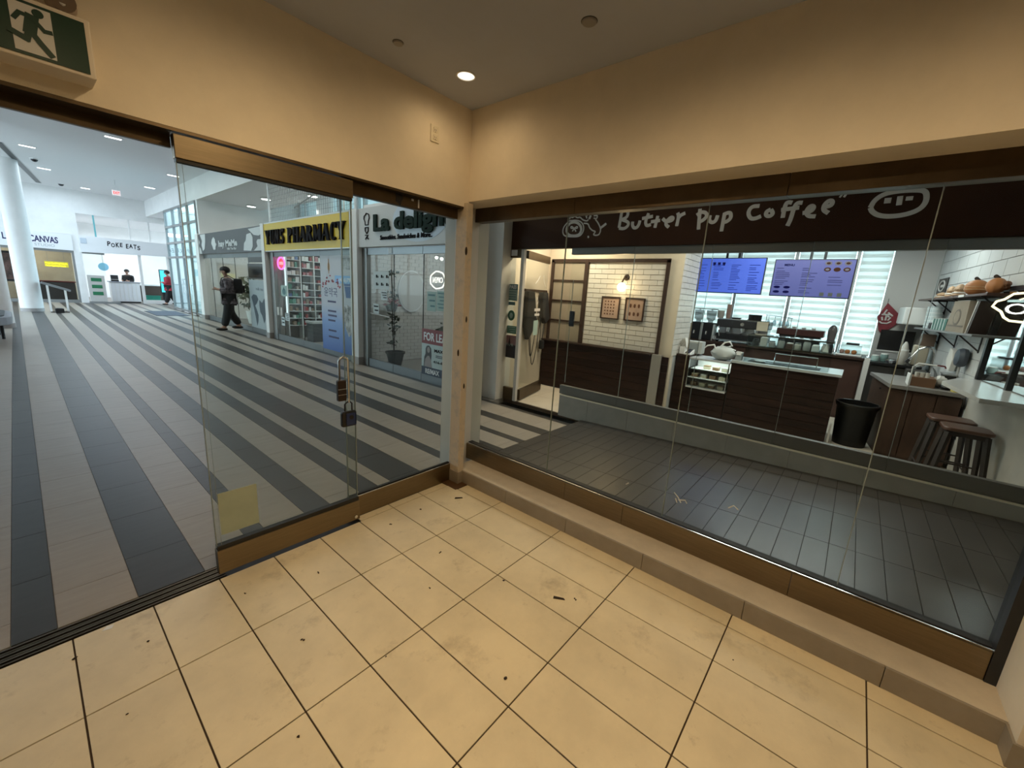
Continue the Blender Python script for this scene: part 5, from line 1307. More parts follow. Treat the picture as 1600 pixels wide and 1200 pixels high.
for z in (0.476, 0.626, 0.764):
    for y in (-0.78, -0.92, -1.06, -1.20):
        k += 1
        if z > 0.7 and y in (-0.78,): continue
        t = thing('cake_slice', '%s cake slice on the %s of the small glass pastry case' % (('leftmost', 'second', 'third', 'rightmost')[('%.2f' % y) in ('-0.92',) and 1 or ('%.2f' % y) in ('-1.06',) and 2 or ('%.2f' % y) in ('-1.20',) and 3 or 0], 'floor' if z < .5 else 'middle shelf' if z < .7 else 'upper shelf'), 'cake', (7.56 if z < .7 else 7.66, y, z), 0, 'cake slices in the pastry case')
        build(MB().prism([(-.06, -.045), (.06, -.045), (.06, .045), (-.06, .045)], 'z', 0, 0.045), 'sponge', (M_cake, M_cakeb)[k % 2], t, local=True)
        build(MB().prism([(-.06, -.045), (.06, -.045), (.06, .045), (-.06, .045)], 'z', 0.045, 0.06), 'cream_top', (M_cream, M_cakeb, M_cake)[k % 3], t, local=True)
# bag and carton on the case
t = thing('plastic_bag', 'crumpled white plastic bag with raised handles on pastry case', 'bag', (7.62, -1.13, 0.95))
bg = MB().sphere((7.60, -1.14, 1.065), (0.13, 0.18, 0.115), 18, 10)
rr = random.Random(4)
bg.v = [(x + rr.uniform(-.010, .010), y + rr.uniform(-.014, .014), max(0.951, z + rr.uniform(-.012, .012))) for x, y, z in bg.v]
M_bag = mat('grey_white_plastic', (0.50, 0.53, 0.52), 0.45)
build(bg, 'bag_body', M_bag, t, smooth=True)
build(MB().tube([(7.56, -1.02, 1.13), (7.53, -1.00, 1.19), (7.53, -0.90, 1.165), (7.52, -0.86, 1.12)], [.016, .014, .012, .008], 7), 'handle', M_white, t, smooth=True)
build(MB().tube([(7.60, -1.08, 1.16), (7.58, -1.14, 1.24), (7.58, -1.21, 1.26), (7.60, -1.25, 1.20), (7.60, -1.16, 1.17), (7.60, -1.31, 1.13)], [.013, .013, .013, .013, .012, .010], 7), 'handle', M_white, t, smooth=True)
t = thing('small_carton', 'small grey carton beside the crumpled white bag', 'carton', (7.62, -1.37, 0.99))
build(MB().rbox(7.56, 7.68, -1.415, -1.325, 0.99, 1.10, 0.005), 'box', mat('carton_grey', (0.30, 0.33, 0.33), 0.6), t)
build(MB().box(7.56, 7.68, -1.415, -1.325, 1.10, 1.115).box(7.55, 7.56, -1.40, -1.34, 1.07, 1.13), 'flap', M_white, t)
# things at the left end of the counter
t = thing('card_terminal', 'white payment terminal with black screen on counter end', 'terminal', (7.56, -0.62, 0.98))
build(MB().prism([(7.45, 0.98), (7.67, 0.98), (7.67, 1.06), (7.45, 1.0)], 'y', -0.675, -0.57), 'case', M_white, t)
build(MB().prism([(7.455, 1.004), (7.65, 1.056), (7.65, 1.062), (7.455, 1.010)], 'y', -0.66, -0.585), 'display', M_black, t)
t = thing('receipt_box', 'pale grey box standing behind the white payment terminal', 'box', (7.85, -0.58, 0.98))
build(MB().rbox(7.75, 7.95, -0.76, -0.42, 0.98, 1.19, 0.01), 'case', mat('pale_case', (0.50, 0.51, 0.48), 0.5), t)
build(MB().box(7.74, 7.75, -0.70, -0.46, 1.02, 1.16), 'front_plate', MATS['carton_grey'], t)
t = thing('napkin_holder', 'white napkins standing in a holder on the counter corner', 'napkins', (7.6, -0.52, 0.98))
build(MB().box(7.50, 7.66, -0.565, -0.475, 0.98, 1.10), 'holder', M_white, t)
for k in range(5): build(MB().obox((7.58, -0.555 + k*.018, 1.165), (0.13, 0.006, 0.16), Matrix.Rotation(0.12*(k-2), 3, 'X')), 'napkin', M_cream, t)
# sneeze guard
t = thing('sneeze_guard', 'clear glass display guard with shelf on the steel counter top', 'display case', (7.75, -2.0, 0.99))
for (a, b, c, d_, e_, f_) in ((7.52, 7.53, -2.515, -1.46, 0.99, 1.40), (7.52, 7.95, -2.52, -2.512, 0.99, 1.41), (7.52, 7.95, -1.462, -1.454, 0.99, 1.41)):
    build(MB().box(a, b, c, d_, e_, f_), 'glass_side', M_cglass, t)
build(MB().box(7.52, 7.97, -2.52, -1.454, 1.40, 1.412), 'glass_top', M_cglass, t)
build(MB().box(7.515, 7.53, -2.52, -1.454, 1.398, 1.416), 'top_edge', M_chrome, t)
build(MB().box(7.55, 7.97, -2.51, -1.46, 1.235, 1.245), 'glass_shelf', M_cglass, t)
build(MB().box(7.548, 7.556, -2.51, -1.46, 1.232, 1.248), 'shelf_edge', M_chrome, t)
build(MB().box(7.60, 7.92, -2.42, -1.50, 0.991, 0.997), 'dark_tray', M_black, t)
single(MB().lathe([(0.0, 0.0), (0.055, 0.0), (0.08, 0.018), (0.076, 0.018), (0.05, 0.006)], (7.66, -1.66, 0.997), 18), 'plate', M_white, 'small white plate lying inside the glass guard', 'plate', smooth=True)
single(MB().tube([(7.72, -1.84, 1.0), (7.72, -1.84, 1.155), (7.72, -2.37, 1.155), (7.72, -2.37, 1.0)], 0.009, 8), 'towel_rail', M_chrome, 'bent steel rail standing inside the glass guard', 'rail', smooth=True)
rr = random.Random(8)
GJ = 'jars and packets on the glass shelf'
labs = ['dark jar', 'pale carton', 'steel cup', 'grey tub', 'dark packet', 'pale packet', 'wide grey tub', 'clear jar', 'steel tin']
for k, y in enumerate((-1.54, -1.65, -1.76, -1.88, -1.99, -2.09, -2.20, -2.31, -2.42)):
    c = [(0.04, 0.04, 0.04), (0.5, 0.5, 0.48), (0.35, 0.36, 0.36), (0.28, 0.29, 0.28), (0.08, 0.05, 0.04), (0.45, 0.44, 0.40), (0.30, 0.31, 0.30), (0.55, 0.58, 0.58), (0.40, 0.38, 0.36)][k]
    t = thing('jar', labs[k] + ' on the glass guard shelf, ' + ('at its left end', 'second from its left end', 'third from its left end', 'left of its middle', 'at its middle', 'right of its middle', 'third from its right end', 'second from its right end', 'at its right end')[k], 'jar', (7.75, y, 1.245), 0, GJ)
    h = rr.uniform(0.07, 0.13)
    m_ = mat('jar_%d' % k, c, 0.4)
    if k % 3 == 1: build(MB().rbox(-.05, .05, -.045, .045, 0, h, .004), 'body', m_, t, local=True)
    else: build(MB().lathe([(.042, 0), (.046, h*.1), (.046, h*.8), (.036, h*.92), (.036, h)], (0, 0, 0), 14), 'body', m_, t, local=True, smooth=True)
    build(MB().lathe([(.038, h), (.038, h + .014)], (0, 0, 0), 14), 'lid', (M_black, M_white, M_alu)[k % 3], t, local=True)
single(MB().prism([(-2.40, 1.26), (-2.47, 1.25), (-2.43, 1.38)], 'x', 7.70, 7.705), 'paper_cone', M_cream, 'small white paper triangle at right end of guard shelf', 'paper')

# back counter with machines
t = thing('back_counter', 'dark brown back counter under the bright blinds', 'counter', (9.7, -1.4, 0))
build(MB().box(9.45, 10.15, -2.90, 0.25, 0.0, 1.06), 'body', mat('reddish_brown', (0.050, 0.022, 0.017), 0.5, var=0.2, vscale=4), t)
build(MB().box(9.40, 10.2, -2.93, 0.25, 1.06, 1.10), 'top', M_frame, t)
for y in (-2.46, -1.6, -0.7): build(MB().box(9.435, 9.45, y - .42, y + .42, 0.05, 1.03), 'door', mat('reddish_door', (0.062, 0.030, 0.022), 0.45, var=0.2, vscale=4), t)
def grinder(y, lab):
    t = thing('coffee_grinder', lab, 'grinder', (9.65, y, 1.10), 0, 'coffee grinders on the back counter')
    build(MB().rbox(-.13, .13, -.10, .10, 0, 0.36, .012), 'body', M_black, t, local=True)
    build(MB().box(-.14, .10, -.125, -.10, 0, .33).box(-.14, .10, .10, .125, 0, .33), 'side_panel', M_alul, t, local=True)
    build(MB().lathe([(.05, .36), (.05, .40), (.085, .43), (.10, .60), (.105, .60), (.105, .61)], (0, 0, 0), 16), 'hopper', glass_mat('hopper_glass', (0.45, 0.45, 0.45)), t, local=True, smooth=True)
    build(MB().lathe([(.115, .63), (.115, .645)], (0, 0, 0), 18), 'hopper_lid', M_alu, t, local=True)
    build(MB().lathe([(.012, .60), (.012, .63)], (0, 0, 0), 8), 'lid_stem', M_alu, t, local=True)
    build(MB().tube([(-.13, 0, .20), (-.19, 0, .18), (-.20, 0, .12)], .016, 8), 'spout', M_chrome, t, local=True)
grinder(-0.10, 'black coffee grinder with clear hopper, left of two')
grinder(-0.34, 'black coffee grinder with clear hopper beside espresso machine')
t = thing('espresso_machine', 'wide black and chrome espresso machine on the back counter', 'coffee machine', (9.75, -0.95, 1.10))
build(MB().rbox(9.55, 10.0, -1.42, -0.50, 1.14, 1.28, .015), 'base', M_black, t)
build(MB().rbox(9.50, 10.0, -1.42, -0.50, 1.40, 1.56, .02), 'upper_body', mat('machine_dark', (0.05, 0.05, 0.052), 0.3, 0.4), t)
build(MB().box(9.68, 10.0, -1.40, -0.52, 1.28, 1.40), 'back_plate', M_steel, t)
build(MB().box(9.47, 9.72, -1.40, -0.52, 1.14, 1.16), 'drip_tray', M_steel, t)
build(MB().box(9.53, 10.0, -1.42, -0.50, 1.56, 1.575), 'cup_rail', M_chrome, t)
for y in (-1.40, -0.54): build(MB().lathe([(.02, 1.10), (.025, 1.14)], (9.62, y, 0), 10), 'foot', M_black, t)
for y in (-0.72, -0.98, -1.22):
    g_ = build(MB().lathe([(.045, 1.32), (.05, 1.40)], (9.58, y, 0), 16), 'group_head', M_chrome, t, smooth=True)
    build(MB().tube([(9.58, y, 1.31), (9.40, y, 1.29)], .014, 8), 'portafilter', M_black, g_)
build(MB().tube([(9.48, -0.56, 1.42), (9.44, -0.58, 1.30), (9.45, -0.60, 1.22)], .009, 8), 'steam_wand', M_chrome, t, smooth=True)
build(MB().disc((-0.97, 1.48), .035, .035, 9.494, 9.50, 16), 'dial', M_chrome, t)
def stack(y, z0, n, m, lab, r=.048, h=.045, x=9.72, grp=None, nm='cup_stack'):
    t = thing(nm, lab, 'cups', (x, y, z0), 0, grp)
    for k in range(n):
        build(MB().lathe([(r*.78, 0), (r, h*2.2), (r*1.06, h*2.2), (r*1.06, h*2.3)], (0, 0, k*h), 14), 'cup', m, t, local=True, smooth=True)
stack(-0.645, 1.575, 5, mat('pink_cup', (0.62, 0.40, 0.34), 0.5), 'tall pink and white paper cup stack on the espresso machine')
stack(-0.50, 1.575, 2, M_cream, 'short stack of white cups at left end of espresso machine', r=.07)
stack(-0.80, 1.575, 1, M_black, 'flat black dish on top of the espresso machine', r=.10, h=.012)
t = thing('cup_holder', 'black cup holder rack on the right end of espresso machine', 'rack', (9.75, -1.14, 1.575))
for k in range(3): build(MB().lathe([(.05, 0), (.055, .11)], (9.70, -1.07 - k*.065, 1.575), 12), 'black_cup', M_black, t)
build(MB().box(9.64, 9.78, -1.24, -1.02, 1.575, 1.59), 'tray', M_black, t)
t = thing('price_card', 'blank cream card leaning at right end of espresso machine', 'card', (9.48, -1.32, 1.38))
build(MB().obox((9.485, -1.32, 1.475), (.008, .19, .175)), 'card', mat('cream_card', (0.55, 0.49, 0.36), 0.6), t)
build(MB().box(9.478, 9.492, -1.40, -1.24, 1.385, 1.392), 'clip', M_alu, t)
single(MB().lathe([(.03, 0), (.045, .02), (.045, .07), (.035, .11), (.04, .12)], (9.52, -0.50, 1.10), 16), 'milk_jug', M_chrome, 'small steel milk jug before the espresso machine', 'jug', smooth=True)
t = thing('glass_rack', 'rack of hanging wine glasses before the middle blind', 'rack', (10.1, -1.45, 1.10))
build(MB().tube([(10.1, -1.25, 1.70), (10.1, -1.72, 1.66)], .006, 6).tube([(10.1, -1.27, 1.10), (10.1, -1.27, 1.70)], .006, 6).tube([(10.1, -1.70, 1.10), (10.1, -1.70, 1.66)], .006, 6), 'wire_frame', M_alu, t)
for k in range(4):
    y = -1.31 - k * .11
    build(MB().lathe([(.035, -.005), (.005, -.012), (.005, -.07), (.03, -.10), (.038, -.16), (.03, -.19)], (10.1, y, 1.68), 12, cap=False), 'hanging_glass', glass_mat('thin_glass', (0.55, 0.60, 0.62)), t, smooth=True)
t = thing('cup_tray', 'dark red wooden tray holding a row of small white cups', 'tray', (9.75, -1.9, 1.33))
build(MB().rbox(9.6, 9.95, -2.28, -1.55, 1.36, 1.48, .01), 'box', mat('dark_red_wood', (0.060, 0.020, 0.018), 0.4), t)
build(MB().box(9.62, 9.93, -2.24, -1.6, 1.10, 1.36), 'stand', M_black, t)
for k in range(4): build(MB().lathe([(.025, 1.48), (.034, 1.515)], (9.7, -1.66 - k*.15, 0), 12), 'small_cup', M_white, t)
t = thing('stand_mixer', 'black blender with chrome top on the back counter', 'blender', (9.7, -2.39, 1.10))
build(MB().lathe([(.065, 0), (.07, .10), (.055, .15)], (9.7, -2.39, 1.10), 16), 'base', M_black, t, smooth=True)
build(MB().lathe([(.05, .15), (.07, .40), (.055, .46), (.02, .50)], (9.7, -2.39, 1.10), 16), 'jug', mat('smoky_plastic', (0.12, 0.11, 0.11), 0.2), t, smooth=True)
build(MB().lathe([(.058, .37), (.060, .39)], (9.7, -2.39, 1.11), 16), 'chrome_band', M_chrome, t)
t = thing('treat_tray', 'white tray with clear cover and orange treats on the cabinet', 'tray', (9.7, -2.68, 1.10))
build(MB().rbox(9.55, 9.9, -2.86, -2.50, 1.10, 1.125, .008), 'tray', M_white, t)
build(MB().box(9.57, 9.88, -2.84, -2.52, 1.125, 1.29), 'clear_cover', glass_mat('cover_plastic', (0.80, 0.82, 0.82)), t)
for k, y in enumerate((-2.58, -2.66, -2.75)):
    single(MB().sphere((9.64, y, 1.165), (.04, .038, .04), 12, 8), 'treat', mat('orange_treat', (0.55, 0.20, 0.06), 0.5) if k else mat('pink_treat', (0.5, 0.3, 0.26), 0.5), ('pink round treat under the clear cover', 'middle orange treat under the clear cover', 'right orange treat under the clear cover')[k], 'food', 'treats under the clear cover', smooth=True)
single(MB().rbox(9.6, 9.85, -2.80, -2.62, 1.29, 1.32, .005), 'dark_lid_box', M_black, 'flat dark box on top of the clear treat cover', 'box')

# menu screens
M_scr1 = mat('menu_blue', (0.05, 0.08, 0.3), 0.25, emit=(0.07, 0.13, 0.68), estr=1.0)
M_scr2 = mat('menu_violet', (0.05, 0.05, 0.12), 0.25, emit=(0.12, 0.135, 0.42), estr=0.75)
M_sl = emit_mat('menu_text_dark', (0.045, 0.075, 0.44), 1.0)
M_sl2 = emit_mat('menu_text_grey', (0.10, 0.10, 0.28), 1.0)
rr = random.Random(2)
def menu(y0, y1, z0, z1, ms, mt, lab, kind):
    t = thing('menu_screen', lab, 'screen', (9.2, (y0+y1)/2, z0), 0, 'menu screens above the counter')
    build(MB().rbox(9.20, 9.25, y1, y0, z0, z1, .006), 'case', M_black, t)
    build(MB().box(9.194, 9.20, y1 + .015, y0 - .015, z0 + .015, z1 - .015), 'display', ms, t)
    cols = 4 if kind == 0 else 3
    w = (y0 - y1) / cols
    lines = MB()
    for c in range(cols):
        zz = z1 - (.14 if kind == 0 else .16)
        if kind and c == 2: zz = z1 - .30
        end = z0 + (.06 if not kind or c == 1 else .20)
        while zz > end:
            a = y0 - c*w - .05
            lines.box(9.192, 9.194, a - w * rr.uniform(.25, .60), a, zz, zz + .012)
            zz -= rr.choice((.03, .03, .05))
    build(lines, 'menu_text', mt, t)['kind'] = 'stuff'
    for y in (y0 - .45*(y0-y1), y0 - .62*(y0-y1)):
        build(MB().box(9.22, 9.24, y - .02, y + .02, z1, 3.32), 'ceiling_mount', M_black, t)
    return t
t = menu(0.0, -1.24, 2.06, 2.72, M_scr1, M_sl, 'bright blue menu screen, left one of the two', 0)
M_dk = emit_mat('menu_picture_dark', (0.01, 0.01, 0.08), 1.0)
for k in range(3):
    yy = -0.36 - k * .085
    build(MB().prism([(yy + .02, 2.575), (yy - .02, 2.575), (yy - .028, 2.635), (yy + .028, 2.635)], 'x', 9.192, 9.194), 'cup_picture', M_dk, t)
t = menu(-1.37, -2.52, 2.05, 2.69, M_scr2, M_sl2, 'pale violet menu screen with food pictures, right one of the two', 1)
text('MENU', 'heading', M_dk, '-x', (9.192, -1.60, 2.575), 0.035, 0.15, t, depth=.002, bold=.03)
M_food = emit_mat('menu_picture_brown', (0.10, 0.045, 0.03), 1.0); M_plate = emit_mat('menu_plate', (0.30, 0.28, 0.34), 1.0); M_sq = emit_mat('menu_square', (0.14, 0.15, 0.15), 1.0)
for k in range(6):
    yy = -2.15 - (k % 3) * .13; zz = 2.62 - (k // 3) * .10
    o = build(MB().disc((yy, zz), .048, .035, 9.191, 9.194, 14), 'plate_picture', (M_plate, M_food)[k // 3], t)
    build(MB().disc((yy, zz), .028, .018, 9.189, 9.191, 12), 'dish_picture', (M_food, M_plate)[k // 3 if k != 4 else 0], o)
for k in range(4):
    yy = -1.47 - (k % 2) * .15; zz = 2.21 - (k // 2) * .08
    build(MB().disc((yy, zz), .05, .022, 9.191, 9.194, 12), 'sandwich_picture', M_dk, t)
for k in range(3): build(MB().box(9.191, 9.194, -2.17 - k*.12, -2.11 - k*.12, 2.08, 2.14), 'code_square', M_sq, t)

# windows with striped blinds
wb = struct(MB().box(10.32, 10.45, -4.2, 2.2, -0.1, 1.05).box(10.32, 10.45, -4.2, 2.2, 3.2, 3.4), 'wall_coffee_back', M_wallw)
struct(MB().box(10.28, 10.45, -3.7, -2.985, 0, 3.32), 'wall_window_pier', mat('pale_grey_wall', (0.55, 0.54, 0.52), 0.7))
wins = [(0.62, -0.54), (-0.60, -1.53), (-1.59, -2.47), (-2.53, -2.975)]
def blind_mat(name, col, tr):
    m = bpy.data.materials.new(name); m.use_nodes = True; nt = m.node_tree
    nt.nodes.remove(nt.nodes['Principled BSDF'])
    d = nt.nodes.new('ShaderNodeBsdfDiffuse'); d.inputs[0].default_value = (*col, 1)
    tl = nt.nodes.new('ShaderNodeBsdfTranslucent'); tl.inputs[0].default_value = (*col, 1)
    mx = nt.nodes.new('ShaderNodeMixShader'); mx.inputs[0].default_value = tr
    nt.links.new(d.outputs[0], mx.inputs[1]); nt.links.new(tl.outputs[0], mx.inputs[2])
    nt.links.new(mx.outputs[0], nt.nodes['Material Output'].inputs[0])
    MATS[name] = m
    return m
M_slat = blind_mat('blind_opaque_band', (0.93, 0.93, 0.91), 0.74)
M_sheer = blind_mat('blind_sheer', (0.97, 0.97, 0.96), 0.80)
for i, (a, b) in enumerate(wins):
    w = sroot('window_%d' % (i + 4))
    build(MB().box(10.30, 10.40, b - 0.055, b, 1.05, 3.2), 'mullion', M_alul, w)
    if i == 0: build(MB().box(10.30, 10.40, a, a + .055, 1.05, 3.2), 'mullion', M_alul, w)
    build(MB().box(10.37, 10.38, b, a, 1.05, 3.2), 'glass_pane', M_glass, w)
    build(MB().box(10.285, 10.287, b + .012, a - .012, 1.10, 3.2), 'sheer_fabric', M_sheer, w)
    for k in range(17):
        z = 1.10 + k * 0.123
        piece('slat', round(a - b, 3), lambda a=a, b=b: MB().box(-.002, .002, -(a-b)/2 + .012, (a-b)/2 - .012, 0, .062), M_slat, (10.278, (a+b)/2, z), w)
    build(MB().lathe([(.018, 0), (.018, a - b - .03)], (10.28, b + .015, 1.09), 10, 'y'), 'bottom_bar', M_white, w)
struct(MB().box(7.3, 10.3, 0.66, 0.80, 0, 3.32), 'wall_coffee_left', M_wallw)
# pendant with white character on the pier
t = thing('diamond_hanging', 'dark red diamond shaped hanging with white character drawing', 'decoration', (10.25, -3.1, 1.48))
build(MB().prism([(-3.045, 2.05), (-3.29, 1.80), (-3.275, 1.74), (-3.07, 1.50), (-3.01, 1.56), (-2.95, 1.80)], 'x', 10.255, 10.262), 'cloth', mat('dark_red_cloth', (0.20, 0.025, 0.035), 0.7, var=0.3, vscale=10), t)
gl = MB()
for pts in (((-3.06, 1.93), (-3.03, 1.86), (-3.11, 1.80)), ((-3.08, 1.88), (-3.15, 1.82)), ((-3.00, 1.84), (-3.14, 1.845)), ((-3.07, 1.84), (-3.07, 1.74)), ((-3.01, 1.80), (-3.03, 1.74)), ((-3.13, 1.80), (-3.10, 1.74)), ((-2.99, 1.72), (-3.03, 1.69), (-3.10, 1.69), (-3.15, 1.73))):
    gl.tube([(10.252, y, z) for y, z in pts], .014, 6)
build(gl, 'character', M_chalk, t)
build(MB().tube([(10.25, -3.045, 2.05), (10.27, -3.045, 2.12)], .004, 5), 'cord', M_dirt, t)
t = thing('framed_blackboard', 'black framed board standing below the red diamond', 'board', (10.2, -3.2, 1.15))
build(MB().box(10.22, 10.26, -3.50, -3.05, 1.22, 1.58), 'board', M_black, t)
build(MB().box(10.215, 10.222, -3.51, -3.04, 1.20, 1.225), 'ledge', M_white, t)
build(MB().box(10.23, 10.26, -3.49, -3.06, 0.0, 1.2), 'stand', M_alul, t)
# sink cabinet
t = thing('sink_cabinet', 'dark grey cabinet with black top at the rear corner', 'cabinet', (9.4, -3.3, 0))
build(MB().box(9.12, 10.2, -3.56, -2.99, 0.0, 1.05), 'body', mat('sink_dark', (0.05, 0.048, 0.045), 0.5), t)
build(MB().box(9.08, 10.2, -3.58, -2.97, 1.05, 1.085), 'top', M_black, t)
for y in (-3.13, -3.42): build(MB().box(9.105, 9.12, y - .13, y + .13, 0.05, 1.02), 'door', MATS['sink_dark'], t)
single(MB().box(9.0, 9.02, -2.97, -2.90, 0.0, 1.14), 'white_strip', M_white, 'narrow bright white upright board between the two rear cabinets', 'board')
def jarx(x, y, z, r, h, m, lab, nm='container', cat='container', lid=None):
    t = thing(nm, lab, cat, (x, y, z))
    build(MB().lathe([(r*.85, 0), (r, h*.08), (r, h*.85), (r*.9, h)], (0, 0, 0), 16), 'body', m, t, local=True, smooth=True)
    build(MB().lathe([(r*.95, h), (r*.95, h*1.1)], (0, 0, 0), 16), 'lid', lid or M_white, t, local=True)
    return t
jarx(9.3, -3.03, 1.085, .05, .09, mat('teal_tub', (0.30, 0.42, 0.40), 0.4), 'pale teal tub at the left edge of black cabinet top')
jarx(9.35, -3.14, 1.085, .05, .12, mat('teal_tub_dark', (0.18, 0.28, 0.27), 0.4), 'darker teal tub second on the black cabinet top')
t = thing('silver_tray', 'crumpled shiny foil tray on the black cabinet top', 'tray', (9.25, -3.24, 1.085))
build(MB().lathe([(.07, 0), (.10, .05), (.09, .05), (.065, .01)], (9.2, -3.24, 1.085), 12), 'tray', M_chrome, t)
build(MB().sphere((9.2, -3.24, 1.12), (.06, .05, .03), 10, 6), 'foil', M_chrome, t)
t = jarx(9.15, -3.34, 1.085, .06, .22, mat('bottle_cream', (0.48, 0.46, 0.42), 0.4), 'cream coloured squeeze bottle beside the arched tap', 'squeeze_bottle', 'bottle')
build(MB().lathe([(.05, .24), (.03, .32), (.012, .36)], (0, 0, 0), 14), 'nozzle', MATS['bottle_cream'], t, local=True, smooth=True)
t = thing('arched_tap', 'tall arched chrome kitchen tap with black hose', 'tap', (8.9, -3.55, 0.95))
build(MB().tube([(8.9, -3.66, 0.95), (8.9, -3.66, 1.30), (8.9, -3.63, 1.38), (8.9, -3.56, 1.41), (8.9, -3.48, 1.36), (8.9, -3.40, 1.20)], .016, 10), 'neck', M_chrome, t, smooth=True)
build(MB().tube([(8.9, -3.40, 1.20), (8.9, -3.375, 1.15)], .022, 10), 'spray_head', M_black, t)
single(MB().rbox(8.78, 9.07, -3.62, -3.40, 0.0, 1.05, .01), 'side_box', MATS['sink_dark'], 'narrow dark cabinet carrying the arched tap', 'cabinet')
t = thing('stacked_boxes', 'brown paper box and cream sack stacked beneath the lower shelf', 'box', (9.2, -3.58, 1.09))
build(MB().rbox(9.22, 9.5, -3.62, -3.45, 1.09, 1.40, .02), 'sack', mat('sack_cream', (0.42, 0.37, 0.28), 0.8), t)
build(MB().box(9.25, 9.45, -3.66, -3.50, 1.40, 1.58), 'carton', mat('carton_brown', (0.15, 0.10, 0.07), 0.7), t)
# front station with terracotta-brown cladding
t = thing('bar_station', 'brown clad corner station with grey stone top', 'counter', (8.2, -3.5, 0))
build(MB().prism([(7.52, -3.20), (8.72, -3.04), (8.72, -3.72), (7.52, -3.83)], 'z', 0.0, 0.91), 'body', M_mwood, t)
build(MB().prism([(7.48, -3.18), (8.75, -3.00), (8.75, -3.735), (7.48, -3.85)], 'z', 0.91, 0.955), 'stone_top', mat('grey_stone_top', (0.20, 0.19, 0.18), 0.45, var=0.08), t)
for k, y in enumerate((-3.30, -3.52, -3.74)):
    build(MB().box(7.505, 7.52, y - .105, y + .105, 0.03, 0.89), 'panel', M_mwood, t)
build(MB().disc((-3.12, 0.82), .012, .012, 8.0, 8.02, 10), 'knob', M_black, t)
t = thing('basket_with_cover', 'brown wooden tray under an arched clear cover on station', 'basket', (7.8, -3.5, 0.955))
build(MB().box(7.66, 7.98, -3.60, -3.36, 0.955, 1.07), 'tray', mat('tray_wood', (0.16, 0.08, 0.04), 0.6, var=0.2), t)
build(MB().box(7.655, 7.985, -3.37, -3.35, 0.955, 1.09), 'end_board', M_wallw, t)
cv = MB()
for q in range(8):
    a0, a1 = PI*q/8, PI*(q+1)/8
    cv.quad((7.67 + 0, -3.48 - .12*math.cos(a0), 1.07 + .17*math.sin(a0)), (7.97, -3.48 - .12*math.cos(a0), 1.07 + .17*math.sin(a0)), (7.97, -3.48 - .12*math.cos(a1), 1.07 + .17*math.sin(a1)), (7.67, -3.48 - .12*math.cos(a1), 1.07 + .17*math.sin(a1)))
build(cv, 'clear_cover', MATS['cover_plastic'], t, smooth=True)
build(MB().tube([(7.67, -3.36, 1.07), (7.67, -3.36, 1.20), (7.67, -3.40, 1.25), (7.67, -3.60, 1.24)], .008, 6), 'cover_rim', M_white, t)
build(MB().tube([(7.67, -3.57, 1.245), (7.67, -3.64, 1.243), (7.67, -3.65, 1.22)], .010, 6), 'red_handle', mat('dark_red_plastic', (0.15, 0.015, 0.02), 0.4), t)
for k in range(3): build(MB().lathe([(.02, 0), (.024, .06)], (7.75, -3.42 - k*.05, 1.07), 10), 'cookie_jar', M_cream, t)
t = thing('yellow_cup', 'yellow plastic tub at the right front edge of station', 'cup', (7.6, -3.79, 0.955))
build(MB().lathe([(.045, 0), (.058, .10), (.062, .10), (.062, .108), (.054, .108), (.042, .01)], (7.6, -3.78, 0.955), 18), 'tub', mat('yellow_plastic', (0.62, 0.52, 0.16), 0.5), t, smooth=True)
build(MB().lathe([(.05, .085), (.05, .087)], (7.6, -3.78, 0.955), 18), 'contents', M_cream, t)
t = thing('white_bag', 'crumpled white plastic bag with dark cloth on the station', 'bag', (7.85, -3.68, 0.955))
bg = MB().sphere((7.85, -3.66, 1.03), (.09, .07, .075), 14, 8)
bg.v = [(x + rr.uniform(-.008, .008), y + rr.uniform(-.008, .008), max(.956, z + rr.uniform(-.01, .01))) for x, y, z in bg.v]
build(bg, 'bag_body', M_cream, t, smooth=True)
cl = MB().sphere((7.70, -3.70, 0.99), (.07, .06, .035), 12, 6)
build(cl, 'dark_cloth', M_black, t, smooth=True)
t = thing('black_scale', 'black box shaped scale near the wall on the station', 'scale', (7.95, -3.76, 0.955))
build(MB().rbox(7.85, 8.15, -3.79, -3.68, 0.955, 1.12, .01), 'body', M_black, t)
build(MB().box(7.84, 8.16, -3.80, -3.67, 1.12, 1.135), 'plate', M_alu, t)

# right wall of painted blocks (runs slightly askew), mirror, ledge, shelves
dv = Vector((4.55, 0.47, 0)).normalized(); nv = Vector((-dv.y, dv.x, 0)); q0 = Vector((5.75, -4.07, 0))
RWM = Matrix((dv, nv, Vector((0, 0, 1)))).transposed().to_4x4(); RWM.translation = q0
def rw(mb): return mb.xf(RWM)
rwall = struct(rw(MB().box(-0.1, 4.75, -0.25, -0.012, 0, 3.32)), 'wall_coffee_right', mat('block_mortar', (0.42, 0.43, 0.43), 0.8))
M_block = mat('painted_block', (0.60, 0.61, 0.61), 0.6, var=0.03, vscale=4, bump=0.15, bscale=30, rnd=0.02)
M_conc = mat('grey_concrete', (0.42, 0.41, 0.39), 0.7, var=0.10, vscale=2.5)
rot3 = RWM.to_3x3()
for i in range(17):
    z = 0.0 + i * 0.195
    if z > 3.2: break
    s = -0.1 - (0.2 if i % 2 else 0)
    while s < 4.7:
        a, b = max(-0.1, s + .004), min(4.72, s + .396)
        if b - a > .03:
            low = z < 1.1 and a < 1.7
            if z < 0.95 and a < 1.7: s += 0.4; continue
            piece('block', (round(b - a, 3)), lambda a=a, b=b: MB().rbox(-(b-a)/2, (b-a)/2, -.014, 0.0, 0, .187, .003), M_conc if low else M_block, RWM @ Vector(((a+b)/2, 0, z)), rwall, rot3)
        s += 0.4
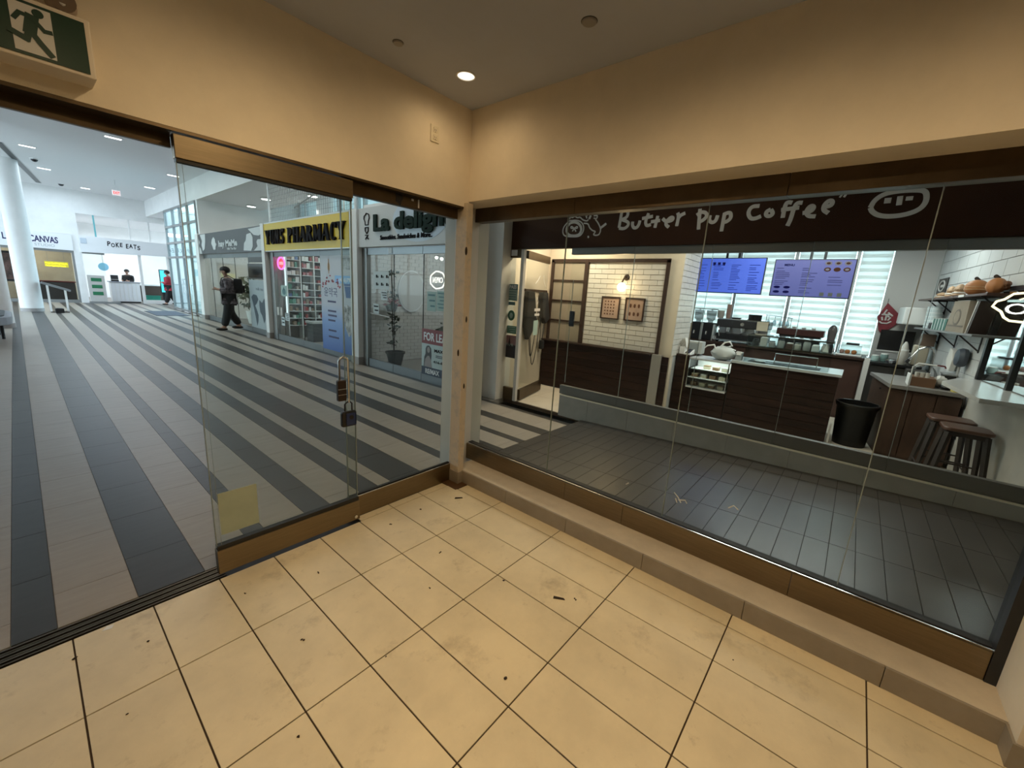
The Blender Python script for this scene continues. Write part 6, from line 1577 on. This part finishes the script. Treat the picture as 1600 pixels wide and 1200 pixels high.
struct(rw(MB().box(-0.1, 1.75, -0.02, 0.006, 0, 1.119)), 'wall_ledge_base', M_conc)
M_mirror = mat('mirror_glass', (0.80, 0.85, 0.85), 0.03, 1.0)
t = thing('wall_mirror', 'wide dark framed mirror above the ledge reflecting the blinds', 'mirror', tuple(RWM @ Vector((0.7, 0.02, 1.16))))
build(rw(MB().box(-0.10, 1.62, 0.002, 0.012, 1.17, 2.17)), 'mirror_glass', M_mirror, t)
for (a, b, c, d_) in ((1.60, 1.66, 1.16, 2.20), (0.80, 0.85, 1.16, 2.20), (-0.10, -0.05, 1.16, 2.20)):
    build(rw(MB().box(a, b, 0.0, 0.035, c, d_)), 'frame_post', M_black, t)
build(rw(MB().box(-0.10, 1.66, 0.0, 0.035, 2.15, 2.20)), 'frame_rail', M_black, t)
t = thing('wall_ledge', 'white topped bar ledge along the block wall under the mirror', 'ledge', tuple(RWM @ Vector((0.6, 0.2, 1.12))))
build(rw(MB().prism([(-0.1, 0.0), (-0.1, 0.44), (1.0, 0.44), (1.62, 0.16), (1.62, 0.0)], 'z', 1.12, 1.16)), 'top', mat('pale_ledge', (0.55, 0.56, 0.55), 0.2), t)
for s in (1.05,): build(rw(MB().prism([(0.0, 1.02), (0.22, 1.12), (0.19, 1.12), (0.0, 1.04)], 'x', s, s + .03)), 'bracket', M_black, t)
def shelf(z, s0, s1, lab, brs, m):
    t = thing('wall_shelf', lab, 'shelf', tuple(RWM @ Vector(((s0+s1)/2, .12, z))), 0, 'shelves on the block wall')
    build(rw(MB().box(s0, s1, 0.0, 0.25, z, z + .025)), 'board', m, t)
    for s in brs:
        build(rw(MB().box(s, s + .02, 0.0, .012, z - .20, z).box(s, s + .02, 0, .22, z - .012, z).prism([], 'x', 0, 0) if False else MB().box(s, s + .02, 0.0, .012, z - .20, z).box(s, s + .02, 0, .22, z - .012, z).tube([(s + .01, .006, z - .18), (s + .01, .20, z - .006)], .009, 6)), 'bracket', M_black, t)
shelf(2.09, 1.22, 4.15, 'upper dark shelf on the block wall carrying orange pumpkins', (1.5, 2.5, 3.3, 3.7), mat('shelf_brown', (0.07, 0.03, 0.02), 0.5))
shelf(1.645, 1.30, 3.95, 'lower grey shelf on the block wall under the pumpkin shelf', (1.9, 2.8, 3.6), mat('shelf_grey', (0.16, 0.16, 0.16), 0.5))
def onwall(s, off, z): return tuple(RWM @ Vector((s, off, z)))
M_pump = mat('pumpkin_orange', (0.45, 0.19, 0.07), 0.5, var=0.12, vscale=12)
def pumpkin(s, z, r, h, lab, flat):
    t = thing('pumpkin', lab, 'pumpkin', onwall(s, .13, z), 0, 'pumpkins on the upper shelf')
    mb = MB()
    vs, fs = [], []; nu, nv_ = 32, 12
    for i in range(nv_ + 1):
        tt = PI * i / nv_
        for j in range(nu):
            a = 2*PI*j/nu; rib = 1 + (0.06 * abs(math.sin(4*a)) - .04 if not flat else 0)
            vs.append((r*math.sin(tt)*math.cos(a)*rib, r*math.sin(tt)*math.sin(a)*rib, h/2 - h/2*math.cos(tt) * 1.0))
    for i in range(nv_):
        for j in range(nu): fs.append((i*nu+j, i*nu+(j+1) % nu, (i+1)*nu+(j+1) % nu, (i+1)*nu+j))
    mb.add(vs, fs)
    build(mb, 'flesh', M_pump, t, local=True, smooth=True)
    build(MB().tube([(0, 0, h*.97), (.01, .01, h*1.06), (.03, .02, h*1.10)], [.02, .016, .02], 8), 'stem', M_dirt, t, local=True, smooth=True)
    if flat:
        for q in (0.35, 0.5): build(MB().lathe([(r*.995, h*q), (r*1.01, h*(q + .03)), (r*.995, h*(q + .06))], (0, 0, 0), 28, cap=False), 'ring_band', mat('pumpkin_pale', (0.50, 0.30, 0.14), 0.5), t, local=True)
    else:
        for a, zz in ((-2.2, .6), (-1.8, .62), (-2.0, .42)): build(MB().sphere((r*.93*math.cos(a), r*.93*math.sin(a), h*zz), (.035, .035, .035), 8, 6), 'carved_mark', mat('pumpkin_dark', (0.16, 0.06, 0.02), 0.6), t, local=True)
pumpkin(2.10, 2.115, .105, .19, 'banded orange pumpkin, left of the two large ones', True)
pumpkin(1.50, 2.115, .080, .175, 'round carved orange pumpkin nearest to the neon sign', False)
M_orn = mat('ornament_tan', (0.40, 0.26, 0.15), 0.5, var=0.3, vscale=30)
def ornament(s, h, r, lab):
    t = thing('autumn_figure', lab, 'figurine', onwall(s, .13, 2.115), 0, 'small autumn figures on the upper shelf')
    build(MB().lathe([(r*.8, 0), (r, h*.15), (r*.7, h*.45), (r*.85, h*.6), (r*.6, h*.85), (r*.2, h)], (0, 0, 0), 14), 'body', M_orn, t, local=True, smooth=True)
    build(MB().lathe([(r*.9, h*.28), (r*1.0, h*.33), (r*.9, h*.38)], (0, 0, 0), 14, cap=False), 'band', M_cream, t, local=True)
ornament(2.70, .17, .07, 'small tan figure just left of the banded pumpkin')
ornament(3.05, .16, .065, 'small tan figure second left from the banded pumpkin')
ornament(3.45, .09, .08, 'low pale figure at the left part of upper shelf')
single(rw(MB().box(1.95, 2.15, .245, .252, 2.092, 2.12)), 'price_tag', M_white, 'white price tag on the upper shelf edge below banded pumpkin', 'tag')
t = thing('kraft_bag', 'large standing brown kraft coffee bag with round stamp', 'bag', onwall(2.1, .13, 1.67))
build(rw(MB().prism([(1.74, 1.67), (2.46, 1.67), (2.36, 2.05), (1.80, 2.05)], 'y', .06, .22)), 'bag_body', mat('kraft_paper', (0.26, 0.22, 0.17), 0.8, var=0.1), t)
build(rw(MB().prism([(2.10 + .13*math.cos(k*PI/10), 1.85 + .10*math.sin(k*PI/10)) for k in range(20)], 'y', .22, .223)), 'round_stamp', mat('kraft_dark', (0.14, 0.12, 0.10), 0.8), t)
build(rw(MB().prism([(2.10 + .10*math.cos(k*PI/10), 1.85 + .075*math.sin(k*PI/10)) for k in range(20)], 'y', .223, .225)), 'stamp_centre', MATS['kraft_paper'], t)
build(rw(MB().box(1.80, 2.40, .221, .223, 1.735, 1.755)), 'printed_line', MATS['kraft_dark'], t)
t = thing('dark_board', 'dark board with white edge leaning right of the kraft bag', 'board', onwall(1.62, .1, 1.67))
build(rw(MB().prism([(1.66, 1.67), (1.72, 1.67), (1.60, 2.04), (1.54, 2.04)], 'y', .05, .20)), 'board', M_frame, t)
build(rw(MB().prism([(1.72, 1.67), (1.735, 1.67), (1.615, 2.04), (1.60, 2.04)], 'y', .05, .205)), 'white_edge', M_white, t)
GB = 'green packs on the lower shelf'
for k in range(5):
    t = thing('green_pack', ('leftmost of the dark green packs on the lower shelf', 'dark green pack second from left on the lower shelf', 'dark green pack in the middle of the row on lower shelf', 'dark green pack second from the kraft bag', 'dark green pack right beside the kraft bag')[k], 'pack', onwall(3.15 - k*.135, .13, 1.67), 0, GB)
    build(rw(MB().box(3.15 - k*.135 - .10, 3.15 - k*.135, .05, .21, 1.67, 1.82)), 'pack', mat('pack_green', (0.015, 0.10, 0.075), 0.5), t)
    build(rw(MB().box(3.15 - k*.135, 3.15 - k*.135 + .02, .05, .212, 1.67, 1.83)), 'white_edge', M_white, t)
single(rw(MB().box(3.28, 3.42, .05, .2, 1.67, 1.76)), 'dark_tin', M_black, 'small black tin left of the green packs', 'tin', bev=.01)
GT = 'clear tubes of cups on the lower shelf'
for k, s in enumerate((3.53, 3.67, 3.81)):
    t = thing('cup_tube', ('right', 'middle', 'left')[k] + ' one of three clear tubes of cups on lower shelf', 'cups', onwall(s, .12, 1.67), 0, GT)
    build(MB().lathe([(.055, 0), (.06, .33)], (0, 0, 0), 12), 'sleeve', mat('clear_sleeve', (0.55, 0.62, 0.63), 0.3), t, local=True, smooth=True)
    for q in range(5): build(MB().lathe([(.063, .05 + q*.06), (.063, .06 + q*.06)], (0, 0, 0), 12), 'cup_rim', M_white, t, local=True)
t = thing('square_poster', 'square black poster with white round emblem at the rear corner', 'poster', onwall(4.4, .01, 2.25))
build(rw(MB().box(3.95, 4.45, .002, .012, 2.22, 2.46)), 'sheet', M_black, t)
build(rw(MB().tube([(4.2 + .15*math.cos(k*PI/12), .014, 2.34 + .08*math.sin(k*PI/12)) for k in range(24)], .012, 6, closed=True)), 'ring', M_chalk, t)
build(rw(MB().box(4.12, 4.28, .012, .015, 2.32, 2.36)), 'emblem', M_chalk, t)
single(rw(MB().rbox(4.0, 4.5, .02, .4, 1.70, 1.98, .02)), 'white_cabinet', M_white, 'white wall box behind the clear cup tubes', 'box')
t = thing('wall_fan', 'dark slate round fan head on a thin stem against the block wall', 'fan', onwall(2.15, .06, 1.0))
build(rw(MB().lathe([(.0, .0), (.11, .01), (.12, .05), (.10, .09), (.0, .10)], (2.15, .02, 1.36), 18, 'y')), 'fan_head', mat('slate_blue', (0.06, 0.075, 0.10), 0.5), t, smooth=True)
build(rw(MB().tube([(2.15, .06, 1.25), (2.15, .06, 1.0)], .012, 8)), 'stem', M_alul, t)
t = thing('hanging_towel', 'white towel hanging by the dark round fan', 'towel', onwall(2.6, .05, 1.2))
build(rw(MB().prism([(2.62, 1.45), (2.50, 1.42), (2.42, 1.30), (2.45, 1.15), (2.56, 1.18), (2.66, 1.28)], 'y', .02, .08)), 'cloth', M_cream, t, bev=.01)
build(rw(MB().tube([(2.58, .05, 1.45), (2.60, .03, 1.52)], .006, 6)), 'hook', M_chrome, t)
# neon open sign in the front glass
t = thing('open_sign', 'pale neon open sign shaped like a loaf in coffee shop window', 'sign', (5.57, -3.85, 1.85))
M_nyw = emit_mat('neon_cream', (1.0, 0.86, 0.55), 2.2)
lo_ = [(-3.60, 2.00), (-3.64, 2.045), (-3.78, 2.07), (-3.95, 2.07), (-4.08, 2.04), (-4.12, 1.97), (-4.07, 1.90), (-4.05, 1.83), (-3.85, 1.815), (-3.66, 1.83), (-3.625, 1.855), (-3.60, 1.90), (-3.545, 1.94), (-3.56, 1.98)]
build(MB().tube([(5.57, a, b) for a, b in lo_], .009, 8, closed=True), 'neon_outline', M_nyw, t, smooth=True)
build(MB().tube([(5.57, a, b) for a, b in ((-3.68, 2.0), (-3.73, 2.03), (-3.78, 2.01), (-3.85, 2.04), (-3.92, 2.02), (-4.0, 2.03))], .006, 6), 'neon_steam', M_nyw, t)
text('OPEN', 'neon_letters', emit_mat('neon_pure_white', (1, 0.97, 0.95), 3.0), '-x', (5.565, -3.83, 1.885), .085, .42, t, depth=.01, bold=.0)
build(MB().prism([(a, b) for a, b in lo_], 'x', 5.585, 5.59), 'clear_backing', glass_mat('acrylic', (0.85, 0.85, 0.82)), t)
for y in (-3.7, -4.0): build(MB().tube([(5.58, y, 2.06), (5.62, y, 2.40)], .003, 5), 'hanging_wire', M_alu, t)

# bin
t = thing('trash_bin', 'round black plastic trash bin with flared rim beside counter', 'bin', (7.74, -2.92, 0))
build(MB().lathe([(.185, 0.0), (.19, .03), (.222, .53), (.238, .55), (.244, .575), (.240, .60), (.230, .60), (.222, .56), (.17, .05), (.0, .05)], (7.74, -2.92, 0), 36, cap=False), 'body', mat('bin_black', (0.006, 0.007, 0.008), 0.4, spec=0.25), t, smooth=True)
build(MB().lathe([(.244, .585), (.248, .595), (.244, .607), (.225, .605)], (7.74, -2.92, 0), 36, cap=False), 'bin_liner_rim', mat('liner_black', (0.03, 0.032, 0.034), 0.15), t, smooth=True)
single(MB().box(7.5, 7.53, -2.70, -2.675, 0.0, 0.28), 'white_cardboard', M_wallw, 'white cardboard strip on floor between counter and bin', 'board')
# stools
M_seat = mat('stool_wood', (0.085, 0.038, 0.024), 0.35, var=0.2, vscale=6)
M_leg = mat('stool_metal', (0.028, 0.020, 0.018), 0.45, 0.2)
def stool():
    t = thing('bar_stool', 'dark bar stool with wooden seat, nearer one of two beside the ledge', 'stool', (6.42, -3.76, 0), 0, 'bar stools by the ledge')
    build(MB().prism(roundrect(-.17, .17, -.185, .185, .07), 'z', .715, .75), 'seat', M_seat, t, local=True, bev=.012)
    build(MB().box(-.14, .14, -.15, .15, .665, .715), 'apron', M_leg, t, local=True)
    for sx in (-1, 1):
        for sy in (-1, 1):
            mb = MB()
            a = Vector((sx*.125, sy*.135, .70)); b = Vector((sx*.195, sy*.205, 0))
            mb.tube([a, b], [.030, .022], 4)
            build(mb, 'leg', M_leg, t, local=True)
    for z, k in ((.20, .185), (.30, .175)):
        for q in (-1, 1):
            if z < .25: build(MB().tube([(-k, q*(k+.01), z), (k, q*(k+.01), z)], .009, 6), 'footrest', M_leg, t, local=True)
            else: build(MB().tube([(q*k, -k-.01, z), (q*k, k+.01, z)], .009, 6), 'footrest', M_leg, t, local=True)
    return t
s1 = stool()
dup(s1, (6.85, -3.70, 0), 0.04, 'dark bar stool with wooden seat, farther one half hidden behind the other')
# apron and cables hanging by the entrance
t = thing('hanging_apron', 'black apron and cables hanging on the wall behind the open door', 'apron', (6.9, 2.0, 1.0))
M_cloth = mat('black_cloth', (0.012, 0.012, 0.013), 0.8)
build(MB().box(6.4, 7.15, 2.12, 2.15, 1.86, 1.90), 'hook_rail', M_frame, t)
build(MB().prism([(6.42, 1.86), (6.62, 1.86), (6.68, 1.60), (6.74, 1.30), (6.60, 1.05), (6.50, 0.95), (6.42, 1.2)], 'y', 2.02, 2.11), 'left_cloth', M_cloth, t, bev=.015)
build(MB().prism([(6.86, 1.86), (7.02, 1.86), (7.08, 1.60), (7.14, 1.36), (7.02, 1.25), (6.90, 1.40)], 'y', 2.0, 2.11), 'right_cloth', M_cloth, t, bev=.015)
for k, (a, b, lowz) in enumerate(((6.52, 6.80, 0.62), (6.55, 6.92, 0.45), (6.90, 7.05, 0.75))):
    pts = [(a + (b-a)*q/12, 2.06, 1.5 - (1.5 - lowz) * math.sin(PI*q/12)) for q in range(13)]
    build(MB().tube(pts, .008, 6), 'cable', M_cloth, t, smooth=True)
build(MB().rbox(6.96, 7.04, 2.02, 2.10, 0.75, 0.92, .01), 'plug', M_cloth, t)
struct(MB().box(5.75, 7.2, 2.14, 2.17, 0, 3.32), 'wall_lobby', mat('lobby_wall', (0.60, 0.52, 0.42), 0.7))
# ================================================================ PEOPLE
def skin(name, joints, edges, root, m, parent, sub=2, local=True):
    keys = list(joints)
    me = bpy.data.meshes.new(name)
    inv = Matrix() if local else wm(parent).inverted()
    me.from_pydata([tuple(inv @ Vector(joints[k][0])) for k in keys], [(keys.index(a), keys.index(b)) for a, b in edges], [])
    me.materials.append(m)
    o = bpy.data.objects.new(name, me); COL.objects.link(o)
    if parent: o.parent = parent; WM[o.name] = wm(parent)
    md = o.modifiers.new('skin', 'SKIN'); md.use_smooth_shade = True
    if not me.skin_vertices: me.attributes.new('x', 'FLOAT', 'POINT')
    for i, k in enumerate(keys):
        r = joints[k][1]
        sv = me.skin_vertices[0].data[i]
        sv.radius = (r, r) if not isinstance(r, tuple) else r
        sv.use_root = (k == root)
    ss = o.modifiers.new('smooth', 'SUBSURF'); ss.levels = sub; ss.render_levels = sub
    return o
M_skin = mat('skin', (0.42, 0.25, 0.18), 0.55)
M_hair = mat('black_hair', (0.008, 0.007, 0.007), 0.6)
def person(label, loc, rz, H, top, trousers, arms='front', backpack=False):
    # figure faces local +x, left side +y; H scales a 1.75 m body
    k = H / 1.75
    t = thing('person', label, 'person', loc, rz)
    V = lambda x, y, z: (x*k, y*k, z*k)
    J = {'pelvis': (V(0, 0, .95), .13*k), 'waist': (V(.01, 0, 1.10), .12*k), 'chest': (V(.02, 0, 1.30), .14*k), 'upper': (V(.01, 0, 1.42), .10*k), 'neck': (V(.03, 0, 1.50), .052*k), 'neck2': (V(.05, 0, 1.55), .05*k), 'head': (V(.07, 0, 1.63), .088*k), 'crown': (V(.065, 0, 1.69), .07*k)}
    E = [('pelvis', 'waist'), ('waist', 'chest'), ('chest', 'upper'), ('upper', 'neck'), ('neck', 'neck2'), ('neck2', 'head'), ('head', 'crown')]
    stride = {'L': (.07, .12, .17), 'R': (-.03, -.06, -.20)}
    for s, y in (('L', .09), ('R', -.09)):
        a, b, c = stride[s]
        J['hip' + s] = (V(0, y, .90), .085*k); J['knee' + s] = (V(a + (.04 if s == 'R' else 0), y, .50), .060*k)
        J['ank' + s] = (V(c, y, .09 if s == 'L' else .13), .040*k); J['toe' + s] = (V(c + .16, y, .035 if s == 'L' else .05), .034*k); J['heel' + s] = (V(c - .03, y, .04 if s == 'L' else .08), .034*k)
        E += [('pelvis', 'hip' + s), ('hip' + s, 'knee' + s), ('knee' + s, 'ank' + s), ('ank' + s, 'toe' + s), ('ank' + s, 'heel' + s)]
        J['sh' + s] = (V(0, y*2.05, 1.40), .062*k)
        J['elb' + s] = (V(.02, y*2.5, 1.13), .045*k); J['wr' + s] = (V(.24, y*1.4, 1.14), .030*k); J['palm' + s] = (V(.30, y*1.1, 1.15), .032*k)
        E += [('upper', 'sh' + s), ('sh' + s, 'elb' + s), ('elb' + s, 'wr' + s), ('wr' + s, 'palm' + s)]
        for q in range(4):
            J['f%d%s' % (q, s)] = (V(.345 + .006*(q % 2), y*1.0 - (q-1.5)*.017*(1 if y > 0 else -1), 1.155 - q*.004), .0085*k)
            J['g%d%s' % (q, s)] = (V(.37, y*.8 - (q-1.5)*.017*(1 if y > 0 else -1), 1.135 - q*.004), .0075*k)
            E += [('palm' + s, 'f%d%s' % (q, s)), ('f%d%s' % (q, s), 'g%d%s' % (q, s))]
        J['th' + s] = (V(.31, y*1.1, 1.19), .010*k); J['th2' + s] = (V(.345, y*1.0, 1.20), .009*k)
        E += [('palm' + s, 'th' + s), ('th' + s, 'th2' + s)]
    skin('body', J, E, 'pelvis', M_skin, t)
    # face
    fc = MB().sphere(V(.158, 0, 1.615), (.016*k, .012*k, .022*k), 8, 6)
    build(fc, 'nose', M_skin, t, local=True, smooth=True)
    for y in (-.033, .033):
        build(MB().sphere(V(.148, y, 1.645), (.010*k, .014*k, .008*k), 8, 6), 'eye', M_hair, t, local=True, smooth=True)
        build(MB().sphere(V(.06, y*2.75, 1.625), (.020*k, .010*k, .030*k), 8, 6), 'ear', M_skin, t, local=True, smooth=True)
    build(MB().sphere(V(.15, 0, 1.575), (.008*k, .026*k, .006*k), 8, 6), 'mouth', mat('lips', (0.25, 0.09, 0.08), 0.5), t, local=True, smooth=True)
    hr = MB().sphere(V(.045, 0, 1.672), (.125*k, .108*k, .105*k), 18, 12)
    hr.v = [(x, y, max(z, (1.60 if x < .03*k else 1.655) * k)) for x, y, z in hr.v]
    build(hr, 'hair', M_hair, t, local=True, smooth=True)
    # clothes: slightly wider skins
    up = 1.5
    T = {n: (J[n][0], J[n][1] * up) for n in ('pelvis', 'waist', 'chest', 'upper')}
    T['hem'] = (V(0, 0, .86), .19*k); TE = [('hem', 'pelvis'), ('pelvis', 'waist'), ('waist', 'chest'), ('chest', 'upper')]
    for s in 'LR':
        T['sh' + s] = (J['sh' + s][0], .105*k); T['elb' + s] = (J['elb' + s][0], .080*k); T['wr' + s] = (V(.20, .09*1.5*(1 if s == 'L' else -1), 1.14), .058*k)
        TE += [('upper', 'sh' + s), ('sh' + s, 'elb' + s), ('elb' + s, 'wr' + s)]
    skin('jacket', T, TE, 'pelvis', top, t)
    P_ = {'pelvis': (V(0, 0, .93), .17*k)}; PE = []
    for s in 'LR':
        P_['hip' + s] = (J['hip' + s][0], .13*k); P_['knee' + s] = (J['knee' + s][0], .115*k)
        x, y, z = J['ank' + s][0]; P_['ank' + s] = ((x, y, z + .02*k), .10*k)
        PE += [('pelvis', 'hip' + s), ('hip' + s, 'knee' + s), ('knee' + s, 'ank' + s)]
    skin('trousers', P_, PE, 'pelvis', trousers, t)
    for s in 'LR':
        x, y, z = J['ank' + s][0]
        build(MB().sphere((x + .06*k, y, z - .045*k), (.14*k, .05*k, .045*k), 14, 8), 'shoe', M_hair, t, local=True, smooth=True)
    return t, k
plaid = mat('plaid_jacket', (0.045, 0.035, 0.04), 0.8, col2=(0.16, 0.13, 0.14), vscale=9, lo=0.45, hi=0.55)
FX, FY = 4.85, 13.40
face = math.atan2(0.28, -0.96)
t, k = person('walking person in dark patterned jacket and black trousers, carrying a backpack', (FX, FY, 0), face, 2.06, plaid, M_cloth)
R = Matrix.Rotation(face, 4, 'Z')
bpk = thing('backpack', 'black backpack on the back of the walking person', 'bag', (FX, FY, 0), face)
build(MB().rbox(-.34*k, -.13*k, -.15*k, .15*k, 1.05*k, 1.46*k, .05), 'main_bag', M_cloth, bpk, local=True, smooth=True)
build(MB().rbox(-.39*k, -.33*k, -.11*k, .11*k, 1.08*k, 1.28*k, .02), 'front_pocket', M_cloth, bpk, local=True, smooth=True)
for y in (-.11, .11):
    build(MB().tube([(-.17*k, y*k, 1.43*k), (-.02*k, y*k, 1.53*k), (.14*k, y*k, 1.45*k), (.185*k, y*k, 1.30*k), (.13*k, y*1.4*k, 1.16*k), (-.16*k, y*1.3*k, 1.10*k)], .014, 6, flat=None), 'strap', M_cloth, bpk, local=True, smooth=True)
person('person in black behind the far white ribbed counter', (4.45, 29.3, 0), -2.2, 1.78, M_cloth, M_cloth)
person('person in red jacket and black trousers at the far glazed entrance', (5.75, 26.6, 0), 2.6, 1.85, mat('red_jacket', (0.40, 0.03, 0.05), 0.7), M_cloth)
